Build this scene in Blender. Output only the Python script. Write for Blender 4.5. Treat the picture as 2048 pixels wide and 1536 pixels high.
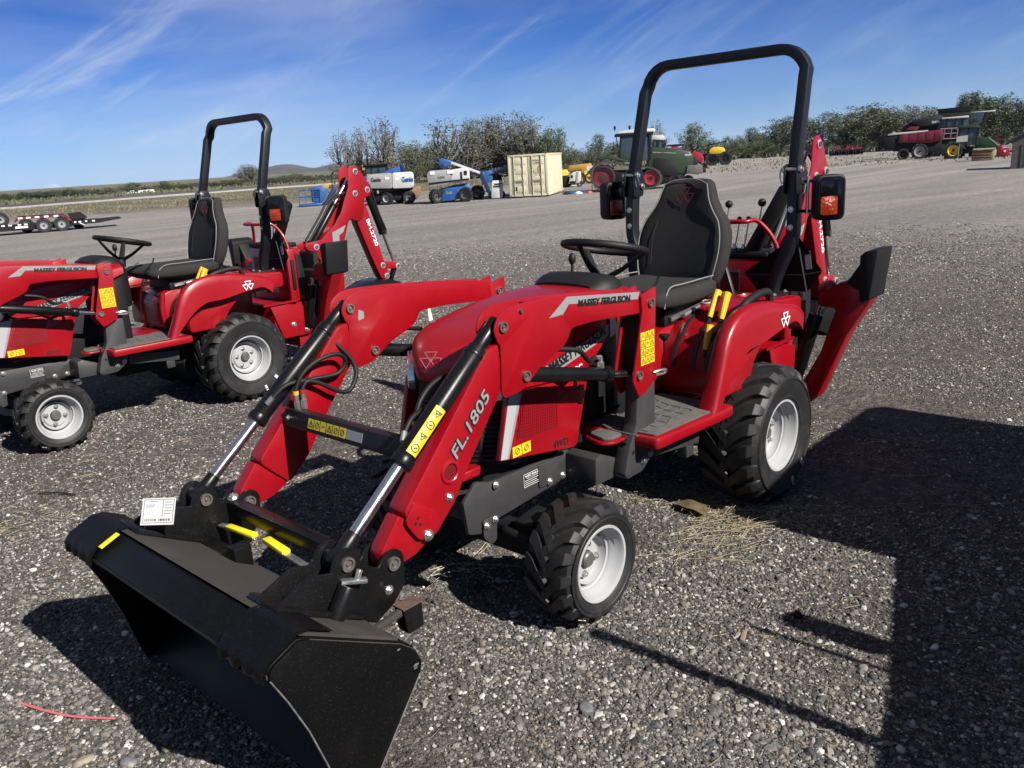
import bpy, bmesh, math, random
import numpy as np
from mathutils import Vector, Matrix, noise
for o in list(bpy.data.objects):
    bpy.data.objects.remove(o, do_unlink=True)
S = bpy.context.scene
COL = S.collection
R = math.radians
rng = random.Random(7)

# ------------------------------------------------------------------ camera
CAMP = Vector((3.54396, 2.21731, 1.65518))
CR = Vector((-0.67350936, 0.73676683, -0.05966385))
CU = Vector((-0.23179918, -0.13387183, 0.9635079))
CF = Vector((-0.70189336, -0.66276162, -0.26094588))
FPX = 1660.467
cd = bpy.data.cameras.new('camera')
cd.sensor_fit = 'HORIZONTAL'; cd.sensor_width = 36.0
cd.lens = FPX / 2048 * 36.0
cd.clip_start = 0.05; cd.clip_end = 60000
cam = bpy.data.objects.new('camera', cd); COL.objects.link(cam)
cam.matrix_world = Matrix(((CR.x, CU.x, -CF.x, CAMP.x), (CR.y, CU.y, -CF.y, CAMP.y), (CR.z, CU.z, -CF.z, CAMP.z), (0, 0, 0, 1)))
S.camera = cam

# ------------------------------------------------------------------ light
SUN_EL, SUN_ROT = R(38.0), R(-1.5)
W = bpy.data.worlds.new('World'); S.world = W
W.use_nodes = True
nt = W.node_tree; nt.nodes.clear()
def wn(t, **k):
    n = nt.nodes.new(t)
    for a, b in k.items(): setattr(n, a, b)
    return n
wout = wn('ShaderNodeOutputWorld'); wbg = wn('ShaderNodeBackground')
sky = wn('ShaderNodeTexSky', sky_type='NISHITA', sun_disc=False, sun_elevation=SUN_EL, sun_rotation=SUN_ROT,
         altitude=1300.0, air_density=1.0, dust_density=0.1, ozone_density=4.0)
wbg.inputs['Strength'].default_value = 0.05
tc = wn('ShaderNodeTexCoord')
# high thin cirrus, laid out on a flat layer overhead
sep = wn('ShaderNodeSeparateXYZ'); nt.links.new(tc.outputs['Generated'], sep.inputs[0])
def wm(op, a, b=None, clamp=False):
    n = wn('ShaderNodeMath', operation=op, use_clamp=clamp)
    for i, v in enumerate((a, b)):
        if v is None: continue
        if isinstance(v, (int, float)): n.inputs[i].default_value = v
        else: nt.links.new(v, n.inputs[i])
    return n.outputs[0]
def wdot(v):
    n = wn('ShaderNodeVectorMath', operation='DOT_PRODUCT'); nt.links.new(tc.outputs['Generated'], n.inputs[0]); n.inputs[1].default_value = v
    return n.outputs['Value']
cmb = wn('ShaderNodeCombineXYZ'); across = wdot((-0.687, 0.727, 0)); nt.links.new(across, cmb.inputs[0]); nt.links.new(sep.outputs[2], cmb.inputs[1]); nt.links.new(wdot((-0.727, -0.687, 0)), cmb.inputs[2])
def cirrus(rot, sx, sy, scale, lo, hi, off, dist=1.2, rough=0.62):
    mp = wn('ShaderNodeMapping', vector_type='TEXTURE'); mp.inputs['Rotation'].default_value = (0, 0, R(rot))
    mp.inputs['Scale'].default_value = (sx, sy, 2.0); mp.inputs['Location'].default_value = off
    nt.links.new(cmb.outputs[0], mp.inputs[0])
    n = wn('ShaderNodeTexNoise'); n.inputs['Scale'].default_value = scale; n.inputs['Detail'].default_value = 9
    n.inputs['Roughness'].default_value = rough; n.inputs['Distortion'].default_value = dist
    nt.links.new(mp.outputs[0], n.inputs['Vector'])
    mr = wn('ShaderNodeMapRange', interpolation_type='SMOOTHSTEP'); mr.inputs['From Min'].default_value = lo; mr.inputs['From Max'].default_value = hi
    nt.links.new(n.outputs['Fac'], mr.inputs['Value'])
    return mr.outputs[0]
c1 = cirrus(33, 0.55, 0.075, 1.6, 0.46, 0.80, (0.3, 0.1, 0), 0.9)
c2 = cirrus(14, 0.60, 0.050, 1.8, 0.50, 0.82, (1.7, 0.6, 0.4), 0.5)
c3 = cirrus(8, 0.8, 0.16, 1.5, 0.30, 0.72, (0.9, 2.2, 0.2), 0.4, 0.5)
big = cirrus(20, 0.5, 0.22, 1.5, 0.38, 0.60, (2.9, 1.2, 1.0), 0.3)
lf = wn('ShaderNodeMapRange', interpolation_type='SMOOTHSTEP'); lf.inputs['From Min'].default_value = 0.35; lf.inputs['From Max'].default_value = -0.5
lf.inputs['To Min'].default_value = 0.25; nt.links.new(across, lf.inputs['Value'])
msk = wm('MULTIPLY', wm('ADD', wm('MULTIPLY', c1, 0.9), wm('MULTIPLY', c2, 0.55)), big, True)
msk = wm('ADD', wm('MULTIPLY', msk, 0.75), wm('MULTIPLY', c3, 0.58))
msk = wm('MULTIPLY', msk, lf.outputs[0], True)
mixc = wn('ShaderNodeMixRGB', blend_type='MIX'); mixc.inputs[2].default_value = (6.0, 6.8, 8.1, 1)
# deep polarised blue overhead, paler towards the horizon
zr = wn('ShaderNodeMapRange', interpolation_type='SMOOTHSTEP'); zr.inputs['From Min'].default_value = -0.03; zr.inputs['From Max'].default_value = 0.21
nt.links.new(sep.outputs[2], zr.inputs['Value'])
tint = wn('ShaderNodeMixRGB', blend_type='MIX'); tint.inputs[1].default_value = (0.45, 0.64, 1.01, 1); tint.inputs[2].default_value = (0.052, 0.285, 0.76, 1)
nt.links.new(zr.outputs[0], tint.inputs[0])
zr2 = wn('ShaderNodeMapRange'); zr2.inputs['From Min'].default_value = 0.15; zr2.inputs['From Max'].default_value = 0.65; nt.links.new(sep.outputs[2], zr2.inputs['Value'])
tint2 = wn('ShaderNodeMixRGB', blend_type='MIX'); tint2.inputs[2].default_value = (0.036, 0.115, 0.25, 1); nt.links.new(zr2.outputs[0], tint2.inputs[0]); nt.links.new(tint.outputs[0], tint2.inputs[1]); tint = tint2
mul = wn('ShaderNodeMixRGB', blend_type='MULTIPLY'); mul.inputs[0].default_value = 1.0
nt.links.new(sky.outputs[0], mul.inputs[1]); nt.links.new(tint.outputs[0], mul.inputs[2])
nt.links.new(msk, mixc.inputs[0]); nt.links.new(mul.outputs[0], mixc.inputs[1])
nt.links.new(mixc.outputs[0], wbg.inputs['Color']); nt.links.new(wbg.outputs[0], wout.inputs['Surface'])

sd = bpy.data.lights.new('sun', 'SUN'); sd.energy = 5.0; sd.angle = R(0.5); sd.color = (1.0, 0.955, 0.89)
sun = bpy.data.objects.new('sun', sd); COL.objects.link(sun)
sv = Vector((math.sin(SUN_ROT) * math.cos(SUN_EL), math.cos(SUN_ROT) * math.cos(SUN_EL), math.sin(SUN_EL)))
sun.rotation_euler = sv.to_track_quat('Z', 'Y').to_euler(); sun.location = (0, 12, 20)
S.view_settings.view_transform = 'Standard'; S.view_settings.look = 'None'
S.view_settings.gamma = 1.0; S.view_settings.use_curve_mapping = False
S.view_settings.exposure = 1.05
S.render.engine = 'CYCLES'
S.cycles.max_bounces = 6; S.cycles.transparent_max_bounces = 12

# ------------------------------------------------------------------ materials
MATS = {}
def mat(name, col, rough=0.5, metal=0.0, coat=0.0, bump=0.0, bscale=200.0, var=0.0, vscale=6.0, spec=0.5, wear=None, trans=0.0, bdist=0.002, speck=None):
    m = bpy.data.materials.new(name); m.use_nodes = True
    t = m.node_tree; b = t.nodes['Principled BSDF']
    b.inputs['Base Color'].default_value = (*col, 1); b.inputs['Roughness'].default_value = rough
    b.inputs['Metallic'].default_value = metal; b.inputs['Coat Weight'].default_value = coat
    b.inputs['Coat Roughness'].default_value = 0.12; b.inputs['Specular IOR Level'].default_value = spec
    b.inputs['Transmission Weight'].default_value = trans
    c = t.nodes.new('ShaderNodeTexCoord')
    if var or wear:
        n = t.nodes.new('ShaderNodeTexNoise'); n.inputs['Scale'].default_value = vscale; n.inputs['Detail'].default_value = 8; n.inputs['Roughness'].default_value = 0.65
        t.links.new(c.outputs['Object'], n.inputs['Vector'])
        rp = t.nodes.new('ShaderNodeValToRGB'); e = rp.color_ramp.elements
        e[0].position = 0.3; e[1].position = 0.72
        lo = tuple(max(0, x * (1 - var)) for x in col); hi = tuple(min(1, x * (1 + var)) for x in col)
        if wear: hi = wear; e[0].position = 0.52; e[1].position = 0.80; lo = col
        e[0].color = (*lo, 1); e[1].color = (*hi, 1)
        t.links.new(n.outputs['Fac'], rp.inputs[0]); t.links.new(rp.outputs[0], b.inputs['Base Color'])
        mr = t.nodes.new('ShaderNodeMapRange'); mr.inputs['To Min'].default_value = max(0.02, rough - 0.08); mr.inputs['To Max'].default_value = min(1, rough + 0.14)
        t.links.new(n.outputs['Fac'], mr.inputs['Value']); t.links.new(mr.outputs[0], b.inputs['Roughness'])
    if speck:                                   # fine pale specks: dust, and glints painted into the colour
        n3 = t.nodes.new('ShaderNodeTexVoronoi'); n3.inputs['Scale'].default_value = speck[0]; t.links.new(c.outputs['Object'], n3.inputs['Vector'])
        r3 = t.nodes.new('ShaderNodeValToRGB'); e3 = r3.color_ramp.elements; e3[0].position = 0.10; e3[1].position = 0.24; e3[0].color = (1, 1, 1, 1); e3[1].color = (0, 0, 0, 1)
        t.links.new(n3.outputs['Distance'], r3.inputs[0])
        n4 = t.nodes.new('ShaderNodeSeparateColor'); t.links.new(n3.outputs['Color'], n4.inputs[0])
        m4 = t.nodes.new('ShaderNodeMath'); m4.operation = 'GREATER_THAN'; m4.inputs[1].default_value = speck[2]; t.links.new(n4.outputs[0], m4.inputs[0])
        m5 = t.nodes.new('ShaderNodeMath'); m5.operation = 'MULTIPLY'; t.links.new(m4.outputs[0], m5.inputs[0]); t.links.new(r3.outputs[0], m5.inputs[1])
        mx = t.nodes.new('ShaderNodeMixRGB'); mx.inputs[2].default_value = (*speck[1], 1); t.links.new(m5.outputs[0], mx.inputs[0])
        src = b.inputs['Base Color'].links
        if src: t.links.new(src[0].from_socket, mx.inputs[1])
        else: mx.inputs[1].default_value = (*col, 1)
        t.links.new(mx.outputs[0], b.inputs['Base Color'])
    if bump:
        n2 = t.nodes.new('ShaderNodeTexNoise'); n2.inputs['Scale'].default_value = bscale; n2.inputs['Detail'].default_value = 4
        t.links.new(c.outputs['Object'], n2.inputs['Vector'])
        bp = t.nodes.new('ShaderNodeBump'); bp.inputs['Strength'].default_value = bump; bp.inputs['Distance'].default_value = bdist
        t.links.new(n2.outputs['Fac'], bp.inputs['Height']); t.links.new(bp.outputs[0], b.inputs['Normal'])
    MATS[name] = m
    return m
M = MATS
mat('red_paint', (0.205, 0.0005, 0.0045), 0.36, coat=0.2, var=0.10, vscale=3.5, bump=0.03, bscale=180, spec=0.4, speck=(420, (.34, .13, .15), .88))
mat('black_paint', (0.004, 0.004, 0.0045), 0.30, bump=0.12, bscale=260, var=0.3, vscale=9, wear=(0.008, 0.0075, 0.007), spec=0.22, speck=(260, (.06, .056, .05), .72))
mat('bucket_paint', (0.0025, 0.0025, 0.0028), 0.40, bump=0.35, bscale=200, wear=(0.0045, 0.0042, 0.004), vscale=9, bdist=0.001, spec=0.14, speck=(240, (.035, .033, .031), .70))
mat('dusty_black', (0.030, 0.0265, 0.024), 0.7, bump=0.3, bscale=240, wear=(0.050, 0.042, 0.037), vscale=5, bdist=0.001, spec=0.3)
mat('worn_steel', (0.10, 0.095, 0.09), 0.5, var=0.6, vscale=40)
mat('satin_black', (0.004, 0.0045, 0.005), 0.45, spec=0.3, bump=0.05, bscale=300, var=0.3)
mat('rops_paint', (0.005, 0.0062, 0.009), 0.40, spec=0.35, var=0.25, vscale=8, bump=0.05, bscale=250)
mat('frame_grey', (0.024, 0.024, 0.025), 0.5, var=0.18, vscale=10, bump=0.05, bscale=300)
mat('plastic_black', (0.006, 0.006, 0.0063), 0.55, spec=0.3, bump=0.1, bscale=500, var=0.2)
mat('fabric', (0.017, 0.0168, 0.0165), 0.85, bump=0.35, bscale=900, var=0.15, vscale=30, spec=0.25)
mat('seat_piping', (0.16, 0.16, 0.157), 0.6)
mat('rubber', (0.0075, 0.0075, 0.008), 0.55, bump=0.15, bscale=160, wear=(0.026, 0.024, 0.022), vscale=14, spec=0.4)
mat('rim_paint', (0.275, 0.28, 0.287), 0.38, spec=0.4, var=0.06, vscale=10)
mat('pin_steel', (0.17, 0.155, 0.14), 0.42, metal=0.7, var=0.3, vscale=60)
mat('zinc', (0.45, 0.45, 0.44), 0.32, metal=0.9, var=0.12, vscale=40)
mat('chrome', (0.55, 0.55, 0.55), 0.2, metal=1.0, var=0.08, vscale=25)
mat('hub_dark', (0.09, 0.09, 0.085), 0.5, metal=0.4)
mat('decal_silver', (0.22, 0.224, 0.228), 0.38, metal=0.2, var=0.05)
mat('decal_white', (0.62, 0.62, 0.62), 0.45)
mat('decal_black', (0.008, 0.008, 0.008), 0.45)
mat('decal_yellow', (0.48, 0.37, 0.008), 0.45)
mat('decal_red', (0.20, 0.015, 0.022), 0.45)
mat('decal_faint', (0.26, 0.10, 0.12), 0.4)
mat('knob_yellow', (0.56, 0.31, 0.010), 0.42, bump=0.05)
mat('grip_yellow', (0.62, 0.52, 0.015), 0.45)
mat('mesh_red', (0.085, 0.0015, 0.004), 0.5)
mat('amber', (0.20, 0.018, 0.002), 0.10, coat=0.4, bump=1.0, bscale=70, bdist=0.008, wear=(0.40, 0.055, 0.004), vscale=30)
mat('lamp_face', (0.004, 0.004, 0.005), 0.12, spec=0.4)
mat('lens', (0.55, 0.58, 0.60), 0.06, metal=0.6, bump=0.5, bscale=60, bdist=0.004)
mat('red_lens', (0.30, 0.06, 0.07), 0.1, metal=0.5, bump=0.5, bscale=60)
mat('mat_grey', (0.062, 0.060, 0.057), 0.8, var=0.25, vscale=20, bump=0.3, bscale=200)
mat('rust_edge', (0.075, 0.045, 0.03), 0.8, var=0.4, vscale=30, bump=0.3)
mat('paper', (0.42, 0.42, 0.415), 0.55)
mat('ink_grey', (0.10, 0.10, 0.10), 0.6)
mat('blue_paint', (0.008, 0.060, 0.20), 0.38, coat=0.2, var=0.12)
mat('navy_paint', (0.004, 0.015, 0.060), 0.38, coat=0.2, var=0.12)
mat('white_paint', (0.39, 0.39, 0.38), 0.45, var=0.07, vscale=3)
mat('grey_paint', (0.20, 0.20, 0.20), 0.45, var=0.1, vscale=3)
mat('cream_paint', (0.42, 0.39, 0.275), 0.5, var=0.1, vscale=2, bump=0.05, bscale=20)
mat('yellow_paint', (0.52, 0.36, 0.02), 0.42, var=0.1)
mat('orange_paint', (0.32, 0.18, 0.025), 0.42, var=0.12)
mat('green_paint', (0.014, 0.028, 0.010), 0.38, coat=0.2, var=0.12)
mat('deere_green', (0.010, 0.036, 0.011), 0.38, coat=0.2, var=0.12)
mat('dark_red', (0.105, 0.003, 0.014), 0.4, coat=0.2, var=0.15)
mat('bright_red', (0.24, 0.004, 0.014), 0.4, coat=0.2, var=0.1)
mat('dull_black', (0.005, 0.005, 0.0057), 0.6, spec=0.25, var=0.3)
mat('glass', (0.03, 0.045, 0.055), 0.06, coat=0.3)
mat('solar', (0.01, 0.014, 0.03), 0.15)
mat('wood', (0.13, 0.085, 0.05), 0.75, var=0.35, vscale=5, bump=0.2, bscale=40)
mat('pale_wood', (0.36, 0.30, 0.19), 0.75, var=0.15, vscale=5)
mat('grey_wood', (0.085, 0.08, 0.075), 0.85, var=0.35, vscale=6, bump=0.3, bscale=40)
mat('shingle', (0.05, 0.05, 0.055), 0.9, var=0.4, vscale=9, bump=0.3)
mat('cone_orange', (0.45, 0.075, 0.02), 0.5)
mat('rusty_steel', (0.16, 0.09, 0.055), 0.75, var=0.4, vscale=4, bump=0.2)

# ------------------------------------------------------------------ mesh helpers
def rounded(pts, r, n=4):
    """round the corners of a polygon; r is one radius or one per corner"""
    out = []; k = len(pts)
    for i in range(k):
        p = Vector(pts[i]); a = Vector(pts[i - 1]); b = Vector(pts[(i + 1) % k])
        rr = r[i] if isinstance(r, (list, tuple)) else r
        da = a - p; db = b - p
        rr = min(rr, da.length * 0.48, db.length * 0.48)
        if rr < 1e-5: out.append((p.x, p.y)); continue
        p0 = p + da.normalized() * rr; p1 = p + db.normalized() * rr
        for j in range(n + 1):
            t = j / n
            q = p0 * (1 - t) ** 2 + p * 2 * t * (1 - t) + p1 * t * t
            out.append((q.x, q.y))
    return out
def arc(cx, cz, r, a0, a1, n=8):
    return [(cx + r * math.cos(R(a0 + (a1 - a0) * i / n)), cz + r * math.sin(R(a0 + (a1 - a0) * i / n))) for i in range(n + 1)]
def smooth_path(pts, sub=6):
    """Catmull-Rom through the points"""
    P = [Vector(p) for p in pts]; out = []
    for i in range(len(P) - 1):
        p0 = P[i - 1] if i else P[0] * 2 - P[1]
        p1, p2 = P[i], P[i + 1]
        p3 = P[i + 2] if i + 2 < len(P) else P[-1] * 2 - P[-2]
        for j in range(sub):
            t = j / sub
            out.append(0.5 * ((2 * p1) + (p2 - p0) * t + (2 * p0 - 5 * p1 + 4 * p2 - p3) * t * t + (3 * p1 - p0 - 3 * p2 + p3) * t ** 3))
    out.append(P[-1])
    return out
class MB:
    def __init__(s): s.bm = bmesh.new()
    def faces(s, verts, faces):
        v = [s.bm.verts.new(p) for p in verts]
        for f in faces:
            try: s.bm.faces.new([v[i] for i in f])
            except ValueError: pass
        return s
    def box(s, x0, x1, y0, y1, z0, z1):
        return s.faces([(x0, y0, z0), (x1, y0, z0), (x1, y1, z0), (x0, y1, z0), (x0, y0, z1), (x1, y0, z1), (x1, y1, z1), (x0, y1, z1)],
                       [(0, 3, 2, 1), (4, 5, 6, 7), (0, 1, 5, 4), (1, 2, 6, 5), (2, 3, 7, 6), (3, 0, 4, 7)])
    def prism(s, pts, axis, a, b, pts2=None):
        def mk(p, v): return (v, p[0], p[1]) if axis == 'x' else (p[0], v, p[1]) if axis == 'y' else (p[0], p[1], v)
        n = len(pts); q = pts2 or pts
        vs = [mk(p, a) for p in pts] + [mk(p, b) for p in q]
        fs = [tuple(range(n))[::-1], tuple(range(n, 2 * n))] + [(i, (i + 1) % n, n + (i + 1) % n, n + i) for i in range(n)]
        return s.faces(vs, fs)
    def loft(s, secs, closed=True, caps=True, ring=False):
        n = len(secs[0]); vs = [p for sc in secs for p in sc]; fs = []
        k = len(secs)
        for i in range(k if ring else k - 1):
            i2 = (i + 1) % k
            for j in range(n if closed else n - 1):
                j2 = (j + 1) % n
                fs.append((i * n + j, i * n + j2, i2 * n + j2, i2 * n + j))
        if caps and not ring and closed:
            fs.append(tuple(range(n))[::-1]); fs.append(tuple(range((k - 1) * n, k * n)))
        return s.faces(vs, fs)
    def tube(s, pts, r, n=8, ring=False, radii=None, flat=None, caps=True):
        P = [Vector(p) for p in pts]; k = len(P); T = []
        for i in range(k):
            if ring: t = P[(i + 1) % k] - P[i - 1]
            else: t = P[min(i + 1, k - 1)] - P[max(i - 1, 0)]
            T.append(t.normalized())
        up = Vector((0, 0, 1)) if abs(T[0].z) < 0.9 else Vector((1, 0, 0))
        nrm = (up - T[0] * up.dot(T[0])).normalized(); secs = []
        for i in range(k):
            nrm = (nrm - T[i] * nrm.dot(T[i])).normalized(); bn = T[i].cross(nrm)
            rr = radii[i] if radii else r
            fx, fy = flat or (1, 1)
            secs.append([P[i] + (nrm * math.cos(2 * math.pi * j / n) * fx + bn * math.sin(2 * math.pi * j / n) * fy) * rr for j in range(n)])
        return s.loft(secs, True, caps, ring)
    def cyl(s, p, q, r, r2=None, n=16):
        return s.tube([p, q], r, n, radii=[r, r if r2 is None else r2])
    def rod(s, p, q, w, h, up=(0, 0, 1)):
        """rectangular bar from p to q, w across, h along up"""
        p, q = Vector(p), Vector(q); t = (q - p).normalized(); u = Vector(up); u = (u - t * u.dot(t)).normalized(); b = t.cross(u)
        sec = lambda c: [c + b * w / 2 + u * h / 2, c - b * w / 2 + u * h / 2, c - b * w / 2 - u * h / 2, c + b * w / 2 - u * h / 2]
        return s.loft([sec(p), sec(q)])
    def barpath(s, pts, w, h, side):
        """rectangular tube along a path; side is the constant across direction"""
        P = [Vector(p) for p in pts]; sd_ = Vector(side).normalized(); secs = []
        for i in range(len(P)):
            t = (P[min(i + 1, len(P) - 1)] - P[max(i - 1, 0)]).normalized(); u = t.cross(sd_).normalized()
            secs.append([P[i] + sd_ * w / 2 + u * h / 2, P[i] - sd_ * w / 2 + u * h / 2, P[i] - sd_ * w / 2 - u * h / 2, P[i] + sd_ * w / 2 - u * h / 2])
        return s.loft(secs)
    def lathe(s, prof, org=(0, 0, 0), axis='y', n=48, closed=False):
        o = Vector(org); secs = []
        for i in range(n):
            a = 2 * math.pi * i / n; c, d = math.cos(a), math.sin(a)
            if axis == 'y': secs.append([o + Vector((r * c, h, r * d)) for r, h in prof])
            elif axis == 'z': secs.append([o + Vector((r * c, r * d, h)) for r, h in prof])
            else: secs.append([o + Vector((h, r * c, r * d)) for r, h in prof])
        return s.loft(secs, closed, False, True)
    def ball(s, c, r, sx=1, sy=1, sz=1, u=12, v=8):
        bmesh.ops.create_uvsphere(s.bm, u_segments=u, v_segments=v, radius=r, matrix=Matrix.Translation(c) @ Matrix.Diagonal((sx, sy, sz, 1)))
        return s
    def move(s, m):
        bmesh.ops.transform(s.bm, matrix=m, verts=s.bm.verts); return s
    def mesh(s, name, mt, bevel=0.0, smooth=35, segs=2):
        bm = s.bm
        bmesh.ops.recalc_face_normals(bm, faces=bm.faces)
        if bevel:
            ed = [e for e in bm.edges if len(e.link_faces) == 2 and e.calc_face_angle(0) > R(38)]
            if ed: bmesh.ops.bevel(bm, geom=ed, offset=bevel, segments=segs, affect='EDGES', clamp_overlap=True, profile=0.5)
        me = bpy.data.meshes.new(name); bm.to_mesh(me); bm.free()
        me.materials.append(MATS[mt] if isinstance(mt, str) else mt)
        me.polygons.foreach_set('use_smooth', [True] * len(me.polygons))
        me.set_sharp_from_angle(angle=R(smooth))
        return me
    def done(s, name, mt, parent=None, bevel=0.0, smooth=35, segs=2, loc=None, rot=None):
        return link(name, s.mesh(name, mt, bevel, smooth, segs), parent, loc, rot)
def link(name, me, parent=None, loc=None, rot=None):
    o = bpy.data.objects.new(name, me); COL.objects.link(o)
    if parent is not None: o.parent = parent
    if loc is not None: o.location = loc
    if rot is not None: o.rotation_euler = rot
    return o
def tag(o, label, cat, group=None, kind=None):
    if label: o['label'] = label
    if cat: o['category'] = cat
    if group: o['group'] = group
    if kind: o['kind'] = kind
    return o
def thing(name, label, cat, loc=(0, 0, 0), rz=0.0, group=None):
    o = bpy.data.objects.new(name, None); COL.objects.link(o); o.empty_display_size = 0.2
    o.location = loc; o.rotation_euler = (0, 0, rz)
    return tag(o, label, cat, group)
def struct(o): o['kind'] = 'structure'; return o
def copy_tree(o, parent=None, skip=()):
    c = o.copy(); COL.objects.link(c)
    if parent is not None: c.parent = parent
    for ch in KIDS.get(o.name, []):
        if ch.name.split('.')[0] not in skip: copy_tree(ch, c, skip)
    return c
KIDS = {}
def index_kids():
    KIDS.clear()
    for ob in bpy.data.objects:
        if ob.parent: KIDS.setdefault(ob.parent.name, []).append(ob)
def text(s, size, mt, parent, org, xd, yd, name='lettering', bold=0.0, shear=0.0, align='LEFT', width=None, ext=0.0004, lift=0.0012):
    cu = bpy.data.curves.new('t', 'FONT'); cu.body = s; cu.size = size; cu.extrude = ext; cu.offset = bold; cu.shear = shear; cu.align_x = align
    cu.resolution_u = 3
    ob = bpy.data.objects.new('t', cu); COL.objects.link(ob)
    dg = bpy.context.evaluated_depsgraph_get()
    me = bpy.data.meshes.new_from_object(ob.evaluated_get(dg)); bpy.data.objects.remove(ob)
    X = Vector(xd).normalized(); Y = Vector(yd); Y = (Y - X * Y.dot(X)).normalized(); Z = X.cross(Y)
    sx = 1.0
    if width:
        xs = [v.co.x for v in me.vertices]; w0 = max(xs) - min(xs); sx = width / w0 if w0 else 1
    o3 = Vector(org) + Z * lift
    mtx = Matrix(((X.x * sx, Y.x, Z.x, o3.x), (X.y * sx, Y.y, Z.y, o3.y), (X.z * sx, Y.z, Z.z, o3.z), (0, 0, 0, 1)))
    me.transform(mtx); me.materials.clear(); me.materials.append(MATS[mt]); me.name = name
    return link(name, me, parent)
def plate(pts2, org, xd, yd, mt, parent, name, th=0.0012, lift=0.0):
    """thin decal: polygon given in its own plane"""
    X = Vector(xd).normalized(); Y = Vector(yd); Y = (Y - X * Y.dot(X)).normalized(); Z = X.cross(Y); o = Vector(org) + Z * lift
    b = MB(); n = len(pts2)
    vs = [o + X * p[0] + Y * p[1] for p in pts2] + [o + X * p[0] + Y * p[1] + Z * th for p in pts2]
    b.faces(vs, [tuple(range(n))[::-1], tuple(range(n, 2 * n))] + [(i, (i + 1) % n, n + (i + 1) % n, n + i) for i in range(n)])
    return b.done(name, mt, parent)
def strokes(segs, w, org, xd, yd, mt, parent, name, th=0.001, lift=0.0):
    """flat line work: list of polylines in the decal's plane, in one mesh"""
    X = Vector(xd).normalized(); Y = Vector(yd); Y = (Y - X * Y.dot(X)).normalized(); Z = X.cross(Y); o = Vector(org) + Z * (lift + th / 2)
    b = MB()
    for sg in segs:
        for a, c in zip(sg[:-1], sg[1:]):
            p = o + X * a[0] + Y * a[1]; q = o + X * c[0] + Y * c[1]
            if (q - p).length < 1e-5: continue
            d = (q - p).normalized() * w * 0.35
            b.rod(p - d, q + d, w, th, Z)
    return b.done(name, mt, parent)
def bolt(p, nrm, r, parent, name='bolt', h=None, mt='zinc', washer=True):
    nrm = Vector(nrm).normalized(); p = Vector(p); h = h or r * 0.9
    b = MB()
    if washer: b.cyl(p, p + nrm * r * 0.3, r * 1.45, n=16)
    b.cyl(p, p + nrm * h, r, n=6)
    b.cyl(p + nrm * h * 0.9, p + nrm * (h + r * 0.35), r * 0.5, n=8)
    return b.done(name, mt, parent)
def pin(p, nrm, r, parent, name='pivot_pin'):
    nrm = Vector(nrm).normalized(); p = Vector(p)
    b = MB()
    ax = [(r, 0), (r, 0.009), (r * 0.72, 0.009), (r * 0.66, 0.003), (r * 0.30, 0.003), (r * 0.26, 0.008), (0.0001, 0.009)]
    q = Vector((0, 0, 1)).rotation_difference(nrm).to_matrix().to_4x4()
    b.lathe(ax, axis='z', n=20).move(Matrix.Translation(p) @ q)
    return b.done(name, 'pin_steel', parent)
def triangle_marks(org, xd, yd, w, line, mt, parent, name='emblem', lift=0.001):
    """three interlocking open triangles"""
    h = w * 0.42
    def tri(cx, ty, s): return [(cx - s, ty), (cx + s, ty), (cx, ty - 1.62 * s), (cx - s, ty)]
    s = w * 0.28
    segs = [tri(0, h, s), tri(-w * 0.22, h - w * 0.27, s), tri(w * 0.22, h - w * 0.27, s)]
    return strokes(segs, line, org, xd, yd, mt, parent, name, lift=lift)
def warning_sign(org, xd, yd, w, h, cols, rows, parent, name='warning_sticker', seed=1):
    """yellow sticker with rows of little warning triangles and rings"""
    pl = plate([(0, 0), (w, 0), (w, h), (0, h)], org, xd, yd, 'decal_yellow', parent, name)
    rr = random.Random(seed); sg = []
    cw, ch = w / cols, h / rows
    for i in range(1, cols): sg.append([(i * cw, 0), (i * cw, h)])
    for j in range(1, rows): sg.append([(0, j * ch), (w, j * ch)])
    for i in range(cols):
        for j in range(rows):
            cx, cy = (i + .5) * cw, (j + .5) * ch; s = min(cw, ch) * 0.36
            k = rr.random()
            if k < 0.5: sg.append([(cx - s, cy - s * .8), (cx + s, cy - s * .8), (cx, cy + s * .95), (cx - s, cy - s * .8)]); sg.append([(cx, cy - s * .5), (cx, cy + s * .35)])
            elif k < 0.75: sg.append([(cx + s * .8 * math.cos(t * .785), cy + s * .8 * math.sin(t * .785)) for t in range(9)]); sg.append([(cx - s * .5, cy - s * .5), (cx + s * .5, cy + s * .5)])
            else: sg.append([(cx - s * .7, cy - s * .3), (cx - s * .1, cy + s * .5), (cx + s * .2, cy - s * .1), (cx + s * .8, cy + s * .3)])
    return pl, (sg, min(cw, ch) * 0.06)
def sticker(org, xd, yd, w, h, cols, rows, parent, seed=1, name='warning_sticker'):
    pl, (sg, lw) = warning_sign(org, xd, yd, w, h, cols, rows, parent, name, seed)
    # the printed marks are part of the sticker: same object, second material
    tmp = strokes(sg, lw, org, xd, yd, 'decal_black', None, 'tmp', lift=0.0012, th=0.0006)
    join_into(pl, tmp)
    return pl
def join_into(a, b):
    """merge mesh b into mesh a, keeping b's material"""
    bm = bmesh.new(); bm.from_mesh(a.data); na = len(a.data.materials)
    bm.from_mesh(b.data); bm.faces.ensure_lookup_table()
    nf = len(a.data.polygons)
    mats = list(b.data.materials)
    for i, f in enumerate(bm.faces):
        if i >= nf: f.material_index = na + f.material_index
    bm.to_mesh(a.data); bm.free()
    for m in mats: a.data.materials.append(m)
    me = b.data; bpy.data.objects.remove(b, do_unlink=True); bpy.data.meshes.remove(me)
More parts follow.
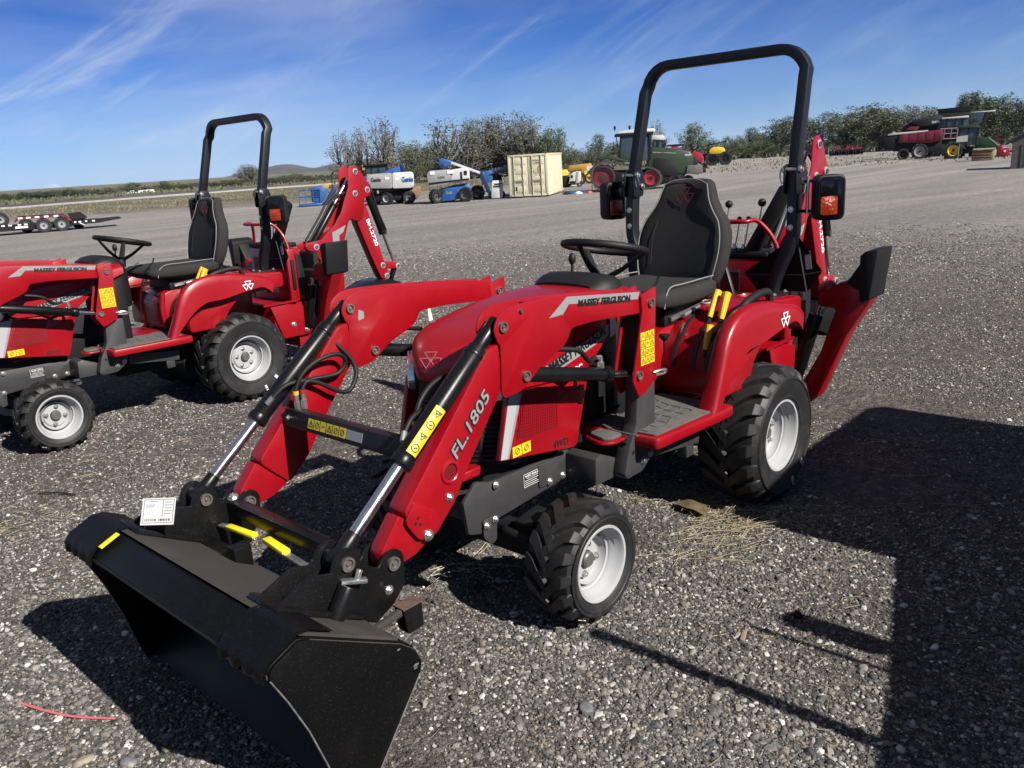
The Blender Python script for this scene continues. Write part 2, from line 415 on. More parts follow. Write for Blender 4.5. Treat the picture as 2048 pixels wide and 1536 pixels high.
# ------------------------------------------------------------------ compact tractor with loader and backhoe
UP = (0, 0, 1); LX = (-1, 0, 0)          # lettering on a left-hand side reads towards the rear
def mir(pts): return [(x, -y, z) for x, y, z in pts]
def poly_thick(pts, t):
    """closed outline of a bent sheet of thickness t laid to the left of the polyline"""
    P = [Vector(p) for p in pts]; off = []
    for i in range(len(P)):
        d = (P[min(i + 1, len(P) - 1)] - P[max(i - 1, 0)]).normalized()
        off.append(P[i] + Vector((-d.y, d.x)) * t)
    return [(p.x, p.y) for p in P] + [(p.x, p.y) for p in reversed(off)]

def tyre_mesh(name, RO, w, rr, nl, lug, seed):
    Rc = RO - lug
    prof = [(rr - .004, -.40 * w), (rr + .004, -.44 * w), ((rr * .6 + Rc * .4), -.495 * w), ((rr * .25 + Rc * .75), -.50 * w), (Rc - .022, -.475 * w), (Rc - .006, -.42 * w), (Rc, -.30 * w), (Rc + .003, 0)]
    prof = prof + [(r, -h) for r, h in reversed(prof[:-1])]
    # rings moulded in the outer sidewall
    b = MB(); b.lathe(prof, n=72)
    b.lathe([(rr + .014, .448 * w), (rr + .018, .464 * w), (rr + .023, .464 * w), (rr + .027, .462 * w)], n=72)
    b.lathe([(Rc - .040, .494 * w), (Rc - .037, .512 * w), (Rc - .031, .512 * w), (Rc - .026, .482 * w)], n=72)
    pitch = 2 * math.pi / nl; rg = random.Random(seed)
    for side in (1, -1):
        for k in range(nl):
            a0 = k * pitch + (pitch / 2 if side < 0 else 0) + rg.uniform(-.01, .01)
            path = [(-.05, Rc, 0.0), (.10, Rc, .22), (.225, Rc, .42), (.30, Rc - .001, .50), (.385, Rc - .004, .54), (.435, Rc - .010, .56), (.468, Rc - .022, .575), (.478, Rc - .034, .58)]
            hw = [.27, .30, .31, .30, .285, .27, .21, .15]
            hh = [1, 1, 1, 1, 1, .92, .55, .05]
            secs = []
            for (u, r, da), q, hgt in zip(path, hw, hh):
                a = a0 + da * pitch * 1.9
                y = side * u * w; sec = []
                outn = max(0.0, (u - .40) / .10)          # near the shoulder lugs lean out sideways
                for s_, top in ((-1.12, 0), (-.90, 1), (.90, 1), (1.12, 0)):
                    an = a + s_ * q * pitch
                    rad = r - .004 + (lug + .004) * hgt * top * (1 - .55 * min(1, outn))
                    yy = y + side * top * outn * .004
                    sec.append((rad * math.cos(an), yy, rad * math.sin(an)))
                secs.append(sec)
            b.loft(secs)
    return b.mesh(name, 'rubber', 0, 32)

def rim_mesh(name, rr, w, deep, nbolt, seed):
    o = .42 * w
    prof = [(rr - .012, o - .012), (rr + .001, o - .004), (rr + .006, o + .002), (rr + .003, o + .007), (rr - .006, o + .006), (rr - .012, o - .004), (rr - .016, o - .030), (rr - .026, o - .040), (rr - .029, o - .052), (rr - .036, o - .056), (rr - .038, o - .074), (rr - .046, o - .080),
            (rr - .049, deep + .034), (rr - .054, deep + .010), (rr - .064, deep), (rr * .56, deep - .003), (rr * .50, deep + .012), (rr * .24, deep + .013), (rr * .22, deep + .004), (.002, deep + .004)]
    b = MB(); b.lathe(prof, n=56)
    b.lathe([(rr - .046, deep + .02), (rr - .044, -.40 * w), (rr + .004, -.43 * w)], n=56)
    return b.mesh(name, 'rim_paint', 0, 40)

def build_tractor():
    T = thing('compact_tractor', None, None)
    # ---------------- wheels
    ft, rt = tyre_mesh('tyre', .229, .214, .140, 17, .020, 1), tyre_mesh('tyre', .332, .305, .168, 20, .026, 2)
    fr, rrm = rim_mesh('front_wheel', .140, .214, .005, 4, 1), rim_mesh('rear_wheel', .168, .305, .035, 5, 2)
    def wheel(name, rim, tyre, loc, flip, deep, rr, nb, br):
        wh = link(name, rim, T, loc, (0, R(17), math.pi if flip else 0))
        link('tyre', tyre, wh)
        b = MB(); b.lathe([(.0005, deep + .034), (.024, deep + .034), (.030, deep + .028), (.031, deep + .006)], n=24)
        b.done('hub_cap', 'hub_dark', wh)
        nm = None
        for k in range(nb):
            a = 2 * math.pi * k / nb + .5
            p = (br * math.cos(a), deep + .012, br * math.sin(a))
            bolt(p, (0, 1, 0), .0105, wh, 'wheel_nut', .013)
        b = MB(); b.cyl((rr - .05, deep + .02, .01), (rr - .045, deep + .055, .01), .004, n=8); b.done('valve_stem', 'plastic_black', wh)
        # factory paper marks on the rubber
        return wh
    for s in (1, -1):
        wf = wheel('front_wheel', fr, ft, (1.369, .4625 * s, .2255), s < 0, .005, .14, 4, .058)
        wr = wheel('rear_wheel', rrm, rt, (0, .4625 * s, .326), s < 0, .035, .168, 5, .066)
        if s > 0:
            for ang, dr, wh_, rad, hh in ((-60, 0, wf, .196, .1105),):
                a = R(ang)
            b = MB(); b.prism(rounded([(-.012, -.014), (.013, -.011), (.012, .012), (-.011, .015)], .003), 'z', 0, .002)
            m = Matrix.Translation((.212 * math.cos(R(-38)), .085, .212 * math.sin(R(-38))))
            q = Vector((0, 0, 1)).rotation_difference(Vector((math.cos(R(-38)), .35, math.sin(R(-38))))).to_matrix().to_4x4()
            b.move(m @ q).done('paper_tag', 'paper', wf)
            for ang, wd in ((-118, .012), (-92, .009)):
                a = R(ang); rad = .262
                b = MB(); b.box(-wd, wd, -.001, .001, -.022, .022)
                b.move(Matrix.Translation((rad * math.cos(a), .1545, rad * math.sin(a))) @ Matrix.Rotation(-a + math.pi / 2, 4, 'Y')).done('paper_tag', 'paper', wr)
    # ---------------- chassis
    b = MB()
    for s in (1, -1):
        b.prism(rounded([(1.70, .49), (1.685, .365), (1.62, .345), (1.57, .37), (1.16, .40), (1.10, .42), (1.10, .515), (1.55, .525), (1.63, .55)], .012), 'y', s * .188, s * .205)
        b.prism(rounded([(1.62, .40), (1.62, .33), (1.585, .29), (1.555, .30), (1.545, .40)], .012), 'y', s * .206, s * .216)
        b.prism(rounded([(1.30, .51), (1.30, .415), (1.105, .405), (1.105, .515)], .01), 'y', s * .2055, s * .2125)
    b.box(1.10, 1.66, -.187, .187, .40, .47)
    ch = b.done('chassis_frame', 'frame_grey', T, .003)
    for x, z in ((1.54, .512), (1.24, .425), (1.16, .425)): bolt((x, .2125, z), (0, 1, 0), .011, ch)
    for x, z in ((1.605, .375), (1.56, .385)): bolt((x, .217, z), (0, 1, 0), .011, ch)
    sp = plate([(0, 0), (.112, 0), (.112, .055), (0, .055)], (1.385, .2065, .443), LX, (0.02, 0, 1), 'decal_black', ch, 'serial_plate')
    fr_ = strokes([[(.002, .002), (.110, .002), (.110, .053), (.002, .053), (.002, .002)], [(.008, .010), (.10, .010)], [(.008, .018), (.075, .018)], [(.008, .026), (.10, .026)]], .0016, (1.385, .2065, .443), LX, (0.02, 0, 1), 'decal_white', None, 'tmp', lift=.0013, th=.0004)
    join_into(sp, fr_)
    text('MASSEY FERGUSON', .010, 'decal_white', sp, (1.375, .2065, .4835), LX, UP, bold=.0002, width=.09)
    text('AGCO CORPORATION', .006, 'decal_white', sp, (1.368, .2065, .4755), LX, UP, width=.07)
    b = MB(); b.box(.78, 1.56, -.17, .17, .36, .80); b.box(.30, .80, -.15, .15, .30, .56); b.cyl((0, -.36, .326), (0, .36, .326), .07); b.box(-.25, .32, -.16, .16, .22, .54)
    b.done('engine_block', 'dull_black', T, .02)
    b = MB(); b.box(1.30, 1.44, -.30, .30, .19, .26); b.cyl((1.369, -.40, .2255), (1.369, .40, .2255), .05); b.cyl((1.43, -.34, .29), (1.43, .34, .29), .016)
    for s in (1, -1):
        b.box(1.32, 1.42, s * .28, s * .36, .17, .33); b.prism(rounded([(1.33, .30), (1.47, .30), (1.48, .355), (1.35, .375)], .012), 'y', s * .235, s * .32)
        b.cyl((1.50, s * .20, .315), (1.50, s * .33, .302), .017)
    b.done('front_axle', 'dull_black', T, .008)
    # ---------------- hood
    def hw(x): return np.interp(x, [.68, .85, 1.1, 1.35, 1.44, 1.49, 1.54, 1.59, 1.63, 1.655], [.255, .268, .276, .272, .262, .238, .190, .130, .075, .030])
    def ht(x): return np.interp(x, [.68, .80, 1.0, 1.2, 1.4, 1.50, 1.57, 1.61, 1.635, 1.655], [1.122, 1.130, 1.128, 1.112, 1.080, 1.055, 1.030, 1.008, .980, .940])
    def hb(x): return np.interp(x, [.68, .85, 1.06, 1.1, 1.43, 1.49, 1.54, 1.60, 1.655], [1.05, .985, .845, .838, .858, .945, .955, .940, .905])
    secs = []
    for x in [.68, .74, .80, .86, .92, 1.0, 1.06, 1.1, 1.18, 1.26, 1.34, 1.40, 1.44, 1.47, 1.50, 1.53, 1.56, 1.59, 1.61, 1.63, 1.645, 1.655]:
        w, t, zb = float(hw(x)), float(ht(x)), float(hb(x)); zs = max(zb + .006, t - .115); half = []
        half.append((w, zb)); half.append((w * 1.004, zb + (zs - zb) * .5)); half.append((w, zs))
        for k in range(1, 9):
            a = R(90 * k / 8); e = .62
            half.append((w * max(0, math.cos(a)) ** e, zs + (t - zs) * math.sin(a) ** e * (1 if k < 8 else 1)))
        full = [(x, y, z) for y, z in half] + [(x, -y, z) for y, z in reversed(half[:-1])]
        secs.append(full)
    hood = MB().loft(secs, True, True).done('hood', 'red_paint', T, 0, 40)
    # brand band along the upper side
    ba = [(1.345, .902), (.868, 1.005), (.896, .955), (1.28, .872)]
    def hood_y(x): return float(hw(x)) * 1.005 + .001
    b = MB(); nst = 12; pts = []
    for i in range(nst + 1):
        t = i / nst
        xa, za = ba[0][0] + (ba[1][0] - ba[0][0]) * t, ba[0][1] + (ba[1][1] - ba[0][1]) * t
        xb, zb_ = ba[3][0] + (ba[2][0] - ba[3][0]) * t, ba[3][1] + (ba[2][1] - ba[3][1]) * t
        pts.append([(xa, hood_y(xa) + .001, za), (xb, hood_y(xb) + .001, zb_), (xb, hood_y(xb) - .004, zb_), (xa, hood_y(xa) - .004, za)])
    for s in (1, -1):
        MB().loft([[(x, y * s, z) for x, y, z in q] for q in pts]).done('brand_band', 'decal_silver', hood)
    text('MASSEY FERGUSON', .054, 'decal_black', hood, (1.285, hood_y(1.1) + .003, .884), (-1, -.012, .215), UP, bold=.0012, width=.365, shear=.12)
    text('1GC', .040, 'decal_white', hood, (1.17, hood_y(1.15) + .001, .842), (-1, 0, .12), UP, bold=.001, shear=.25)
    text('1723', .030, 'mesh_red', hood, (1.075, hood_y(1.05) + .001, .858), (-1, 0, .12), UP, shear=.25)
    plate([(0, 0), (.05, .012), (.024, .10), (.0, .112)], (.90, .279, .945), LX, UP, 'decal_white', hood, 'trim_or_sunlit_strip')  # sunlit end of the brand band, painted on as white
    nx = Vector((.043, 0, .030)).normalized()
    triangle_marks((1.636, .030, .975), (-.55, .83, 0), (-.35, 0, .93), .080, .0022, 'decal_faint', hood, lift=.016)
    for s in (1, -1):
        # side panel below the seam
        pan = MB().prism(rounded([(1.573, .626), (1.141, .553), (1.058, .80), (1.056, .832), (1.10, .832), (1.505, .856), (1.515, .85)], [.004, .02, .03, .004, .004, .004, .004]), 'y', s * .252, s * .276).done('side_panel', 'red_paint', T, .004)
        yd = s * .2765
        if s > 0:
            xd = LX
            plate([(1.573 - 1.571, .008), (.034, .002), (.118, .228), (.064, .226)], (1.573, yd, .622), LX, UP, 'rim_paint', pan, 'trim_or_sunlit_strip')
            plate([(.034, .002), (.044, .001), (.132, .226), (.118, .228)], (1.573, yd, .622), LX, UP, 'decal_silver', pan, 'trim_edge')
            sticker((1.508, yd, .618), LX, (.02, 0, 1), .098, .040, 2, 1, pan, 5)
            text('4WD', .040, 'decal_black', pan, (1.285, yd, .588), (-1, 0, -.08), UP, bold=.0006, shear=.1)
        # perforated grille let into the panel
        gp = [(1.412, .846), (1.245, .828), (1.255, .668), (1.484, .682)]
        g = MB().prism(rounded(gp, .012), 'y', s * .2762, s * .2785).done('side_grille', 'mesh_red', pan)
        segs = []
        ww = MB()
        for i in range(22):
            t = (i + .5) / 22; xa = 1.484 + (1.25 - 1.484) * t
            z0, z1 = .684 - .014 * t, (.70 + 4.3 * (1.484 - xa) if xa > 1.44 else .842)
            z1 = min(z1, .842 - .012 * t)
            if z1 > z0 + .01: ww.rod((xa, s * .2795, z0 + .004), (xa - .03 * (z1 - z0), s * .2795, z1), .0035, .002, (0, 1, 0))
        for j in range(14):
            z = .690 + j * .0112
            x1_ = 1.484 - max(0, (z - .682)) * .43
            ww.rod((x1_ - .008, s * .2790, z), (1.262, s * .2790, z - .012), .0028, .002, (0, 1, 0))
        ww.done('grille_wires', 'red_paint', pan)
    # grille at the nose
    b = MB(); b.prism(rounded([(1.38, -.245), (1.47, -.240), (1.60, -.10), (1.625, 0), (1.60, .10), (1.47, .240), (1.38, .245)], .02), 'z', .57, .935)
    gr = b.done('front_grille', 'dull_black', T, .012)
    b = MB()
    for k in range(13):
        z = .60 + k * .018
        for s in (1, -1): b.rod((1.474, s * .242, z), (1.603, s * .102, z), .006, .007); b.rod((1.603, s * .102, z), (1.628, 0, z), .006, .007)
    b.done('grille_bars', 'plastic_black', gr)
    MB().prism(rounded([(-.17, .550), (.17, .550), (.17, .585), (-.17, .585)], .008), 'x', 1.56, 1.66).done('front_bumper', 'red_paint', T, .004)
    for s in (1, -1):
        # lamps sit on the two swept faces of the nose
        td = Vector((-.68, s * .733, 0)).normalized(); nd = Vector((.733, s * .68, 0)).normalized(); o_ = Vector((1.600, s * .118, 0))
        def lamp(pts, d0, d1, name, mt, par, bev):
            b = MB(); n_ = len(pts)
            vs = [o_ + td * a + nd * d0 + Vector((0, 0, z)) for a, z in pts] + [o_ + td * a + nd * d1 + Vector((0, 0, z)) for a, z in pts]
            b.faces(vs, [tuple(range(n_))[::-1], tuple(range(n_, 2 * n_))] + [(i, (i + 1) % n_, n_ + (i + 1) % n_, n_ + i) for i in range(n_)])
            return b.done(name, mt, par, bev)
        pts = [(.0, .872), (.012, .918), (.060, .942), (.135, .962), (.180, .945), (.188, .880), (.165, .832), (.06, .825)]
        hl = lamp(pts, -.03, .026, 'headlight', 'lens', T, .006)
        lamp([(-.008, .868), (.006, .926), (.058, .950), (.136, .970), (.188, .952), (.197, .878), (.17, .824), (.055, .817)], -.04, .001, 'headlight_bezel', 'plastic_black', hl, .003)
        for k in range(5): lamp([(.02 + .03 * k, .845), (.026 + .03 * k, .845), (.036 + .03 * k, .93), (.030 + .03 * k, .93)], .0262, .028, 'lens_rib', 'chrome', hl, 0)
    # ---------------- dash, steering
    secs = []
    for x, w, t in ((.60, .12, 1.08), (.63, .16, 1.125), (.68, .195, 1.160), (.74, .205, 1.172), (.80, .20, 1.165), (.85, .18, 1.140)):
        z0 = .80 if x < .7 else 1.06
        half = [(w * .95, z0), (w, t - .07), (w * .93, t - .03), (w * .75, t - .006), (w * .4, t), (0, t + .002)]
        secs.append([(x, y, z) for y, z in half] + [(x, -y, z) for y, z in reversed(half[:-1])])
    MB().loft(secs).done('dash_cowl', 'plastic_black', T, 0, 40)
    b = MB(); b.box(.68, .80, -.235, .235, .56, 1.06); b.done('dash_panel', 'dull_black', T, .02)
    c = Vector((.545, 0, 1.252)); nrm = Vector((-.24, 0, .97)).normalized(); ex = Vector((0, 1, 0)); ey = nrm.cross(ex)
    rimp = [c + (ex * math.cos(a) + ey * math.sin(a)) * .182 for a in [2 * math.pi * k / 40 for k in range(40)]]
    b = MB(); b.tube(rimp, .0155, 10, True, radii=[.0155 + .0012 * (k % 2) for k in range(40)]); sw = b.done('steering_wheel', 'plastic_black', T, 0, 60)
    b = MB(); hubc = c - nrm * .150
    for a in (R(-95), R(35), R(155)):
        e = c + (ex * math.cos(a) + ey * math.sin(a)) * .178
        b.tube([hubc + (e - hubc) * .10, hubc + (e - hubc) * .5 - nrm * .01, e], .013, 8, radii=[.017, .0145, .011], flat=(.75, 1.3))
    b.cyl(hubc - nrm * .035, hubc + nrm * .03, .036, .030, 20)
    b.done('spokes', 'plastic_black', sw, 0, 50)
    b = MB(); b.cyl(hubc - nrm * .03, (.64, 0, .95), .024, .050); b.done('steering_column', 'plastic_black', T)
    b = MB(); b.tube(smooth_path([(.52, -.20, .96), (.535, -.20, 1.06), (.528, -.20, 1.18)]), .006); lv = b.done('range_lever', 'satin_black', T)
    MB().ball((.528, -.20, 1.195), .018, 1, 1, 1.5).done('lever_knob', 'plastic_black', lv)
    b = MB(); b.tube([(.50, .16, 1.02), (.44, .20, 1.09), (.43, .205, 1.12)], .005); lv = b.done('throttle_lever', 'satin_black', T)
    # ---------------- platform and fenders
    b = MB(); b.prism(rounded([(.97, .20), (.955, .53), (.52, .56), (.40, .56), (.40, -.56), (.52, -.56), (.955, -.53), (.97, -.20)], .02), 'z', .528, .576)
    pf = b.done('platform', 'red_paint', T, .010)
    for s in (1, -1):
        fm = MB().prism(rounded([(.95, s * .20), (.935, s * .51), (.56, s * .535), (.43, s * .47), (.43, s * .20)], .012), 'z', .577, .584).done('floor_mat', 'mat_grey', pf, .002)
        b = MB(); rg = random.Random(3)
        for k in range(5):
            y0 = .21 + k * .062
            b.tube(smooth_path([(.50 + .02 * k, s * y0, .585), (.62, s * (y0 + .02), .585), (.72, s * (y0 - .008), .585), (.83, s * (y0 + .026), .585), (.92, s * (y0 + .01 * (k % 2)), .585)], 4), .006, 6, flat=(.6, 1))
        for k in range(7):
            x0 = .53 + k * .068
            b.tube([(x0, s * (.25 + .03 * (k % 3)), .585), (x0 + .04, s * (.34 + .02 * (k % 2)), .585), (x0 + .05, s * (.46), .585)], .005, 6, flat=(.6, 1))
        b.done('mat_ribs', 'mat_grey', fm, 0, 50)
        # fender: closed loft, station = (lower outer, upper crease)
        st = [((.530, .548), (.560, .576)), ((.476, .627), (.520, .660)), ((.412, .689), (.474, .770)), ((.346, .745), (.449, .832)), ((.300, .770), (.414, .886)), ((.256, .788), (.362, .931)), ((.190, .792), (.283, .962)),
              ((.114, .795), (.192, .974)), ((.04, .806), (.10, .970)), ((-.036, .817), (-.003, .957)), ((-.194, .835), (-.20, .915)), ((-.264, .800), (-.28, .885)), ((-.285, .775), (-.31, .865))]
        lo_ = smooth_path([(a, b_, 0) for (a, b_), _ in st], 3); hi_ = smooth_path([(a, b_, 0) for _, (a, b_) in st], 3)
        st = [((p.x, p.y), (q.x, q.y)) for p, q in zip(lo_, hi_)]
        secs = []
        for (xl, zl), (xu, zu) in st:
            mx, mz = xl * .35 + xu * .65, zl * .35 + zu * .65
            yi = .475
            secs.append([(xl, s * .556, zl), (mx, s * .553, mz), (xu * .93 + xl * .07, s * .546, zu * .93 + zl * .07), (xu, s * .534, zu), (xu, s * .515, zu + .003), (xu, s * .490, zu - .002), (xu * .9 + xl * .1, s * yi, zu * .9 + zl * .1), (xl * .8 + xu * .2, s * yi, zl * .8 + zu * .2), (xl, s * .485, zl)])
        fd = MB().loft(secs).done('fender', 'red_paint', T, 0, 52)
        # inner console block with the lever slots
        prof = rounded([(.375, .577), (.372, .70), (.335, .790), (.255, .868), (.12, .925), (-.10, .945), (-.30, .925), (-.44, .915), (-.44, .80), (-.06, .785), (.06, .68), (.1, .577)], .03)
        cb = MB().prism(prof, 'y', s * .17, s * .480).done('lever_console', 'red_paint', T, .012)
        if s > 0:
            for y0, rise in ((.235, 0), (.335, -.0), (.405, 0)):
                MB().tube([(.374, y0, .70), (.340, y0, .792), (.260, y0, .870), (.14, y0, .922)], .011, 6, flat=(.35, 1)).done('lever_slot', 'decal_black', cb)
            for (p0, p1, p2) in (((.24, .330, .86), (.205, .330, .905), (.130, .330, 1.015)), ((.235, .390, .86), (.205, .388, .900), (.140, .382, 1.010)), ((.350, .385, .755), (.335, .383, .785), (.292, .380, .890))):
                lv = MB().tube([p0, p1], .008, 8).done('control_lever', 'satin_black', T)
                d = (Vector(p2) - Vector(p1)); n_ = 9
                MB().tube([Vector(p1) + d * (i / n_) for i in range(n_ + 1)], .016, 12, radii=[.0150 + .0075 * (i / n_) + (.0012 if i % 2 else 0) for i in range(n_ + 1)], flat=(1, .8)).done('lever_knob', 'knob_yellow', lv, 0, 30)
            MB().tube(smooth_path([(.258, .478, .80), (.243, .475, .872), (.165, .475, .962), (.02, .475, .992), (-.075, .475, .985), (-.098, .475, .935)]), .0185, 10).done('grab_handle', 'plastic_black', fd, 0, 60)
            triangle_marks((-.085, .5545, .858), LX, (0, 0, 1), .088, .0062, 'decal_white', fd, lift=.0045)
        else:
            MB().tube(smooth_path([(.258, -.478, .80), (.243, -.475, .872), (.165, -.475, .962), (.02, -.475, .992), (-.075, -.475, .985), (-.098, -.475, .935)]), .0185, 10).done('grab_handle', 'plastic_black', fd, 0, 60)
        b = MB(); b.lathe([(.056, 0), (.060, .010), (.052, .014), (.046, .004), (.044, -.03)], (-.17, s * .33, .935), 'z', 28); b.done('cup_holder', 'red_paint', cb)
    prof = rounded([(.405, .577), (.415, .76), (.395, .845), (.33, .868), (-.33, .868), (-.33, .45), (.25, .45), (.27, .577)], .03)
    cc = MB().prism(prof, 'y', -.169, .169).done('centre_console', 'red_paint', T, .014)
    MB().prism(rounded([(-.13, .62), (.13, .62), (.12, .80), (-.12, .80)], .03), 'x', .408, .418).done('console_shade_panel', 'dark_red', cc, .003)  # flat darker red panel, paints in the shade of the recess
    for y in (.16, -.16): MB().tube([(.405, y, .59), (.412, y, .74), (.39, y, .85)], .020, 8).done('console_rib', 'red_paint', cc, 0, 50)
    kb = MB().tube([(.47, .255, .80), (.47, .255, .845)], .005).lathe([(.004, .0), (.012, .004), (.024, .022), (.024, .030), (.001, .033)], (.47, .255, .840), 'z', 20).done('pull_knob', 'plastic_black', T)
    b = MB(); b.prism(rounded([(.96, .25), (1.06, .25), (1.10, .36), (1.06, .40), (.96, .40)], .03), 'z', .556, .570); pd = b.done('foot_pedal', 'red_paint', T, .006)
    MB().prism(rounded([(.98, .27), (1.05, .27), (1.08, .36), (1.05, .385), (.98, .385)], .02), 'z', .5705, .584).done('pedal_pad', 'mat_grey', pd, .004)
    # ---------------- seat
    def sup(hx, hy, n=28, e=.55):
        out = []
        for k in range(n):
            a = 2 * math.pi * k / n; c_, s_ = math.cos(a), math.sin(a)
            out.append((hx * abs(c_) ** e * (1 if c_ >= 0 else -1), hy * abs(s_) ** e * (1 if s_ >= 0 else -1)))
        return out
    rows = [(.985, .15, .030, -.055), (.995, .195, .050, -.060), (1.03, .225, .062, -.070), (1.10, .245, .070, -.090), (1.18, .255, .070, -.110), (1.25, .250, .068, -.125), (1.31, .228, .062, -.140), (1.36, .188, .058, -.150), (1.41, .158, .055, -.160), (1.45, .145, .052, -.168), (1.485, .132, .046, -.176), (1.502, .112, .034, -.180), (1.508, .075, .018, -.182)]
    secs = []
    for z, h, t, xc in rows:
        sec = []
        for dx, dy in sup(t, h):
            cave = .030 * (1 - (dy / h) ** 2) if dx > 0 else 0
            sec.append((xc + dx - cave, dy, z))
        secs.append(sec)
    seat = MB().loft(secs).done('seat', 'fabric', T, 0, 60)
    srows = [(-.075, .17, .972, 1.030), (-.06, .215, .960, 1.052), (-.01, .238, .955, 1.062), (.08, .245, .950, 1.062), (.18, .248, .946, 1.062), (.28, .248, .945, 1.066), (.36, .245, .950, 1.066), (.44, .24, .958, 1.062), (.475, .225, .975, 1.046), (.488, .185, .995, 1.028)]
    secs = []
    for x, h, z0, z1 in srows:
        sec = []
        for dy, dz in sup(h, (z1 - z0) / 2, 32):
            dish = -.020 * (1 - (dy / h) ** 2) if dz > 0 and x > -.07 else 0
            sec.append((x, dy, (z0 + z1) / 2 + dz + dish))
        secs.append(sec)
    cu = MB().loft(secs).done('seat_cushion', 'fabric', seat, 0, 60)
    for s in (1, -1):
        pts = [(xc + t * .80, s * h * .90, z) for z, h, t, xc in rows[2:-2]]
        MB().tube(smooth_path(pts, 4), .0030, 6).done('seat_piping', 'seat_piping', seat)
        pts = [(-.03, s * .215, 1.058), (.06, s * .219, 1.061), (.18, s * .222, 1.061), (.28, s * .224, 1.062), (.36, s * .222, 1.060), (.42, s * .236, 1.03), (.435, s * .236, .975)]
        MB().tube(smooth_path(pts, 4), .0030, 6).done('seat_piping', 'seat_piping', cu)
        pts = [(xc + t * .93 - .012, s * h * .58, z) for z, h, t, xc in rows[3:7]]
        if s < 0: MB().tube(smooth_path(pts, 4), .0011, 5).done('seam', 'frame_grey', seat)
    MB().tube(smooth_path([(xc + t * .8, y, z) for (z, h, t, xc), y in (((1.485, 0, .046, -.176), .118), ((1.503, 0, .034, -.178), .07), ((1.508, 0, .02, -.180), 0), ((1.503, 0, .034, -.178), -.07), ((1.485, 0, .046, -.176), -.118))], 4), .0030, 6).done('seat_piping', 'seat_piping', seat)
    triangle_marks((-.131, 0, 1.425), (0, 1, 0), (-.1, 0, 1), .105, .0035, 'decal_red', seat, lift=.006)
    b = MB(); b.box(-.13, .33, -.17, .17, .87, .945); b.box(-.10, .28, -.19, .19, .945, .96); b.box(-.16, -.12, -.10, .10, .90, 1.2); sb = b.done('seat_base', 'dull_black', T, .01)
    hel = [(.02 + .026 * math.cos(a), .205 + .026 * math.sin(a), .872 + .075 * a / (2 * math.pi * 6)) for a in [2 * math.pi * 6 * k / 84 for k in range(85)]]
    MB().tube(hel, .0045, 6).done('suspension_spring', 'rim_paint', sb, 0, 60)
    b = MB(); b.rod((.30, .18, .90), (.02, .18, .93), .014, .02); b.cyl((.22, .2, .905), (.08, .2, .925), .012); b.done('seat_slide', 'zinc', sb)
    # ---------------- roll bar
    yR = .458
    rp = T
    for s in (1, -1):
        low = smooth_path([(-.345, s * .352, .84), (-.345, s * .362, .93), (-.345, s * .395, 1.04), (-.347, s * .434, 1.13), (-.350, s * .463, 1.215), (-.354, s * .466, 1.33), (-.362, s * .462, 1.46), (-.366, s * .459, 1.52)], 4)
        post = MB().barpath(low, .066, .050, (1, 0, 0)).done('roll_bar_post', 'rops_paint', T, .006)
        MB().prism(rounded([(-.26, s * .30), (-.43, s * .30), (-.43, s * .42), (-.26, s * .42)], .01), 'z', .920, .934).done('post_foot', 'rops_paint', post, .003)
        for dx in (-.285, -.405):
            for dy in (.315, .405): bolt((dx, s * dy, .934), (0, 0, 1), .009, post)
        b = MB()
        for yy in (yR - .034, yR + .026):
            b.prism(rounded([(-.315, 1.415), (-.400, 1.415), (-.420, 1.50), (-.400, 1.555), (-.325, 1.555), (-.31, 1.50)], .015), 'y', s * yy, s * (yy + .008))
        hg = b.done('hinge_bracket', 'rops_paint', T, .002)
        for x, z in ((-.335, 1.53), (-.380, 1.47)):
            b = MB(); b.cyl((x, s * (yR - .055), z), (x, s * (yR + .055), z), .009, n=10); b.cyl((x, s * (yR + .034), z), (x, s * (yR + .046), z), .016, n=6); b.cyl((x, s * (yR - .046), z), (x, s * (yR - .034), z), .016, n=6); b.done('hinge_bolt', 'zinc', hg)
        ringp = [(-.345 + .0, s * (yR - .05) + .002, 1.525) for _ in range(1)]
        b = MB(); b.tube([(-.325 + .004 * math.sin(a), s * (yR - .045) + .030 * math.cos(a) * .35, 1.50 + .034 * math.sin(a)) for a in [2 * math.pi * k / 20 for k in range(20)]], .0035, 6, True); b.done('lynch_ring', 'chrome', hg)
        for z in (1.345, 1.26): bolt((-.320, s * (yR + .005), z), (1, 0, 0.05), .010, post)
        # flasher lamp: dark housing with a black face and an amber half
        LM = Matrix.Translation((-.388, s * .615, 0)) @ Matrix.Rotation(R(42 if s > 0 else 68), 4, 'Z')
        def lb(pts, a0, a1, name, mt, par, bev): return MB().prism(pts, 'x', a0, a1).move(LM).done(name, mt, par, bev)
        hs = lb(rounded([(-.068, 1.290), (.068, 1.290), (.068, 1.499), (-.068, 1.499)], .036, 5), -.046, .036, 'flasher_lamp', 'plastic_black', T, .010)
        lb(rounded([(-.060, 1.300), (.058, 1.300), (.058, 1.490), (-.060, 1.490)], .028, 5), .036, .040, 'lamp_face', 'lamp_face', hs, .002)
        lb(rounded([(-.054, 1.405), (.026, 1.405), (.026, 1.482), (-.054, 1.482)], .016), .0402, .048, 'lamp_blank', 'lamp_face', hs, .004)
        lb(rounded([(-.054, 1.315), (.026, 1.315), (.026, 1.402), (-.054, 1.402)], .014), .0402, .052, 'amber_lens', 'amber', hs, .006)
        b = MB()
        for z in (1.325, 1.465): MB().box(-.40, -.37, min(s * .475, s * .575), max(s * .475, s * .575), z, z + .014).done('lamp_bracket', 'dull_black', hs, .002)
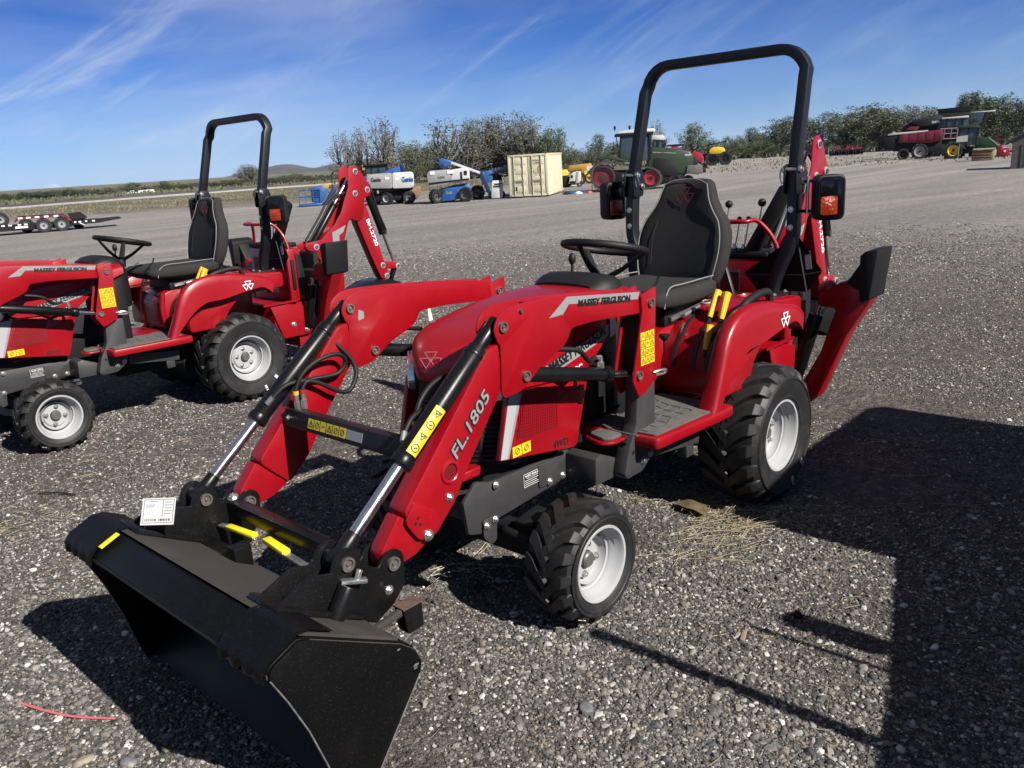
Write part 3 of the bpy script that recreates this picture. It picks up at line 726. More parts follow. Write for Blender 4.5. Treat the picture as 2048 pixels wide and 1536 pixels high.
        MB().cyl((-.375, s * .520, 1.32), (-.375, s * .520, 1.495), .0085, n=12).done('lamp_rod', 'zinc', hs)
    hoop = []
    rc = .135; zt, xt = 2.085, -.497
    hoop += [(-.366, yR, 1.53), (-.398, yR - .004, 1.66), (-.446, yR - .008, 1.84), (-.474, yR - .011, zt - rc)]
    hoop += [(xt, yR - .011 - rc + rc * math.cos(R(a)), zt - rc + rc * math.sin(R(a))) for a in (15, 30, 45, 60, 75, 90)]
    hoop = hoop + [(x, -y, z) for x, y, z in reversed(hoop)]
    # sweep a rectangular tube that keeps its flat face towards the front
    secs = []
    for i, p in enumerate(hoop):
        p = Vector(p); a = Vector(hoop[max(i - 1, 0)]); c_ = Vector(hoop[min(i + 1, len(hoop) - 1)]); t = (c_ - a).normalized()
        fx = Vector((1, 0, 0)); fx = (fx - t * fx.dot(t)).normalized(); sd_ = t.cross(fx)
        secs.append([p + fx * .030 + sd_ * .025, p - fx * .030 + sd_ * .025, p - fx * .030 - sd_ * .025, p + fx * .030 - sd_ * .025])
    MB().loft(secs).done('roll_bar_hoop', 'rops_paint', T, .007, 40)
    # ---------------- loader mounts
    for s in (1, -1):
        up_ = rounded([(.808, .82), (.808, .698), (.813, .528), (.83, .457), (.908, .405), (1.01, .403), (1.029, .423), (.998, .519), (.946, .609), (.935, .709), (.935, .82)], .012)
        mt_ = MB().prism(up_, 'y', s * .365, s * .425).done('loader_mount', 'frame_grey', T, .006)
        for x, z in ((.905, .452), (.855, .468)): bolt((x, s * .426, z), (0, s, 0), .012, mt_)
        for x, z in ((.97, .505), (.925, .525)): MB().cyl((x, s * .424, z), (x, s * .4262, z), .009, n=14).done('bolt_hole', 'decal_black', mt_)
        b = MB(); b.prism([(.955, .40), (1.14, .405), (1.135, .512), (1.10, .525), (.98, .47)], 'y', s * .214, s * .364); b.done('mount_beam', 'frame_grey', mt_, .005)
        b = MB(); b.rod((.815, s * .395, .475), (.46, s * .40, .43), .05, .07); b.box(.50, .56, min(s * .37, s * .42), max(s * .37, s * .42), .35, .42); b.done('rear_strut', 'frame_grey', mt_, .004)
        # tower plates
        tw = rounded([(.829, 1.150), (.93, 1.128), (.925, 1.06), (.995, .80), (.955, .732), (.93, .735), (.858, .77), (.845, .81)], .01)
        b = MB(); b.prism(tw, 'y', s * .440, s * .450); b.prism(tw, 'y', s * .350, s * .360)
        t_ = b.done('loader_tower', 'red_paint', T, .002)
        MB().box(.90, .93, min(s * .361, s * .439), max(s * .361, s * .439), .80, 1.06).done('tower_web', 'dull_black', t_)
        for x, z in ((.871, 1.092), (.957, .821)): pin((x, s * .450, z), (0, s, 0), .0175, t_); pin((x, s * .350, z), (0, -s, 0), .0175, t_)
        if s > 0:
            sticker((.943, .4505, .855), LX, (.03, 0, 1), .094, .130, 3, 4, t_, 9)
            b = MB(); b.tube(smooth_path([(.86, .452, .812), (.835, .462, .815), (.80, .466, .812), (.785, .462, .802), (.80, .458, .795), (.85, .455, .80)]), .0055, 8); b.done('lock_handle', 'zinc', t_)
        # ---------------- lift cylinder
        A, Bp = Vector((1.594, s * .400, .966)), Vector((.957, s * .400, .821)); d = (Bp - A).normalized()
        lc = MB().cyl(A - d * .02, A + d * .52, .0265, n=20).cyl(A + d * .49, A + d * .525, .031, n=20).done('lift_cylinder', 'black_paint', T, .003)
        MB().cyl(A + d * .52, Bp, .0135, n=14).done('cylinder_rod', 'chrome', lc)
        f0 = A + d * .475 + Vector((0, 0, .026))
        b = MB(); b.cyl(f0 - Vector((0, 0, .01)), f0 + Vector((0, 0, .022)), .012, n=6); b.cyl(f0 + Vector((0, 0, .02)), f0 + Vector((0, 0, .04)), .008, n=10); b.cyl(f0 + Vector((0, 0, .04)), f0 + Vector((.035, 0, .045)), .008, n=10); b.done('hose_fitting', 'zinc', lc)
        hz = f0 + Vector((.035, 0, .045))
        MB().tube(smooth_path([hz, hz + Vector((.05, s * .01, .0)), (1.257 if False else hz.x + .12, s * .42, .985), (1.38, s * .40, 1.01), (1.46, s * .39, 1.04)]), .0095, 8).done('hydraulic_hose', 'plastic_black', T, 0, 60)
        # ---------------- loader arm
        outer = [(.914, 1.146), (1.234, 1.181), (1.452, 1.201), (1.601, 1.208), (1.665, 1.205), (1.71, 1.178), (1.728, 1.140), (1.715, 1.105), (1.700, 1.085), (1.709, .928), (1.690, .915), (1.626, .918), (1.587, .930), (1.526, .975), (1.373, 1.030), (1.342, 1.080), (1.21, 1.080), (.927, 1.058)]
        outer = rounded(outer, [.01, .1, .1, .05, .04, .04, .04, .02, .03, .02, .02, .02, .03, .05, .03, .02, .05, .01], 4)
        b = MB(); b.prism(outer, 'y', s * .4315, s * .4385); b.prism(outer, 'y', s * .3535, s * .3605)
        core = [(.95, 1.138), (1.234, 1.170), (1.52, 1.196), (1.52, 1.00), (1.40, 1.035), (1.342, 1.088), (1.21, 1.090), (.95, 1.068)]
        b.prism(core, 'y', s * .3606, s * .4314)
        arm = b.done('loader_arm', 'red_paint', T, .002, 40)
        beam = rounded([(1.705, 1.095), (1.752, 1.087), (1.946, .885), (2.089, .735), (2.150, .672), (2.035, .560), (1.935, .648), (1.875, .735), (1.709, .935), (1.690, .960)], [.0, .02, .02, .01, .03, .02, .02, .02, .02, .0])
        bm_ = MB().prism(beam, 'y', s * .354, s * .431).done('arm_beam', 'red_paint', arm, .004)
        # rounded end plate with three small holes, toe plate carrying the bucket pin
        MB().prism(rounded([(2.105, .705), (2.148, .650), (2.10, .575), (2.045, .565), (2.01, .600), (2.02, .64)], .02), 'y', s * .4305, s * .4365).done('end_plate', 'red_paint', arm, .0015)
        toe = rounded([(2.155, .672), (2.235, .580), (2.235, .535), (2.20, .515), (2.10, .528), (2.04, .560), (2.035, .572)], [.01, .03, .03, .03, .02, .02, .01])
        MB().prism(toe, 'y', s * .365, s * .420).done('toe_plate', 'red_paint', arm, .004)
        for dx, dz in ((0, 0), (.018, .008), (.006, .022)): MB().cyl((2.112 + dx - .02, s * .436, .625 + dz), (2.112 + dx - .02, s * .4372, .625 + dz), .0055, n=10).done('bolt_hole', 'decal_black', arm)
        bolt((2.065, s * .4365, .580), (0, s, 0), .0125, arm); bolt((1.963, s * .431, .665), (0, s, 0), .010, arm)
        b = MB(); b.lathe([(.026, -.06), (.026, .004), (.030, .007), (.037, .005), (.039, 0)], (1.952, s * .431 if s > 0 else -.431, .745), 'y', 28)
        if s < 0: b.move(Matrix.Translation((0, -.431, 0)) @ Matrix.Diagonal((1, -1, 1, 1)) @ Matrix.Translation((0, .431, 0)))
        b.done('cross_tube_end', 'red_paint', arm)
        MB().cyl((1.952, s * .40, .745), (1.952, s * .4315, .745), .0255, n=24).done('tube_bore', 'mesh_red', arm)
        pin((1.688, s * .4385, 1.148), (0, s, 0), .0175, arm); pin((1.592, s * .4385, .966), (0, s, 0), .0175, arm); pin((1.60, s * .4385, 1.185), (0, s, 0), .007, arm)
        pin((1.688, s * .3535, 1.148), (0, -s, 0), .0175, arm); pin((1.592, s * .3535, .966), (0, -s, 0), .0175, arm)
        if s > 0:
            plate([(0, 0), (.072, -.0), (.105, .030), (.520, -.020), (.532, .006), (.097, .057)], (1.459, .4385, 1.135), LX, UP, 'decal_silver', arm, 'brand_band')
            text('MASSEY FERGUSON', .032, 'decal_black', arm, (1.305, .4395, 1.149), (-1, 0, -.105), UP, bold=.0016, width=.315)
            text('FL.1805', .058, 'decal_silver', arm, (1.925, .4312, .772), (-.71, 0, .70), (.70, 0, .71), bold=.0006, shear=.22, width=.235, lift=.0022)
            text('FL.1805', .058, 'decal_black', arm, (1.925, .4312, .772), (-.71, 0, .70), (.70, 0, .71), bold=.0042, shear=.22, width=.243, lift=.0010)
        else:
            plate(rounded([(0, 0), (.028, .004), (.030, .03), (.006, .042)], .005), (1.655, -.3535, 1.095), LX, UP, 'decal_silver', arm, 'lift_mark')
            plate([(0, 0), (.022, 0), (.012, .05), (.0, .05)], (1.30, -.352, 1.03), LX, UP, 'decal_white', arm, 'tag')
            plate([(-.097, .057), (-.532, .006), (-.520, -.020), (-.105, .030), (-.072, 0), (0, 0)], (1.459, -.4385, 1.135), (1, 0, 0), UP, 'decal_silver', arm, 'brand_band')
        # ---------------- bucket cylinder
        A, Bp = Vector((1.688, s * .396, 1.148)), Vector((2.365, s * .396, .612)); d = (Bp - A).normalized(); L = (Bp - A).length
        bc = MB().cyl(A - d * .02, A + d * .10, .0255, n=20).cyl(A + d * .095, A + d * .535, .0325, n=24).cyl(A + d * .115, A + d * .13, .0345, n=24).cyl(A + d * .515, A + d * .545, .036, n=24).done('bucket_cylinder', 'black_paint', T, .003)
        MB().cyl(A + d * .54, Bp - d * .075, .0185, n=18).done('cylinder_rod', 'chrome', bc)
        MB().cyl(Bp - d * .085, Bp - d * .01, .023, .026, 18).cyl(Bp - Vector((0, .03, 0)), Bp + Vector((0, .03, 0)), .030, n=20).done('rod_eye', 'black_paint', bc, .003)
        if s > 0:
            # sticker bent round the barrel
            b = MB(); sgs = 8; q = Vector((0, 1, 0)); q = (q - d * q.dot(d)).normalized(); p_ = d.cross(q)
            ring = []
            for k in range(sgs + 1):
                a = R(-8 + 62 * k / sgs); n_ = q * math.cos(a) + (-p_) * math.sin(a) if False else q * math.cos(a) + p_ * math.sin(a)
                ring.append(n_)
            ups = 1 if (ring[-1].z > ring[0].z) else -1
            ring = [q * math.cos(R(-10 + 66 * k / sgs)) + p_ * ups * math.sin(R(-10 + 66 * k / sgs)) for k in range(sgs + 1)]
            secs = [[A + d * l + n_ * .0330 for n_ in ring] for l in (.335, .395, .455, .505)]
            st_ = b.loft(secs, False, False).done('warning_sticker', 'decal_yellow', bc)
            mk = MB(); n_ = (ring[4]).normalized(); w_ = d.cross(n_)
            for k in range(4):
                cpt = A + d * (.357 + .0420 * k) + n_ * .0345
                rr_ = .0125
                if k % 2 == 0:
                    tri = [cpt + (w_ * math.cos(t) + d * math.sin(t)) * rr_ for t in (R(90), R(210), R(330), R(90))]
                else:
                    tri = [cpt + (w_ * math.cos(t) + d * math.sin(t)) * rr_ for t in [R(45 * j) for j in range(9)]]
                for a_, c_ in zip(tri[:-1], tri[1:]): mk.rod(a_, c_, .002, .0006, n_)
                mk.rod(cpt - w_ * .005 - d * .003, cpt + w_ * .005 + d * .003, .003, .0006, n_)
            mk.done('sticker_print', 'decal_black', bc)
    # ---------------- cross beam with stickers and hoses
    cbm = MB().rod((1.985, -.354, .800), (1.985, .354, .800), .085, .062, (-.3, 0, 1)).done('cross_beam', 'satin_black', T, .004)
    fnx = Vector((.958, 0, .287)); fu = Vector((-.287, 0, .958))
    o_ = Vector((1.985, -.20, .800)) + fnx * .0428 - fu * .016
    sticker(o_, (0, 1, 0), fu, .215, .034, 6, 1, cbm, 11)
    plate([(0, 0), (.085, 0), (.085, .032), (0, .032)], o_ + Vector((0, .219, 0)) + fu * .001, (0, 1, 0), fu, 'decal_silver', cbm, 'info_sticker')
    bolt(Vector((1.985, -.325, .800)) + fnx * .043, fnx, .007, cbm); bolt(Vector((1.985, .325, .800)) + fnx * .043, fnx, .007, cbm)
    for s in (1, -1):
        b = MB()
        for dx in (0, .028): b.cyl((1.955 + dx, s * .325, .828), (1.955 + dx, s * .325, .862), .012, n=6).cyl((1.955 + dx, s * .325, .862), (1.955 + dx, s * .325, .888), .009, n=10)
        ft_ = b.done('hose_coupling', 'zinc', T)
        b = MB(); b.cyl((1.955, s * .325, .886), (1.955, s * .325, .900), .0105, n=10); b.done('colour_band', 'decal_red', ft_)
        b = MB(); b.cyl((1.983, s * .325, .886), (1.983, s * .325, .900), .0105, n=10); b.done('colour_band', 'knob_yellow', ft_)
        h1 = [(1.955, s * .325, .90), (1.93, s * .322, .925), (1.88, s * .315, .905), (1.82, s * .31, .865), (1.765, s * .31, .850), (1.722, s * .315, .895), (1.717, s * .33, .95), (1.748, s * .35, 1.005), (1.783, s * .37, 1.048), (1.795, s * .385, 1.075)]
        MB().tube(smooth_path(h1, 5), .0085, 8).done('hydraulic_hose', 'plastic_black', T, 0, 60)
        h2 = [(1.983, s * .325, .90), (1.95, s * .32, .955), (1.88, s * .31, .995), (1.80, s * .305, 1.00), (1.765, s * .31, .965), (1.80, s * .318, .925), (1.90, s * .33, .925), (2.0, s * .345, .925), (2.06, s * .36, .885)]
        MB().tube(smooth_path(h2, 5), .0085, 8).done('hydraulic_hose', 'plastic_black', T, 0, 60)
        MB().cyl((1.80, s * .392, 1.09), (1.792, s * .384, 1.062), .010, n=10).done('hose_fitting', 'zinc', T); MB().cyl((2.055, s * .359, .89), (2.075, s * .372, .868), .010, n=10).done('hose_fitting', 'zinc', T)
    # ---------------- bucket
    prof = [(2.722, .516), (2.728, .532), (2.712, .548), (2.640, .578), (2.610, .572), (2.342, .424), (2.296, .385), (2.280, .338), (2.292, .296), (2.452, .095), (2.528, .006)]
    shell = poly_thick(prof, .009)
    b = MB(); b.prism(shell, 'y', -.602, .602)
    bk = b.done('bucket', 'bucket_paint', T, .0015, 50)
    MB().tube([(2.716, -.60, .520), (2.716, .60, .520)], .013, 12).done('rolled_lip', 'dusty_black', bk, 0, 60)
    MB().prism([(2.632, .5855), (2.612, .5835), (2.346, .4365), (2.342, .4345), (2.342, .424), (2.61, .574)], 'y', -.601, .601).done('back_plate', 'dusty_black', bk)
    sidep = [(2.726, .514), (2.722, .535), (2.710, .546), (2.640, .575), (2.610, .568), (2.342, .418), (2.296, .378), (2.277, .334), (2.286, .298), (2.452, .09), (2.530, 0.004), (2.556, .004), (2.580, .090), (2.605, .200), (2.645, .330), (2.690, .440)]
    for s in (1, -1):
        spl = MB().prism(sidep, 'y', s * .602, s * .612).done('side_plate', 'bucket_paint', bk, .0015)
        MB().tube([(x, s * .612, z) for x, z in sidep[8:]] + [(sidep[0][0], s * .612, sidep[0][1])], .0022, 5).done('worn_edge', 'worn_steel', spl, 0, 60)
        MB().tube([(x, s * .612, z) for x, z in sidep[4:9]], .0016, 5).done('worn_edge', 'dusty_black', spl, 0, 60)
        for q_, w_ in (((2.297, .330), .007), ((2.30, .322), .005), ((2.35, .405), .004)): MB().ball((q_[0], s * .6125, q_[1]), w_, 1.4, .08, .6).done('paint_chip', 'worn_steel', spl)
        # wrap-over step pad on the corner
        pp = [(2.742, .512), (2.742, .535), (2.720, .560), (2.644, .594), (2.604, .590), (2.540, .556)]
        ys = [s * (.40 + .2 * k / 10) for k in range(11)]
        secs = []
        for k, y in enumerate(ys):
            wob = .006 * math.sin(k * 2.2)
            secs.append([(x + (wob if i < 2 else 0), y, z - (wob if i < 2 else 0)) for i, (x, z) in enumerate(pp)] + [(x - .006, y, z - .008) for x, z in reversed(pp)])
        MB().loft(secs).done('step_pad', 'bucket_paint', bk, 0, 50)
        # mounting ears: two plates and a spacer each side
        ear = [(2.60, .560), (2.583, .585), (2.52, .612), (2.478, .622), (2.418, .605)] + arc(2.365, .612, .044, 20, 160, 8) + [(2.318, .588), (2.262, .556)] + arc(2.210, .549, .042, 60, 190, 8) + [(2.176, .466), (2.220, .425), (2.288, .392), (2.40, .455)]
        b = MB()
        for y in (.430, .346): b.prism(ear, 'y', s * y, s * (y + .011))
        b.prism([(2.61, .584), (2.35, .442), (2.35, .456), (2.60, .598)], 'y', s * .33, s * .47)
        er = b.done('mount_ear', 'black_paint', bk, .0015)
        for x, z in ((2.365, .612), (2.210, .549)):
            pin((x, s * .441, z), (0, s, 0), .021, er); pin((x, s * .346, z), (0, -s, 0), .021, er)
        bolt((2.235, s * .441, .475), (0, s, 0), .010, er)
        MB().cyl((2.26, s * .441, .505), (2.26, s * .4425, .505), .008, n=12).done('bolt_hole', 'decal_black', er)
        # latch tube with a plated lever outside the ear
        lt = MB().cyl((2.455, s * .462, .462), (2.385, s * .462, .560), .026, n=18).done('latch_tube', 'black_paint', bk, .002)
        b = MB(); b.rod((2.395, s * .445, .572), (2.33, s * .475, .560), .022, .012); b.cyl((2.355, s * .462, .565), (2.340, s * .462, .592), .010, n=6); b.done('latch_lever', 'zinc', lt, .002)
        # angle iron behind the heel, rust showing through
        sbk = MB().prism(rounded([(2.165, .345), (2.225, .345), (2.235, .425), (2.165, .425)], .008), 'y', min(s * .455, s * .50), max(s * .455, s * .50)).done('stop_bracket', 'black_paint', bk, .003)
        MB().prism([(2.164, .4255), (2.236, .4255), (2.236, .430), (2.164, .430)], 'y', min(s * .454, s * .501), max(s * .454, s * .501)).done('bare_steel', 'rust_edge', sbk)
        MB().rod((2.34, s * .485, .408), (2.236, s * .485, .418), .02, .02).done('weld_bar', 'dusty_black', sbk, .003)
    MB().rod((2.272, -.345, .555), (2.272, .345, .555), .045, .05).done('tie_bar', 'black_paint', bk, .004)
    bolt((2.27, -.342, .585), (.3, .2, 1), .013, bk)
    for p0, p1, p2 in (((2.335, -.335, .510), (2.325, -.300, .510), (2.31, -.150, .510)),):
        hd = MB().rod(p0, p1, .022, .008).done('latch_handle', 'zinc', bk, .001)
        MB().rod(p1, p2, .026, .014).done('handle_grip', 'grip_yellow', hd, .004)
    hd = MB().rod((2.33, .19, .505), (2.325, .02, .515), .024, .008).done('latch_handle', 'zinc', bk, .001)
    MB().rod((2.325, .06, .518), (2.315, -.075, .522), .030, .016).done('handle_grip', 'grip_yellow', hd, .005)
    MB().box(2.36, 2.42, -.14, -.09, .44, .52).done('stop_block', 'black_paint', bk, .004)
    MB().box(2.36, 2.44, -.33, -.14, .445, .475).done('ear_gusset', 'black_paint', bk, .003)
    # paper shipping label lying on the ear
    lab = MB().faces([(2.477, -.533, .620), (2.418, -.420, .628), (2.535, -.260, .600), (2.583, -.385, .592)], [(0, 1, 2, 3)])
    Lx = (Vector((-.059, .113, .008))); o_ = Vector((2.583, -.395, .600))
    xd_, yd_ = Vector((-.040, .118, .012)), Vector((-.105, -.120, .03))
    xd_ = Vector((-.62, .78, 0)); yd_ = Vector((-.42, -.33, .85)); o_ = Vector((2.592, -.342, .604))
    lab.bm.free()
    def labp(u, v): return None
    lp = plate([(0, 0), (.110, 0), (.110, .086), (0, .086)], o_, xd_, yd_, 'paper', bk, 'shipping_label')
    sg = [[(.007, .007), (.105, .007), (.105, .081), (.007, .081), (.007, .007)], [(.070, .026), (.070, .081)]]
    for k in range(5): sg.append([(.076, .072 - .009 * k), (.076 + .022 + .004 * (k % 2), .072 - .009 * k)])
    sg += [[(.028, .075), (.050, .075)], [(.015, .064), (.042, .064)], [(.015, .058), (.040, .058)]]
    lt_ = strokes(sg, .0016, o_, xd_, yd_, 'ink_grey', None, 'tmp', lift=.0014, th=.0004); join_into(lp, lt_)
    bars = []; rg = random.Random(5)
    for x0 in (.014, .060):
        x = x0
        while x < x0 + .038: bars.append([(x, .013), (x, .019)]); x += rg.choice((.002, .003, .0042))
    bt = strokes(bars, .0013, o_, xd_, yd_, 'decal_black', None, 'tmp', lift=.0014, th=.0004); join_into(lp, bt)
    plate([(0, 0), (.026, 0), (.026, .066), (0, .066)], (2.708, -.395, .560), (0, 1, 0), (-.072, 0, .030), 'grip_yellow', bk, 'yellow_sticker', lift=.0015)
    # ---------------- backhoe
    b = MB()
    for s in (1, -1):
        b.prism(rounded([(-.36, .655), (-.50, .64), (-.67, .602), (-.75, .40), (-.705, .36), (-.46, .36)], .015), 'y', s * .335, s * .350)
        b.prism(rounded([(-.62, .62), (-.80, .52), (-.82, .34), (-.76, .26), (-.62, .25)], .02), 'y', s * .30, s * .315)
    b.box(-.74, -.40, -.334, .334, .40, .63); b.box(-.82, -.64, -.28, .28, .25, .60)
    bf = b.done('backhoe_frame', 'red_paint', T, .004)
    for x, z in ((-.56, .46), (-.68, .40)): bolt((x, .351, z), (0, 1, 0), .016, bf)
    MB().box(-.30, -.62, .352, .366, .645, .66).done('step_edge', 'red_paint', bf)
    cons = MB().box(-.74, -.62, -.29, .29, .63, 1.06).done('backhoe_console', 'red_paint', T, .012)
    for (y0, z0, w_, h_) in ((-.24, .86, .10, .14), (-.08, .86, .13, .14), (-.20, .70, .30, .10)):
        plate([(0, 0), (w_, 0), (w_, h_), (0, h_)], (-.6195, y0, z0), (0, 1, 0), UP, 'decal_silver', cons, 'info_sticker')
        plate([(0.01, 0.02), (w_ - .01, .02), (w_ - .01, h_ - .015), (.01, h_ - .015)], (-.618, y0, z0), (0, 1, 0), UP, 'mesh_red' if z0 > .8 else 'paper', cons, 'info_print')
    cdk = MB().box(-.78, -.62, -.29, .20, 1.062, 1.10).done('control_deck', 'dull_black', T, .01)
    for y, z, r_ in ((-.073, 1.331, .021), (-.009, 1.257, .013), (.045, 1.258, .013), (.122, 1.337, .022)):
        bend = .02 if r_ > .02 else .006
        lv = MB().tube(smooth_path([(-.70, y - .02, 1.10), (-.705, y - bend, 1.18), (-.715, y, z)]), .0045, 8).lathe([(.016, 0), (.018, .008), (.010, .022), (.006, .03)], (-.70, y - .02, 1.098), 'z', 14).done('backhoe_lever', 'zinc', T)
        MB().ball((-.715, y, z + r_ * .6), r_, u=16, v=12).done('lever_knob', 'plastic_black', lv, 0, 80)
    for s in (1, -1):
        MB().tube(smooth_path([(-.66, s * .30, .66), (-.655, s * .29, .92), (-.65, s * .235, 1.14), (-.60, s * .16, 1.26), (-.52, s * .13, 1.268), (-.50, s * .06, 1.268), (-.50, 0, 1.268)], 5), .0125, 10).done('grab_rail', 'red_paint', T, 0, 60)
    # folded moulded seat shell of the backhoe station
    ap, cl, bl, br, cr_ = (-.435, .448, 1.215), (-.470, .150, 1.012), (-.470, .222, .925), (-.445, .504, .932), (-.455, .572, 1.036)
    mid = (-.452, .478, 1.02)
    sm_ = MB().faces([ap, cl, bl, br, cr_, mid], [(0, 1, 5), (1, 2, 3, 5), (0, 5, 4), (5, 3, 4)])
    bmesh.ops.solidify(sm_.bm, geom=sm_.bm.faces[:], thickness=.012)
    sh = sm_.done('seat_shell', 'plastic_black', T, .002, 20)
    fold = Vector(br) - Vector(ap); MB().tube([Vector(ap) + Vector((.008, 0, 0)), Vector(br) + Vector((.010, 0, 0))], .004, 6).done('fold_edge', 'frame_grey', sh)
    MB().tube([Vector(cl) + Vector((.006, 0, -.01)), Vector(mid) + Vector((.012, 0, -.005)), Vector(cr_) + Vector((.008, 0, 0))], .003, 6).done('crease', 'frame_grey', sh)
    xdv = (Vector(cr_) - Vector(mid)).normalized(); ydv = (Vector(ap) - Vector(mid)); nv = xdv.cross(ydv).normalized(); off = .004 if nv.x > 0 else -.004
    plate([(0, 0), (.030, 0), (.030, .088), (0, .088)], Vector(mid) + xdv * .020 + ydv * .10, xdv, (-.05, -.12, .9), 'decal_silver', sh, 'info_sticker', lift=.009)
    MB().rod((-.66, .085, 1.08), (-.70, .272, 1.43), .075, .07, (1, 0, 0)).done('hose_guard', 'satin_black', T, .02)
    MB().rod((-.585, -.02, 1.02), (-.56, .05, .85), .02, .012).done('boom_lock', 'satin_black', T, .003)
    b = MB(); b.box(-.665, -.585, .305, .330, .64, 1.03); sp_ = b.done('side_shield', 'red_paint', T, .008)
    MB().prism(rounded([(-.668, 1.03), (-.72, 1.0), (-.745, .78), (-.71, .68), (-.668, .68)], .02), 'y', .22, .328).done('side_pad', 'dull_black', sp_, .008)
    MB().box(-.640, -.612, .331, .345, .74, .98).done('pad_strip', 'dull_black', sp_, .004)
    # boom, dipper, bucket
    boom = [(-1.463, 1.60), (-1.475, 1.655), (-1.505, 1.682), (-1.552, 1.686), (-1.61, 1.64), (-1.715, 1.461), (-1.695, 1.425), (-1.626, 1.394), (-1.591, 1.231), (-1.521, 1.201), (-1.448, 1.234), (-1.417, 1.195), (-1.351, 1.037), (-1.325, .994), (-1.300, .559), (-1.20, .486), (-1.02, .367), (-1.00, .52), (-1.085, .904), (-1.028, .983), (-.962, 1.010), (-.945, 1.040), (-.965, 1.068), (-1.114, 1.078), (-1.265, 1.189), (-1.352, 1.290), (-1.409, 1.41), (-1.46, 1.508)]
    b = MB()
    for y in (.062, -.070): b.prism(boom, 'y', y, y + .008)
    b.prism([(-1.34, 1.03), (-1.30, .56), (-1.10, .44), (-1.02, .50), (-1.10, .90), (-1.13, 1.05), (-1.27, 1.17)], 'y', -.062, .062)
    bo = b.done('boom', 'red_paint', T, .002)
    for x, z in ((-1.548, 1.634), (-1.522, 1.445), (-1.662, 1.469), (-1.053, 1.025)):
        for y in (.070, -.070):
            MB().cyl((x, y, z), (x, y * 1.09, z), .026, n=20).done('pin_boss', 'rim_paint', bo)
            pin((x, y * 1.09, z), (0, 1 if y > 0 else -1, 0), .0155, bo)
    plate([(0, 0), (.068, .0), (.075, .095), (.12, .115), (.155, .175), (.005, .125)], (-1.229, .071, 1.005), LX, UP, 'decal_silver', bo, 'brand_band')
    text('FERGUSON', .030, 'decal_black', bo, (-1.262, .072, .85), (-.12, 0, 1), (1, 0, .12), bold=.001, width=.18)
    dip = rounded([(-1.560, 1.33), (-1.64, 1.35), (-1.672, 1.277), (-1.800, .800), (-1.880, .795), (-1.985, .765), (-1.99, .715), (-1.82, .735), (-1.855, .655), (-1.80, .630), (-1.745, .66), (-1.680, .807), (-1.53, 1.20)], .02)
    dp = MB().prism(dip, 'y', -.045, .045).done('dipper_arm', 'red_paint', T, .006)
    for x, z in ((-1.774, .773), (-1.954, .744), (-1.81, .67)):
        MB().cyl((x, .045, z), (x, .052, z), .026, n=20).done('pin_boss', 'rim_paint', dp); pin((x, .052, z), (0, 1, 0), .0155, dp)
        MB().cyl((x, -.045, z), (x, -.052, z), .026, n=20).done('pin_boss', 'rim_paint', dp)
    text('BH.2720', .052, 'decal_white', dp, (-1.635, .0455, 1.205), (-.30, 0, -.95), (-.95, 0, .30), bold=.0012, width=.26)
    A, Bp = Vector((-1.053, 0, 1.030)), Vector((-1.530, 0, 1.590)); d = (Bp - A).normalized()
    c1 = MB().cyl(A, A + d * .44, .030, n=18).cyl(A + d * .42, A + d * .45, .035, n=18).done('boom_cylinder', 'black_paint', T, .003)
    MB().cyl(A + d * .44, Bp, .015, n=12).done('cylinder_rod', 'chrome', c1)
    A, Bp = Vector((-1.705, 0, 1.465)), Vector((-1.950, 0, .775)); d = (Bp - A).normalized()
    c1 = MB().cyl(A, A + d * .42, .034, n=18).cyl(A + d * .40, A + d * .43, .038, n=18).done('dipper_cylinder', 'black_paint', T, .003)
    MB().cyl(A + d * .42, Bp, .015, n=12).done('cylinder_rod', 'chrome', c1)
    for y in (.03, -.03):
        MB().tube(smooth_path([(-1.60, y, 1.60), (-1.72, y, 1.50), (-1.80, y, 1.25), (-1.86, y, 1.10), (-1.85, y * 1.3, 1.05)]), .010, 8).done('hydraulic_hose', 'plastic_black', T, 0, 60)
        MB().tube(smooth_path([(-1.02, y, 1.08), (-1.18, y, 1.26), (-1.30, y, 1.40), (-1.44, y, 1.46)]), .010, 8).done('hydraulic_hose', 'plastic_black', T, 0, 60)
    MB().prism(rounded([(-1.10, .42), (-1.02, 1.0), (-.98, .98), (-.96, .44)], .01), 'y', -.12, .12).done('swing_post', 'dull_black', T, .01)
    bprof = [(-1.36, .555), (-1.60, .640), (-1.76, .650), (-1.90, .600), (-1.95, .54), (-1.90, .46), (-1.72, .42)]
    b = MB(); b.prism(poly_thick(bprof, .012), 'y', -.14, .14)
    for y in (.14, -.152): b.prism(bprof, 'y', y, y + .012)
    hb_ = b.done('digging_bucket', 'black_paint', T, .002)
    for k in range(4):
        y = -.12 + k * .08
        MB().prism([(-1.28, .515), (-1.37, .545), (-1.37, .565)], 'y', y - .014, y + .014).done('bucket_tooth', 'black_paint', hb_)
    b = MB(); b.rod((-1.81, 0, .67), (-1.78, 0, .60), .06, .05, (1, 0, 0)); b.rod((-1.955, 0, .745), (-1.885, 0, .62), .05, .03, (1, 0, 0)); b.done('bucket_link', 'black_paint', hb_, .004)
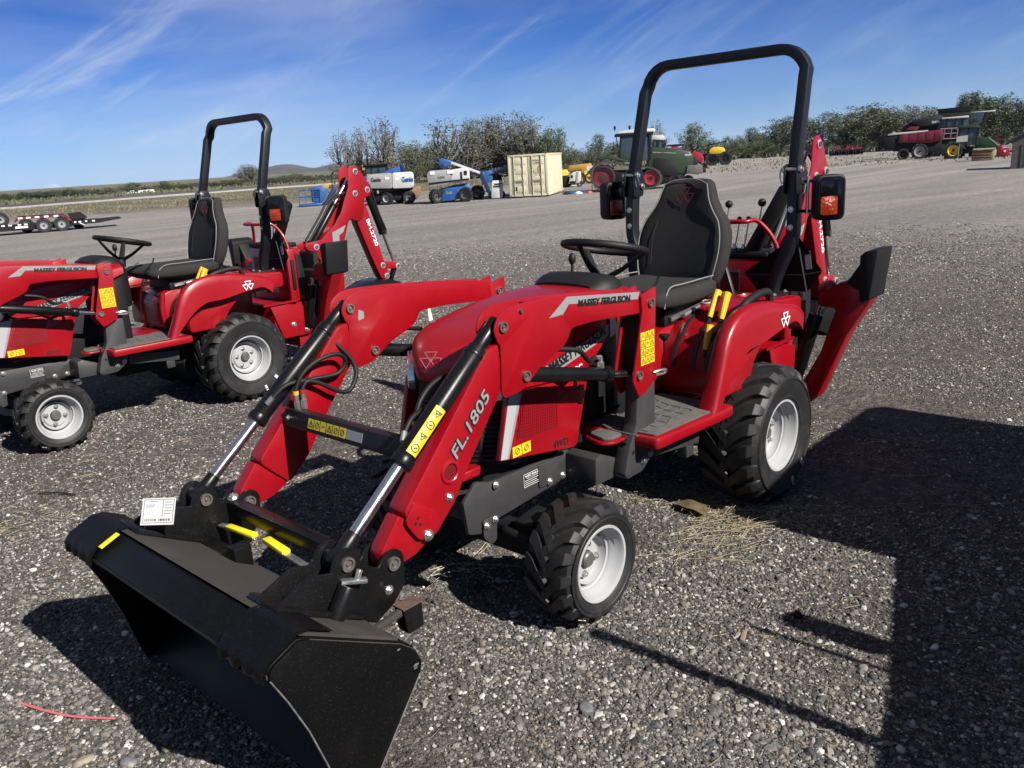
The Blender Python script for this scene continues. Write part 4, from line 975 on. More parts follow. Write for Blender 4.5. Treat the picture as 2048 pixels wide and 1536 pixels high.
    # stabilisers folded up and out
    for s in (1, -1):
        arm = [(.318, .315), (.345, .255), (.405, .262), (.455, .310), (.600, .670), (.705, .850), (.715, .885), (.70, .905), (.655, .900), (.560, .945), (.445, .870), (.430, .81), (.535, .800), (.462, .56), (.385, .41)]
        arm = [(s * y, z) for y, z in rounded(arm, .015)]
        st_ = MB().prism(arm, 'x', -.835, -.735).done('stabilizer', 'red_paint', T, .004)
        for sx in (-.8365, -.7335):
            pass
        pd_ = MB().prism([(s * y, z) for y, z in [(.672, .852), (.665, 1.085), (.690, 1.108), (.752, 1.118), (.722, .868)]], 'x', -.89, -.68).done('stabilizer_pad', 'dull_black', st_, .006)
        MB().prism([(s * y, z) for y, z in rounded([(.575, .93), (.668, 1.07), (.668, .86), (.60, .83)], .01)], 'x', -.83, -.74).done('pad_bracket', 'dull_black', st_, .004)
        A, Bp = Vector((-.70, s * .345, .42)), Vector((-.72, s * .455, .82)); d = (Bp - A).normalized()
        MB().box(-.95, -.84, min(s * .06, s * .31), max(s * .06, s * .31), .40, .86).done('dark_gap_filler', 'dull_black', T, .01)  # black box added to fill the dark gap behind the stabiliser
        c1 = MB().cyl(A, A + d * .36, .038, n=16).done('stabilizer_cylinder', 'black_paint', T, .003)
        MB().cyl(A + d * .36, Bp, .016, n=12).done('cylinder_rod', 'chrome', c1)
        MB().cyl((-.73, s * .36, .30), (-.85, s * .36, .30), .022, n=16).done('stabilizer_pin', 'zinc', st_)
        MB().ball((-.785, s * .47, .90), .05, .9, 1, .8, 18, 12).done('pivot_knuckle', 'red_paint', st_, 0, 60)
    return T
tractor = build_tractor()
tag(tractor, 'red compact tractor nearest the viewer with black loader bucket on the gravel', 'tractor', 'red compact tractors with loader and backhoe')
index_kids()
tractor_b = copy_tree(tractor)
tractor_b.location = (.430, -4.007, 0)
tag(tractor_b, 'second red compact tractor parked behind at left, its bucket cut off by the frame', 'tractor', 'red compact tractors with loader and backhoe')
# ------------------------------------------------------------------ ground
def smooth(a, b, x):
    t = np.clip((x - a) / (b - a), 0, 1); return t * t * (3 - 2 * t)
def gh(x, y):
    r = np.hypot(np.asarray(x, float) - 1.0, np.asarray(y, float) + 1.0)
    return -0.70 * smooth(7.0, 46.0, r)
def ray(px, py):
    d = CF * FPX + CR * (px - 1024) - CU * (py - 768); return d.normalized()
def gp(px, py):
    """ground point seen at a photo pixel"""
    d = ray(px, py); z = 0.0
    for _ in range(60):
        t = (z - CAMP.z) / d.z; p = CAMP + d * t
        z = z * .5 + float(gh(p.x, p.y)) * .5
    return Vector((p.x, p.y, float(gh(p.x, p.y))))
def ground_mesh():
    rings = [0, .4, .8, 1.2, 1.7, 2.3, 3, 3.8, 4.7, 5.8, 7, 8.5, 10, 12, 14.5, 17, 20, 24, 28, 33, 38, 44, 52, 62, 75, 95, 130, 200, 350, 700, 1500, 4000, 12000]
    n = 96; V = [(1.0, -1.0, 0)]; F = []
    for r in rings[1:]:
        for k in range(n):
            a = 2 * math.pi * k / n; x, y = 1 + r * math.cos(a), -1 + r * math.sin(a)
            V.append((x, y, float(gh(x, y))))
    for k in range(n): F.append((0, 1 + k, 1 + (k + 1) % n))
    for i in range(len(rings) - 2):
        a, b_ = 1 + i * n, 1 + (i + 1) * n
        for k in range(n):
            k2 = (k + 1) % n; F.append((a + k, b_ + k, b_ + k2, a + k2))
    me = bpy.data.meshes.new('ground'); me.from_pydata(V, [], F)
    me.polygons.foreach_set('use_smooth', [True] * len(me.polygons))
    return me
gm = bpy.data.materials.new('gravel_lot'); gm.use_nodes = True
t = gm.node_tree; bs = t.nodes['Principled BSDF']; bs.inputs['Roughness'].default_value = 0.9; bs.inputs['Specular IOR Level'].default_value = 0.2
def N(ty, **k):
    n = t.nodes.new(ty)
    for a, b in k.items(): setattr(n, a, b)
    return n
def LK(a, b): t.links.new(a, b)
def ramp(src, stops):
    r = N('ShaderNodeValToRGB'); e = r.color_ramp.elements
    while len(e) < len(stops): e.new(0.5)
    for el, (p, c) in zip(e, stops): el.position = p; el.color = (*c, 1)
    LK(src, r.inputs[0]); return r.outputs[0]
def mix(f, a, b, mode='MIX'):
    m = N('ShaderNodeMixRGB', blend_type=mode)
    for i, v in enumerate((f, a, b)):
        if isinstance(v, (int, float)): m.inputs[i].default_value = v
        elif isinstance(v, tuple): m.inputs[i].default_value = (*v, 1)
        else: LK(v, m.inputs[i])
    return m.outputs[0]
def mth(op, a, b=None, c=None, clamp=False):
    n = N('ShaderNodeMath', operation=op, use_clamp=clamp)
    for i, v in enumerate((a, b, c)):
        if v is None: continue
        if isinstance(v, (int, float)): n.inputs[i].default_value = v
        else: LK(v, n.inputs[i])
    return n.outputs[0]
geo = N('ShaderNodeNewGeometry'); pos = geo.outputs['Position']
def noise_(sc, det=6, ro=.6, vec=None):
    n = N('ShaderNodeTexNoise'); n.inputs['Scale'].default_value = sc; n.inputs['Detail'].default_value = det; n.inputs['Roughness'].default_value = ro
    LK(vec or pos, n.inputs['Vector']); return n.outputs['Fac']
def voro(sc, feat='F1', out='Color'):
    n = N('ShaderNodeTexVoronoi', feature=feat); n.inputs['Scale'].default_value = sc; LK(pos, n.inputs['Vector']); return n
v1, v2, v3 = voro(75), voro(170), voro(26)
def gray(col):
    s = N('ShaderNodeSeparateColor'); LK(col, s.inputs[0]); return s.outputs[0]
stone = [(0.0, (.035, .033, .032)), (.25, (.075, .071, .068)), (.5, (.125, .117, .111)), (.72, (.18, .166, .152)), (.86, (.25, .222, .195)), (1.0, (.44, .41, .37))]
s1 = ramp(gray(v1.outputs['Color']), stone); s2 = ramp(gray(v2.outputs['Color']), stone)
fines = ramp(noise_(140, 8, .75), [(.25, (.050, .046, .043)), (.75, (.19, .172, .157))])
base = mix(.5, s1, s2); base = mix(ramp(noise_(9, 5), [(.35, (0, 0, 0)), (.65, (1, 1, 1))]), base, fines)
# broad patches of pale dust and wheel tracks
patch = noise_(1.1, 6, .68)
base = mix(mth('MULTIPLY', ramp(patch, [(.45, (0, 0, 0)), (.75, (1, 1, 1))]), .6), base, (.185, .152, .128))
mp = N('ShaderNodeMapping'); mp.inputs['Rotation'].default_value = (0, 0, R(8)); mp.inputs['Scale'].default_value = (.055, .55, 1); LK(pos, mp.inputs[0])
trk = noise_(1.0, 7, .62, mp.outputs[0])
mp2 = N('ShaderNodeMapping'); mp2.inputs['Rotation'].default_value = (0, 0, R(-32)); mp2.inputs['Scale'].default_value = (.04, .40, 1); LK(pos, mp2.inputs[0])
trk2 = noise_(1.0, 6, .6, mp2.outputs[0])
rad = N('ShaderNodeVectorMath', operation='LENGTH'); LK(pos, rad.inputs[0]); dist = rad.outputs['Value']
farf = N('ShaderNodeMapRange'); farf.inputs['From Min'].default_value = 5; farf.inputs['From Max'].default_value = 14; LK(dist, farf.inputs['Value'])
tr = mth('ADD', mth('MULTIPLY', trk, .6), mth('MULTIPLY', trk2, .4))
trc = ramp(tr, [(.36, (.078, .075, .073)), (.5, (.118, .112, .108)), (.60, (.160, .150, .141)), (.70, (.235, .212, .188))])
base = mix(mth('MULTIPLY', farf.outputs[0], .62), base, trc)
grit = mth('ADD', mth('MULTIPLY', noise_(20, 3, .9), .5), mth('MULTIPLY', noise_(7, 3, .9), .5))
base = mix(1.0, base, ramp(grit, [(.34, (.50, .50, .50)), (.50, (1.0, 1.0, 1.0)), (.63, (1.75, 1.74, 1.72))]), 'MULTIPLY')
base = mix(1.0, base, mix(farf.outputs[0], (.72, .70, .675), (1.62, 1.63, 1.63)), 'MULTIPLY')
# dry field beyond the lot
dp = N('ShaderNodeVectorMath', operation='DOT_PRODUCT'); LK(pos, dp.inputs[0]); dp.inputs[1].default_value = (-0.727, -0.687, 0)
ac = N('ShaderNodeVectorMath', operation='DOT_PRODUCT'); LK(pos, ac.inputs[0]); ac.inputs[1].default_value = (-0.687, 0.727, 0)
lim = mth('SUBTRACT', dp.outputs['Value'], mth('MULTIPLY', mth('MAXIMUM', mth('ADD', ac.outputs['Value'], 2.0), 0.0), 1.9))
lim = mth('ADD', lim, mth('MULTIPLY', mth('SUBTRACT', noise_(.07, 6, .7), .5), 46))
fld = N('ShaderNodeMapRange'); fld.inputs['From Min'].default_value = 60; fld.inputs['From Max'].default_value = 74; LK(lim, fld.inputs['Value'])
mp3 = N('ShaderNodeMapping'); mp3.inputs['Rotation'].default_value = (0, 0, R(43)); mp3.inputs['Scale'].default_value = (.12, .03, 1); LK(pos, mp3.inputs[0])
grass = ramp(noise_(1.2, 9, .78, mp3.outputs[0]), [(.28, (.048, .050, .028)), (.45, (.095, .090, .055)), (.6, (.15, .132, .092)), (.78, (.22, .195, .15))])
base = mix(fld.outputs[0], base, grass)
LK(base, bs.inputs['Base Color'])
hgt = mth('ADD', mth('MULTIPLY', mth('SUBTRACT', .6, v1.outputs['Distance']), 1.0), mth('MULTIPLY', mth('SUBTRACT', .6, v2.outputs['Distance']), .5))
hgt = mth('ADD', hgt, mth('MULTIPLY', noise_(30, 6, .7), .8))
bp = N('ShaderNodeBump'); bp.inputs['Strength'].default_value = 1.0; bp.inputs['Distance'].default_value = .012; LK(hgt, bp.inputs['Height'])
cl = mth('ADD', mth('MULTIPLY', noise_(3.0, 8, .8), .06), mth('MULTIPLY', v3.outputs['Distance'], .02))
bp2 = N('ShaderNodeBump'); bp2.inputs['Strength'].default_value = .9; bp2.inputs['Distance'].default_value = 1.0; LK(cl, bp2.inputs['Height']); LK(bp.outputs[0], bp2.inputs['Normal'])
LK(bp2.outputs[0], bs.inputs['Normal'])
MATS['gravel_lot'] = gm
me = ground_mesh(); me.materials.append(gm); struct(link('ground', me))

# loose stones: real pebbles instanced on points
pm = bpy.data.materials.new('pebble'); pm.use_nodes = True; t = pm.node_tree; bs = t.nodes['Principled BSDF']; bs.inputs['Roughness'].default_value = .8; bs.inputs['Specular IOR Level'].default_value = .2
oi = N('ShaderNodeObjectInfo'); tcn = N('ShaderNodeTexCoord')
pc = ramp(oi.outputs['Random'], [(0.0, (.032, .032, .032)), (.22, (.066, .065, .064)), (.48, (.105, .102, .099)), (.66, (.142, .131, .121)), (.76, (.175, .146, .116)), (.87, (.225, .213, .196)), (.95, (.33, .315, .29)), (1.0, (.50, .48, .45))])
sp = noise_(2.2, 6, .7, tcn.outputs['Object'])
pc = mix(mth('MULTIPLY', sp, .5), pc, mix(.5, pc, (.03, .028, .026)))
LK(pc, bs.inputs['Base Color'])
MATS['pebble'] = pm
peb = bpy.data.collections.new('pebble_kinds')
rg = random.Random(21)
for k in range(7):
    bm = bmesh.new(); bmesh.ops.create_icosphere(bm, subdivisions=2 if k < 1 else 1, radius=1.0)
    off = Vector((rg.uniform(0, 50), rg.uniform(0, 50), rg.uniform(0, 50)))
    for v in bm.verts:
        v.co *= 1 + .38 * noise.noise(v.co * .9 + off) + .15 * noise.noise(v.co * 2.3 + off)
        v.co.x *= 1.0 + .25 * (k % 3); v.co.z *= .52 + .06 * (k % 4)
    me = bpy.data.meshes.new('pebble'); bm.to_mesh(me); bm.free(); me.materials.append(pm)
    me.polygons.foreach_set('use_smooth', [k in (0,)] * len(me.polygons))
    o = bpy.data.objects.new('pebble', me); peb.objects.link(o)
def scatter(name, coll, P, scale, rot, label=None):
    """instances of the objects in coll on explicit points"""
    me = bpy.data.meshes.new(name); me.vertices.add(len(P)); me.vertices.foreach_set('co', P.astype(np.float32).ravel())
    a = me.attributes.new('psize', 'FLOAT', 'POINT'); a.data.foreach_set('value', scale.astype(np.float32))
    a = me.attributes.new('prot', 'FLOAT_VECTOR', 'POINT'); a.data.foreach_set('vector', rot.astype(np.float32).ravel())
    o = link(name, me); o['kind'] = 'stuff'
    if label: o['label'] = label
    g = bpy.data.node_groups.new(name, 'GeometryNodeTree'); g.interface.new_socket('Geometry', in_out='INPUT', socket_type='NodeSocketGeometry'); g.interface.new_socket('Geometry', in_out='OUTPUT', socket_type='NodeSocketGeometry')
    gi, go = g.nodes.new('NodeGroupInput'), g.nodes.new('NodeGroupOutput')
    ip = g.nodes.new('GeometryNodeInstanceOnPoints'); ci = g.nodes.new('GeometryNodeCollectionInfo'); ci.inputs['Collection'].default_value = coll
    ci.inputs['Separate Children'].default_value = True; ci.inputs['Reset Children'].default_value = True
    ip.inputs['Pick Instance'].default_value = True
    na = g.nodes.new('GeometryNodeInputNamedAttribute'); na.data_type = 'FLOAT'; na.inputs['Name'].default_value = 'psize'
    nb = g.nodes.new('GeometryNodeInputNamedAttribute'); nb.data_type = 'FLOAT_VECTOR'; nb.inputs['Name'].default_value = 'prot'
    ri = g.nodes.new('FunctionNodeRandomValue'); ri.data_type = 'INT'; ri.inputs[4].default_value = 0; ri.inputs[5].default_value = len(coll.objects) - 1
    L = g.links.new
    L(gi.outputs[0], ip.inputs['Points']); L(ci.outputs[0], ip.inputs['Instance'])
    L([s_ for s_ in ri.outputs if s_.enabled][0] if any(s_.enabled for s_ in ri.outputs) else ri.outputs[2], ip.inputs['Instance Index'])
    L(na.outputs[0], ip.inputs['Scale']); L(nb.outputs[0], ip.inputs['Rotation']); L(ip.outputs[0], go.inputs[0])
    md = o.modifiers.new('scatter', 'NODES'); md.node_group = g
    return o
nr = np.random.default_rng(5)
NP = 620000
r = 1.2 * (20.5 / 1.2) ** nr.random(NP); az = math.atan2(CF.y, CF.x) + (nr.random(NP) - .5) * R(96)
X, Y = CAMP.x + r * np.cos(az), CAMP.y + r * np.sin(az)
sz = np.exp(nr.normal(math.log(.0041), .42, NP)); sz = np.maximum(sz, .0009 * r)
big_ = nr.random(NP) < .012; sz[big_] *= 1.9; sz = np.minimum(sz, .0165)
clump = np.array([noise.noise(Vector((x * 1.3, y * 1.3, 3.3))) for x, y in zip(X, Y)])
keep = nr.random(NP) < (.72 + 1.15 * clump) * np.clip((19 - r) / 14, 0, 1)
X, Y, sz = X[keep], Y[keep], sz[keep]
P = np.stack([X, Y, gh(X, Y) + sz * .12], 1)
rot = np.stack([nr.normal(0, .3, len(X)), nr.normal(0, .3, len(X)), nr.random(len(X)) * 6.283], 1)
scatter('gravel', peb, P, sz, rot, 'loose grey and brown gravel covering the lot')

# ------------------------------------------------------------------ things lying on the gravel
def blob(name, x, y, rx, ry, rz, mt, seed, rotz=0, parent=None):
    bm = bmesh.new(); bmesh.ops.create_icosphere(bm, subdivisions=3, radius=1.0); off = Vector((seed * 3.1, seed * 1.7, seed))
    for v in bm.verts:
        v.co *= 1 + .28 * noise.noise(v.co * .9 + off) + .08 * noise.noise(v.co * 2.7 + off)
        v.co = Vector((v.co.x * rx, v.co.y * ry, v.co.z * rz))
    me = bpy.data.meshes.new(name); bm.to_mesh(me); bm.free(); me.materials.append(MATS[mt]); me.polygons.foreach_set('use_smooth', [True] * len(me.polygons))
    return link(name, me, parent, (x, y, float(gh(x, y)) + rz * .35), (0, 0, rotz))
mat('stone_grey', (.10, .10, .105), .8, var=.35, vscale=30, bump=.3)
mat('stone_tan', (.20, .165, .125), .8, var=.3, vscale=30, bump=.3)
mat('straw', (.23, .19, .115), .8, var=.3, vscale=20)
mat('straw_pale', (.36, .32, .22), .8, var=.2, vscale=20)
mat('dead_leaf', (.20, .15, .075), .7, var=.35, vscale=25, bump=.3)
mat('bark', (.20, .15, .10), .85, var=.35, vscale=40, bump=.4)
mat('red_plastic', (.42, .10, .11), .5)
for (px_, py_, rx, ry, rz, m_, sd_, lb) in ((1172, 1418, .030, .022, .014, 'stone_grey', 1, 'large smooth grey stone lying on gravel right of the bucket'),
        (257, 1526, .026, .020, .012, 'stone_grey', 2, 'grey stone on gravel at the bottom edge left of the bucket'),
        (168, 1524, .030, .020, .012, 'stone_tan', 3, 'pale tan stone on gravel in the lower left corner'),
        (1595, 1232, .018, .014, .016, 'dull_black', 4, 'small black lump on gravel beside the tractor shadow')):
    p = gp(px_, py_); tag(blob('stone' if m_ != 'dull_black' else 'rubber_lump', p.x, p.y, rx, ry, rz, m_, sd_, sd_), lb, 'stone' if m_ != 'dull_black' else 'debris')
def gpath(pix, lift=.004): return [gp(a, b_) + Vector((0, 0, lift)) for a, b_ in pix]
tag(MB().tube(smooth_path(gpath([(46, 1411), (90, 1425), (140, 1436), (190, 1440), (231, 1441)], .008)), .0052, 6, flat=(.5, 1)).done('plastic_strip', 'red_plastic', None, 0, 60), 'faded red plastic strip lying on gravel at lower left', 'debris')
tag(MB().tube(smooth_path(gpath([(77, 991), (115, 989), (152, 993)], .012)), .006, 6, flat=(.4, 1)).done('rubber_strip', 'dull_black', None, 0, 60), 'thin black rubber strip lying on gravel left of the bucket', 'debris')
p = gp(1545, 1040); tag(MB().box(-.05, .05, -.012, .012, 0, .012).done('wood_chip', 'bark', None, .002, loc=p, rot=(0, .06, R(50))), 'flat grey wood chip beside the dry grass near rear wheel', 'debris')
p = gp(1487, 1275); tag(MB().box(-.035, .035, -.008, .008, 0, .012).done('wood_chip', 'bark', None, .002, loc=p, rot=(0, .05, R(200))), 'small wood chip standing alone on gravel right of front wheel', 'debris')
# curled piece of dry bark in the grass clump
p = gp(1384, 1026); ld = gp(1415, 1034) - gp(1352, 1012); ld.z = 0; LL = ld.length; ld.normalize()
aw = Vector((-ld.y, ld.x, 0)); aw = aw if aw.dot(p - CAMP) > 0 else -aw
secs = []
for i in range(10):
    u = i / 9; w_ = .075 * math.sin(math.pi * (.10 + .80 * u)) ** .7
    secs.append([p + ld * LL * (u - .5) + aw * (w_ * (v - .45)) + Vector((0, 0, .022 + .030 * v - .022 * v * v + .016 * math.sin(math.pi * u) + .003 * math.sin(11 * u + 5 * v))) for v in [k / 6 for k in range(7)]])
bl_ = MB().loft(secs, False, False)
bmesh.ops.solidify(bl_.bm, geom=bl_.bm.faces[:], thickness=.002)
tag(bl_.done('dead_leaf', 'dead_leaf', None, 0, 60), 'large curled tan dead leaf in the dry grass between front and rear wheels', 'leaf')
def straws(name, spots, seed, label, mt='straw'):
    b = MB(); rg = random.Random(seed)
    for (px_, py_, n, spread, ln, flat) in spots:
        c = gp(px_, py_)
        for _ in range(n):
            x, y = c.x + rg.gauss(0, spread), c.y + rg.gauss(0, spread)
            a = rg.uniform(0, 6.283); L_ = ln * rg.uniform(.4, 1.4); up = rg.uniform(.02, .5) * flat; bend = rg.gauss(0, .25); up *= rg.choice((.3, 1, 1.6))
            pts = []
            for k in range(4):
                u = k / 3; aa = a + bend * u
                pts.append((x + L_ * u * math.cos(aa), y + L_ * u * math.sin(aa), float(gh(x, y)) + .006 + L_ * up * (u - .55 * u * u)))
            b.tube(pts, rg.uniform(.0006, .0014), 3, caps=False)
    o = b.done(name, mt, None, 0, 60); o['kind'] = 'stuff'; o['label'] = label
    return o
straws('dry_grass', [(1390, 1000, 260, .09, .07, .9), (1340, 985, 110, .08, .07, 1), (1460, 1040, 190, .10, .08, .5), (1300, 980, 25, .06, .10, 1.1), (1530, 1030, 50, .10, .12, .4), (1440, 1080, 40, .09, .16, .3), (1480, 1060, 30, .05, .2, .6)], 4, 'clump of dry straw coloured grass between front and rear wheels')
straws('dry_grass', [(925, 1130, 14, .012, .22, .8), (960, 1130, 8, .03, .2, .5), (870, 1110, 6, .03, .16, .7)], 8, 'sprawling dry weed stems beside the front wheel and loader arm', 'straw_pale')
straws('dry_grass', [(20, 1060, 50, .14, .06, .5), (60, 1040, 26, .12, .06, .5), (200, 1130, 10, .2, .16, .25), (100, 1180, 8, .25, .10, .2), (120, 980, 12, .3, .09, .2), (260, 930, 10, .3, .09, .2), (640, 960, 12, .1, .2, .3)], 9, 'scattered dry straw on gravel at left of the bucket')
straws('dry_grass', [(1380, 1115, 10, .05, .22, .25), (1640, 1130, 22, .2, .06, .2), (1600, 1250, 16, .3, .05, .2), (1680, 1300, 14, .2, .05, .2), (1420, 1480, 8, .15, .05, .2), (1630, 1450, 16, .15, .05, .2), (1720, 900, 20, .25, .2, .3), (1900, 1000, 14, .4, .2, .3), (1500, 1200, 16, .3, .05, .2), (900, 1480, 8, .2, .05, .2), (1950, 1350, 8, .1, .15, .3), (850, 640, 20, .5, .15, .2), (330, 880, 30, .5, .12, .2)], 10, 'stray bits of straw scattered over the gravel at right')
# ------------------------------------------------------------------ cab tractor standing just outside the frame at right (its shadow falls into view)
CT = thing('cab_tractor', 'cab tractor parked right of the nearest compact tractor, casting the big shadow', 'tractor')
yA, yB = 2.92, 4.25
MB().prism(rounded([(.20, .75), (2.10, .72), (2.18, .85), (2.12, .98), (1.54, 1.055), (1.10, 1.14), (.63, 1.255), (.20, 1.36)], .06), 'y', yA, yB - .24).done('hood', 'red_paint', CT, .03)
MB().box(-1.6, 2.0, yA + .15, yB - .15, .42, .80).done('chassis_frame', 'dull_black', CT, .03)
cabp = rounded([(-1.62, .80), (.16, .80), (.24, 1.2), (.16, 1.84), (-1.60, 1.90), (-1.78, 1.35)], .08)
MB().prism(cabp, 'y', yA + .02, yB - .02).done('cab', 'glass', CT, .05)
MB().prism(rounded([(-1.80, 1.88), (.24, 1.82), (.24, 1.90), (-.2, 1.955), (-1.70, 1.955)], .04), 'y', yA - .02, yB + .02).done('cab_roof', 'red_paint', CT, .02)
for x in (.18, -.75, -1.66):
    for y in (yA, yB - .05): MB().rod((x, y + .02, .8), (x - (.06 if x > 0 else 0), y + .02, 1.88), .06, .05, (1, 0, 0)).done('cab_post', 'dull_black', CT, .008)
MB().cyl((1.40, yA - .035, .95), (1.40, yA - .035, 1.80), .028, n=16).done('exhaust_stack', 'dull_black', CT)
mr_ = MB().cyl((.92, yA + .01, 1.10), (.92, yA + .01, 1.30), .03, n=10).done('mirror_arm', 'dull_black', CT)
MB().prism(rounded([(.86, 1.18), (.975, 1.18), (.975, 1.46), (.86, 1.46)], .05), 'y', yA - .01, yA + .03).done('mirror', 'plastic_black', mr_, .01)
MB().cyl((1.035, yA + .01, 1.05), (1.045, yA + .01, 1.52), .010, n=8).done('marker_rod', 'dull_black', CT)
for (x, rr_, w_) in ((-.95, .62, .36), (1.55, .42, .26)):
    tm = tyre_mesh('tyre', rr_, w_, rr_ * .55, 18, .03, 6); rm = rim_mesh('wheel', rr_ * .55, w_, .03, 6, 3)
    for y, fl in ((yA + .10, True), (yB - .10, False)):
        wh = link('wheel', rm, CT, (x, y, rr_ - .01), (0, 0, math.pi if fl else 0)); link('tyre', tm, wh)
for y in (yA + .02, yB - .32):
    MB().prism(rounded([(-1.75, .95), (-1.60, 1.24), (-1.2, 1.32), (-.6, 1.30), (-.25, 1.1), (-.20, .62), (-.28, .62), (-.35, 1.0), (-.6, 1.22), (-1.2, 1.25), (-1.55, 1.15), (-1.68, .95)], .02), 'y', y, y + .30).done('fender', 'red_paint', CT, .01)
MB().box(-1.9, -1.55, yA + .05, yB - .05, .35, .95).done('rear_ballast', 'dull_black', CT, .03)
MB().box(-.30, .35, yA + .02, yA + .3, .30, .62).done('fuel_tank', 'dull_black', CT, .03)
MB().box(.55, 1.9, yA + .2, yB - .2, .3, .8).done('engine_block', 'dull_black', CT, .03)

# ------------------------------------------------------------------ far things
RS, RC = .0618, .9981
class Far:
    """local frame at a point on the lot: x to the right, y away, z up, all in metres"""
    def __init__(s, px_, py_, yaw=0.0, dist=None):
        s.px, s.py = px_, py_
        s.p = gp(px_, py_)
        if dist:
            d = ray(px_, py_); k = dist / math.hypot(d.x, d.y); s.p = Vector((CAMP.x + d.x * k, CAMP.y + d.y * k, float(gh(CAMP.x + d.x * k, CAMP.y + d.y * k))))
        v = s.p - CAMP; s.m = v.dot(CF) / FPX; s.d = math.hypot(v.x, v.y)
        s.rz = math.atan2(v.y, v.x) - math.pi / 2 + yaw
    def q(s, px_, py_):
        dx, dy = px_ - s.px, py_ - s.py
        return ((dx * RC - dy * RS) * s.m, (-dx * RS - dy * RC) * s.m)
    def Q(s, pts): return [s.q(*p) for p in pts]
    def thing(s, name, label, cat, group=None):
        s.t = thing(name, label, cat, s.p, s.rz, group); return s.t
    def poly(s, pts, y0, y1, mt, name, parent=None, bevel=0.0, r=0.0):
        p = s.Q(pts)
        return MB().prism(rounded(p, r) if r else p, 'y', y0, y1).done(name, mt, parent or s.t, bevel)
    def box(s, a, c, y0, y1, mt, name, parent=None, bevel=0.0):
        x0, z0 = s.q(*a); x1, z1 = s.q(*c)
        return MB().box(min(x0, x1), max(x0, x1), y0, y1, min(z0, z1), max(z0, z1)).done(name, mt, parent or s.t, bevel)
    def rod(s, a, c, y0, y1, w, mt, name, parent=None):
        x0, z0 = s.q(*a); x1, z1 = s.q(*c)
        return MB().rod((x0, y0, z0), (x1, y1, z1), w, w, (0, .7, .7)).done(name, mt, parent or s.t)
    def wheel(s, px_, py_, R_, y, w, rim, parent=None, hub='dull_black', rf=.58, lugs=0, ground=True, name='wheel', yaw=0):
        x, z = s.q(px_, py_)
        if ground: z = R_ * .98
        b = MB(); b.lathe([(R_ * rf, -.4 * w), (R_ * .80, -.5 * w), (R_ * .95, -.46 * w), (R_, -.3 * w), (R_, .3 * w), (R_ * .95, .46 * w), (R_ * .80, .5 * w), (R_ * rf, .4 * w)], n=32)
        for k in range(lugs):
            for sd_ in (1, -1):
                a = 2 * math.pi * (k + (.5 if sd_ < 0 else 0)) / lugs
                a2 = a + .28
                p0 = Vector((R_ * 1.0 * math.cos(a), sd_ * .02 * w, R_ * 1.0 * math.sin(a))); p1 = Vector((R_ * .985 * math.cos(a2), sd_ * .46 * w, R_ * .985 * math.sin(a2)))
                b.rod(p0, p1, R_ * .075, R_ * .09, (math.cos(a), 0, math.sin(a)))
        rm = MB().lathe([(.001, -.20 * w), (R_ * rf * .45, -.20 * w), (R_ * rf * .5, -.12 * w), (R_ * rf * .88, -.15 * w), (R_ * rf * .95, -.40 * w), (R_ * rf * 1.03, -.42 * w)], n=32)
        rm.lathe([(.001, .1 * w), (R_ * rf * .88, .15 * w), (R_ * rf * .95, .40 * w), (R_ * rf * 1.03, .42 * w)], n=32)
        wh = rm.done(name, rim, parent or s.t, 0, 40, loc=(x, y, z), rot=(0, 0, yaw))
        b.done('tyre', 'rubber', wh, 0, 35)
        hb_ = MB().cyl((0, -.20 * w - .03, 0), (0, -.1 * w, 0), R_ * rf * .26, n=14).done('hub', hub, wh)
        return wh
    def text(s, st, px_, py_, size, y, mt, parent, width=None, bold=0.0, slope=0.0):
        x, z = s.q(px_, py_)
        return text(st, size, mt, parent, (x, y, z), (1, 0, slope), UP, width=width, bold=bold, ext=.004, lift=.012)

# flatbed equipment trailer
F = Far(100, 464); T_ = F.thing('equipment_trailer', 'black flatbed equipment trailer with dual white wheels and lowered ramp at far left', 'trailer')
F.poly([(-60, 457), (70, 448), (142, 444), (192, 441), (192, 448), (145, 451), (140, 455), (70, 458), (-60, 466)], 0.0, 2.1, 'dull_black', 'deck')
F.poly([(186, 442), (232, 438), (232, 440.5), (190, 448)], .1, 2.0, 'dull_black', 'ramp', r=.0)
for y in (-.30, 2.15):
    F.poly([(40, 443), (46, 434.5), (128, 430), (142, 440.5), (139, 442.5), (127, 433.5), (48, 438), (44, 444)], y, y + .32, 'dark_red' if y < 0 else 'dull_black', 'fender')
F.poly([(136, 430), (160, 427), (172, 437), (172, 440), (141, 441)], 1.6, 2.1, 'dull_black', 'ramp_support')
for (a, c) in (((48, 434.5), (56, 437)), ((62, 433.6), (70, 436)), ((77, 432.7), (85, 435)), ((93, 431.8), (101, 434.5)), ((110, 431), (118, 433.5)), ((4, 450), (10, 452)), ((18, 449.3), (24, 451.3)), ((30, 448.6), (36, 450.6)), ((46, 447.5), (52, 449.5)), ((57, 447), (63, 449)), ((145, 444.5), (149, 447)), ((153, 444), (158, 446.5)), ((165, 443.2), (169, 445.5)), ((178, 442.4), (183, 445))):
    yy = -.312 if c[1] < 438 else -.012
    F.box(a, c, yy, yy + .02, 'decal_white', 'reflector')
F.box((41, 452), (63, 454.5), -.03, .0, 'decal_white', 'name_strip')
for px_, y in ((60, 1.9), (91, 0.0), (123, -.0), (155, 1.9)): F.wheel(px_, 452, .40, y - .12, .24, 'grey_paint', rf=.48)
F.rod((155, 448), (164, 452.5), -.05, -.05, .06, 'white_paint', 'jack_leg')
F2 = Far(18, 449); F2.p = F.p.copy(); 
W2 = thing('spare_wheel', 'spare wheel standing upright on the trailer deck at far left', 'wheel', (0, 0, 0))
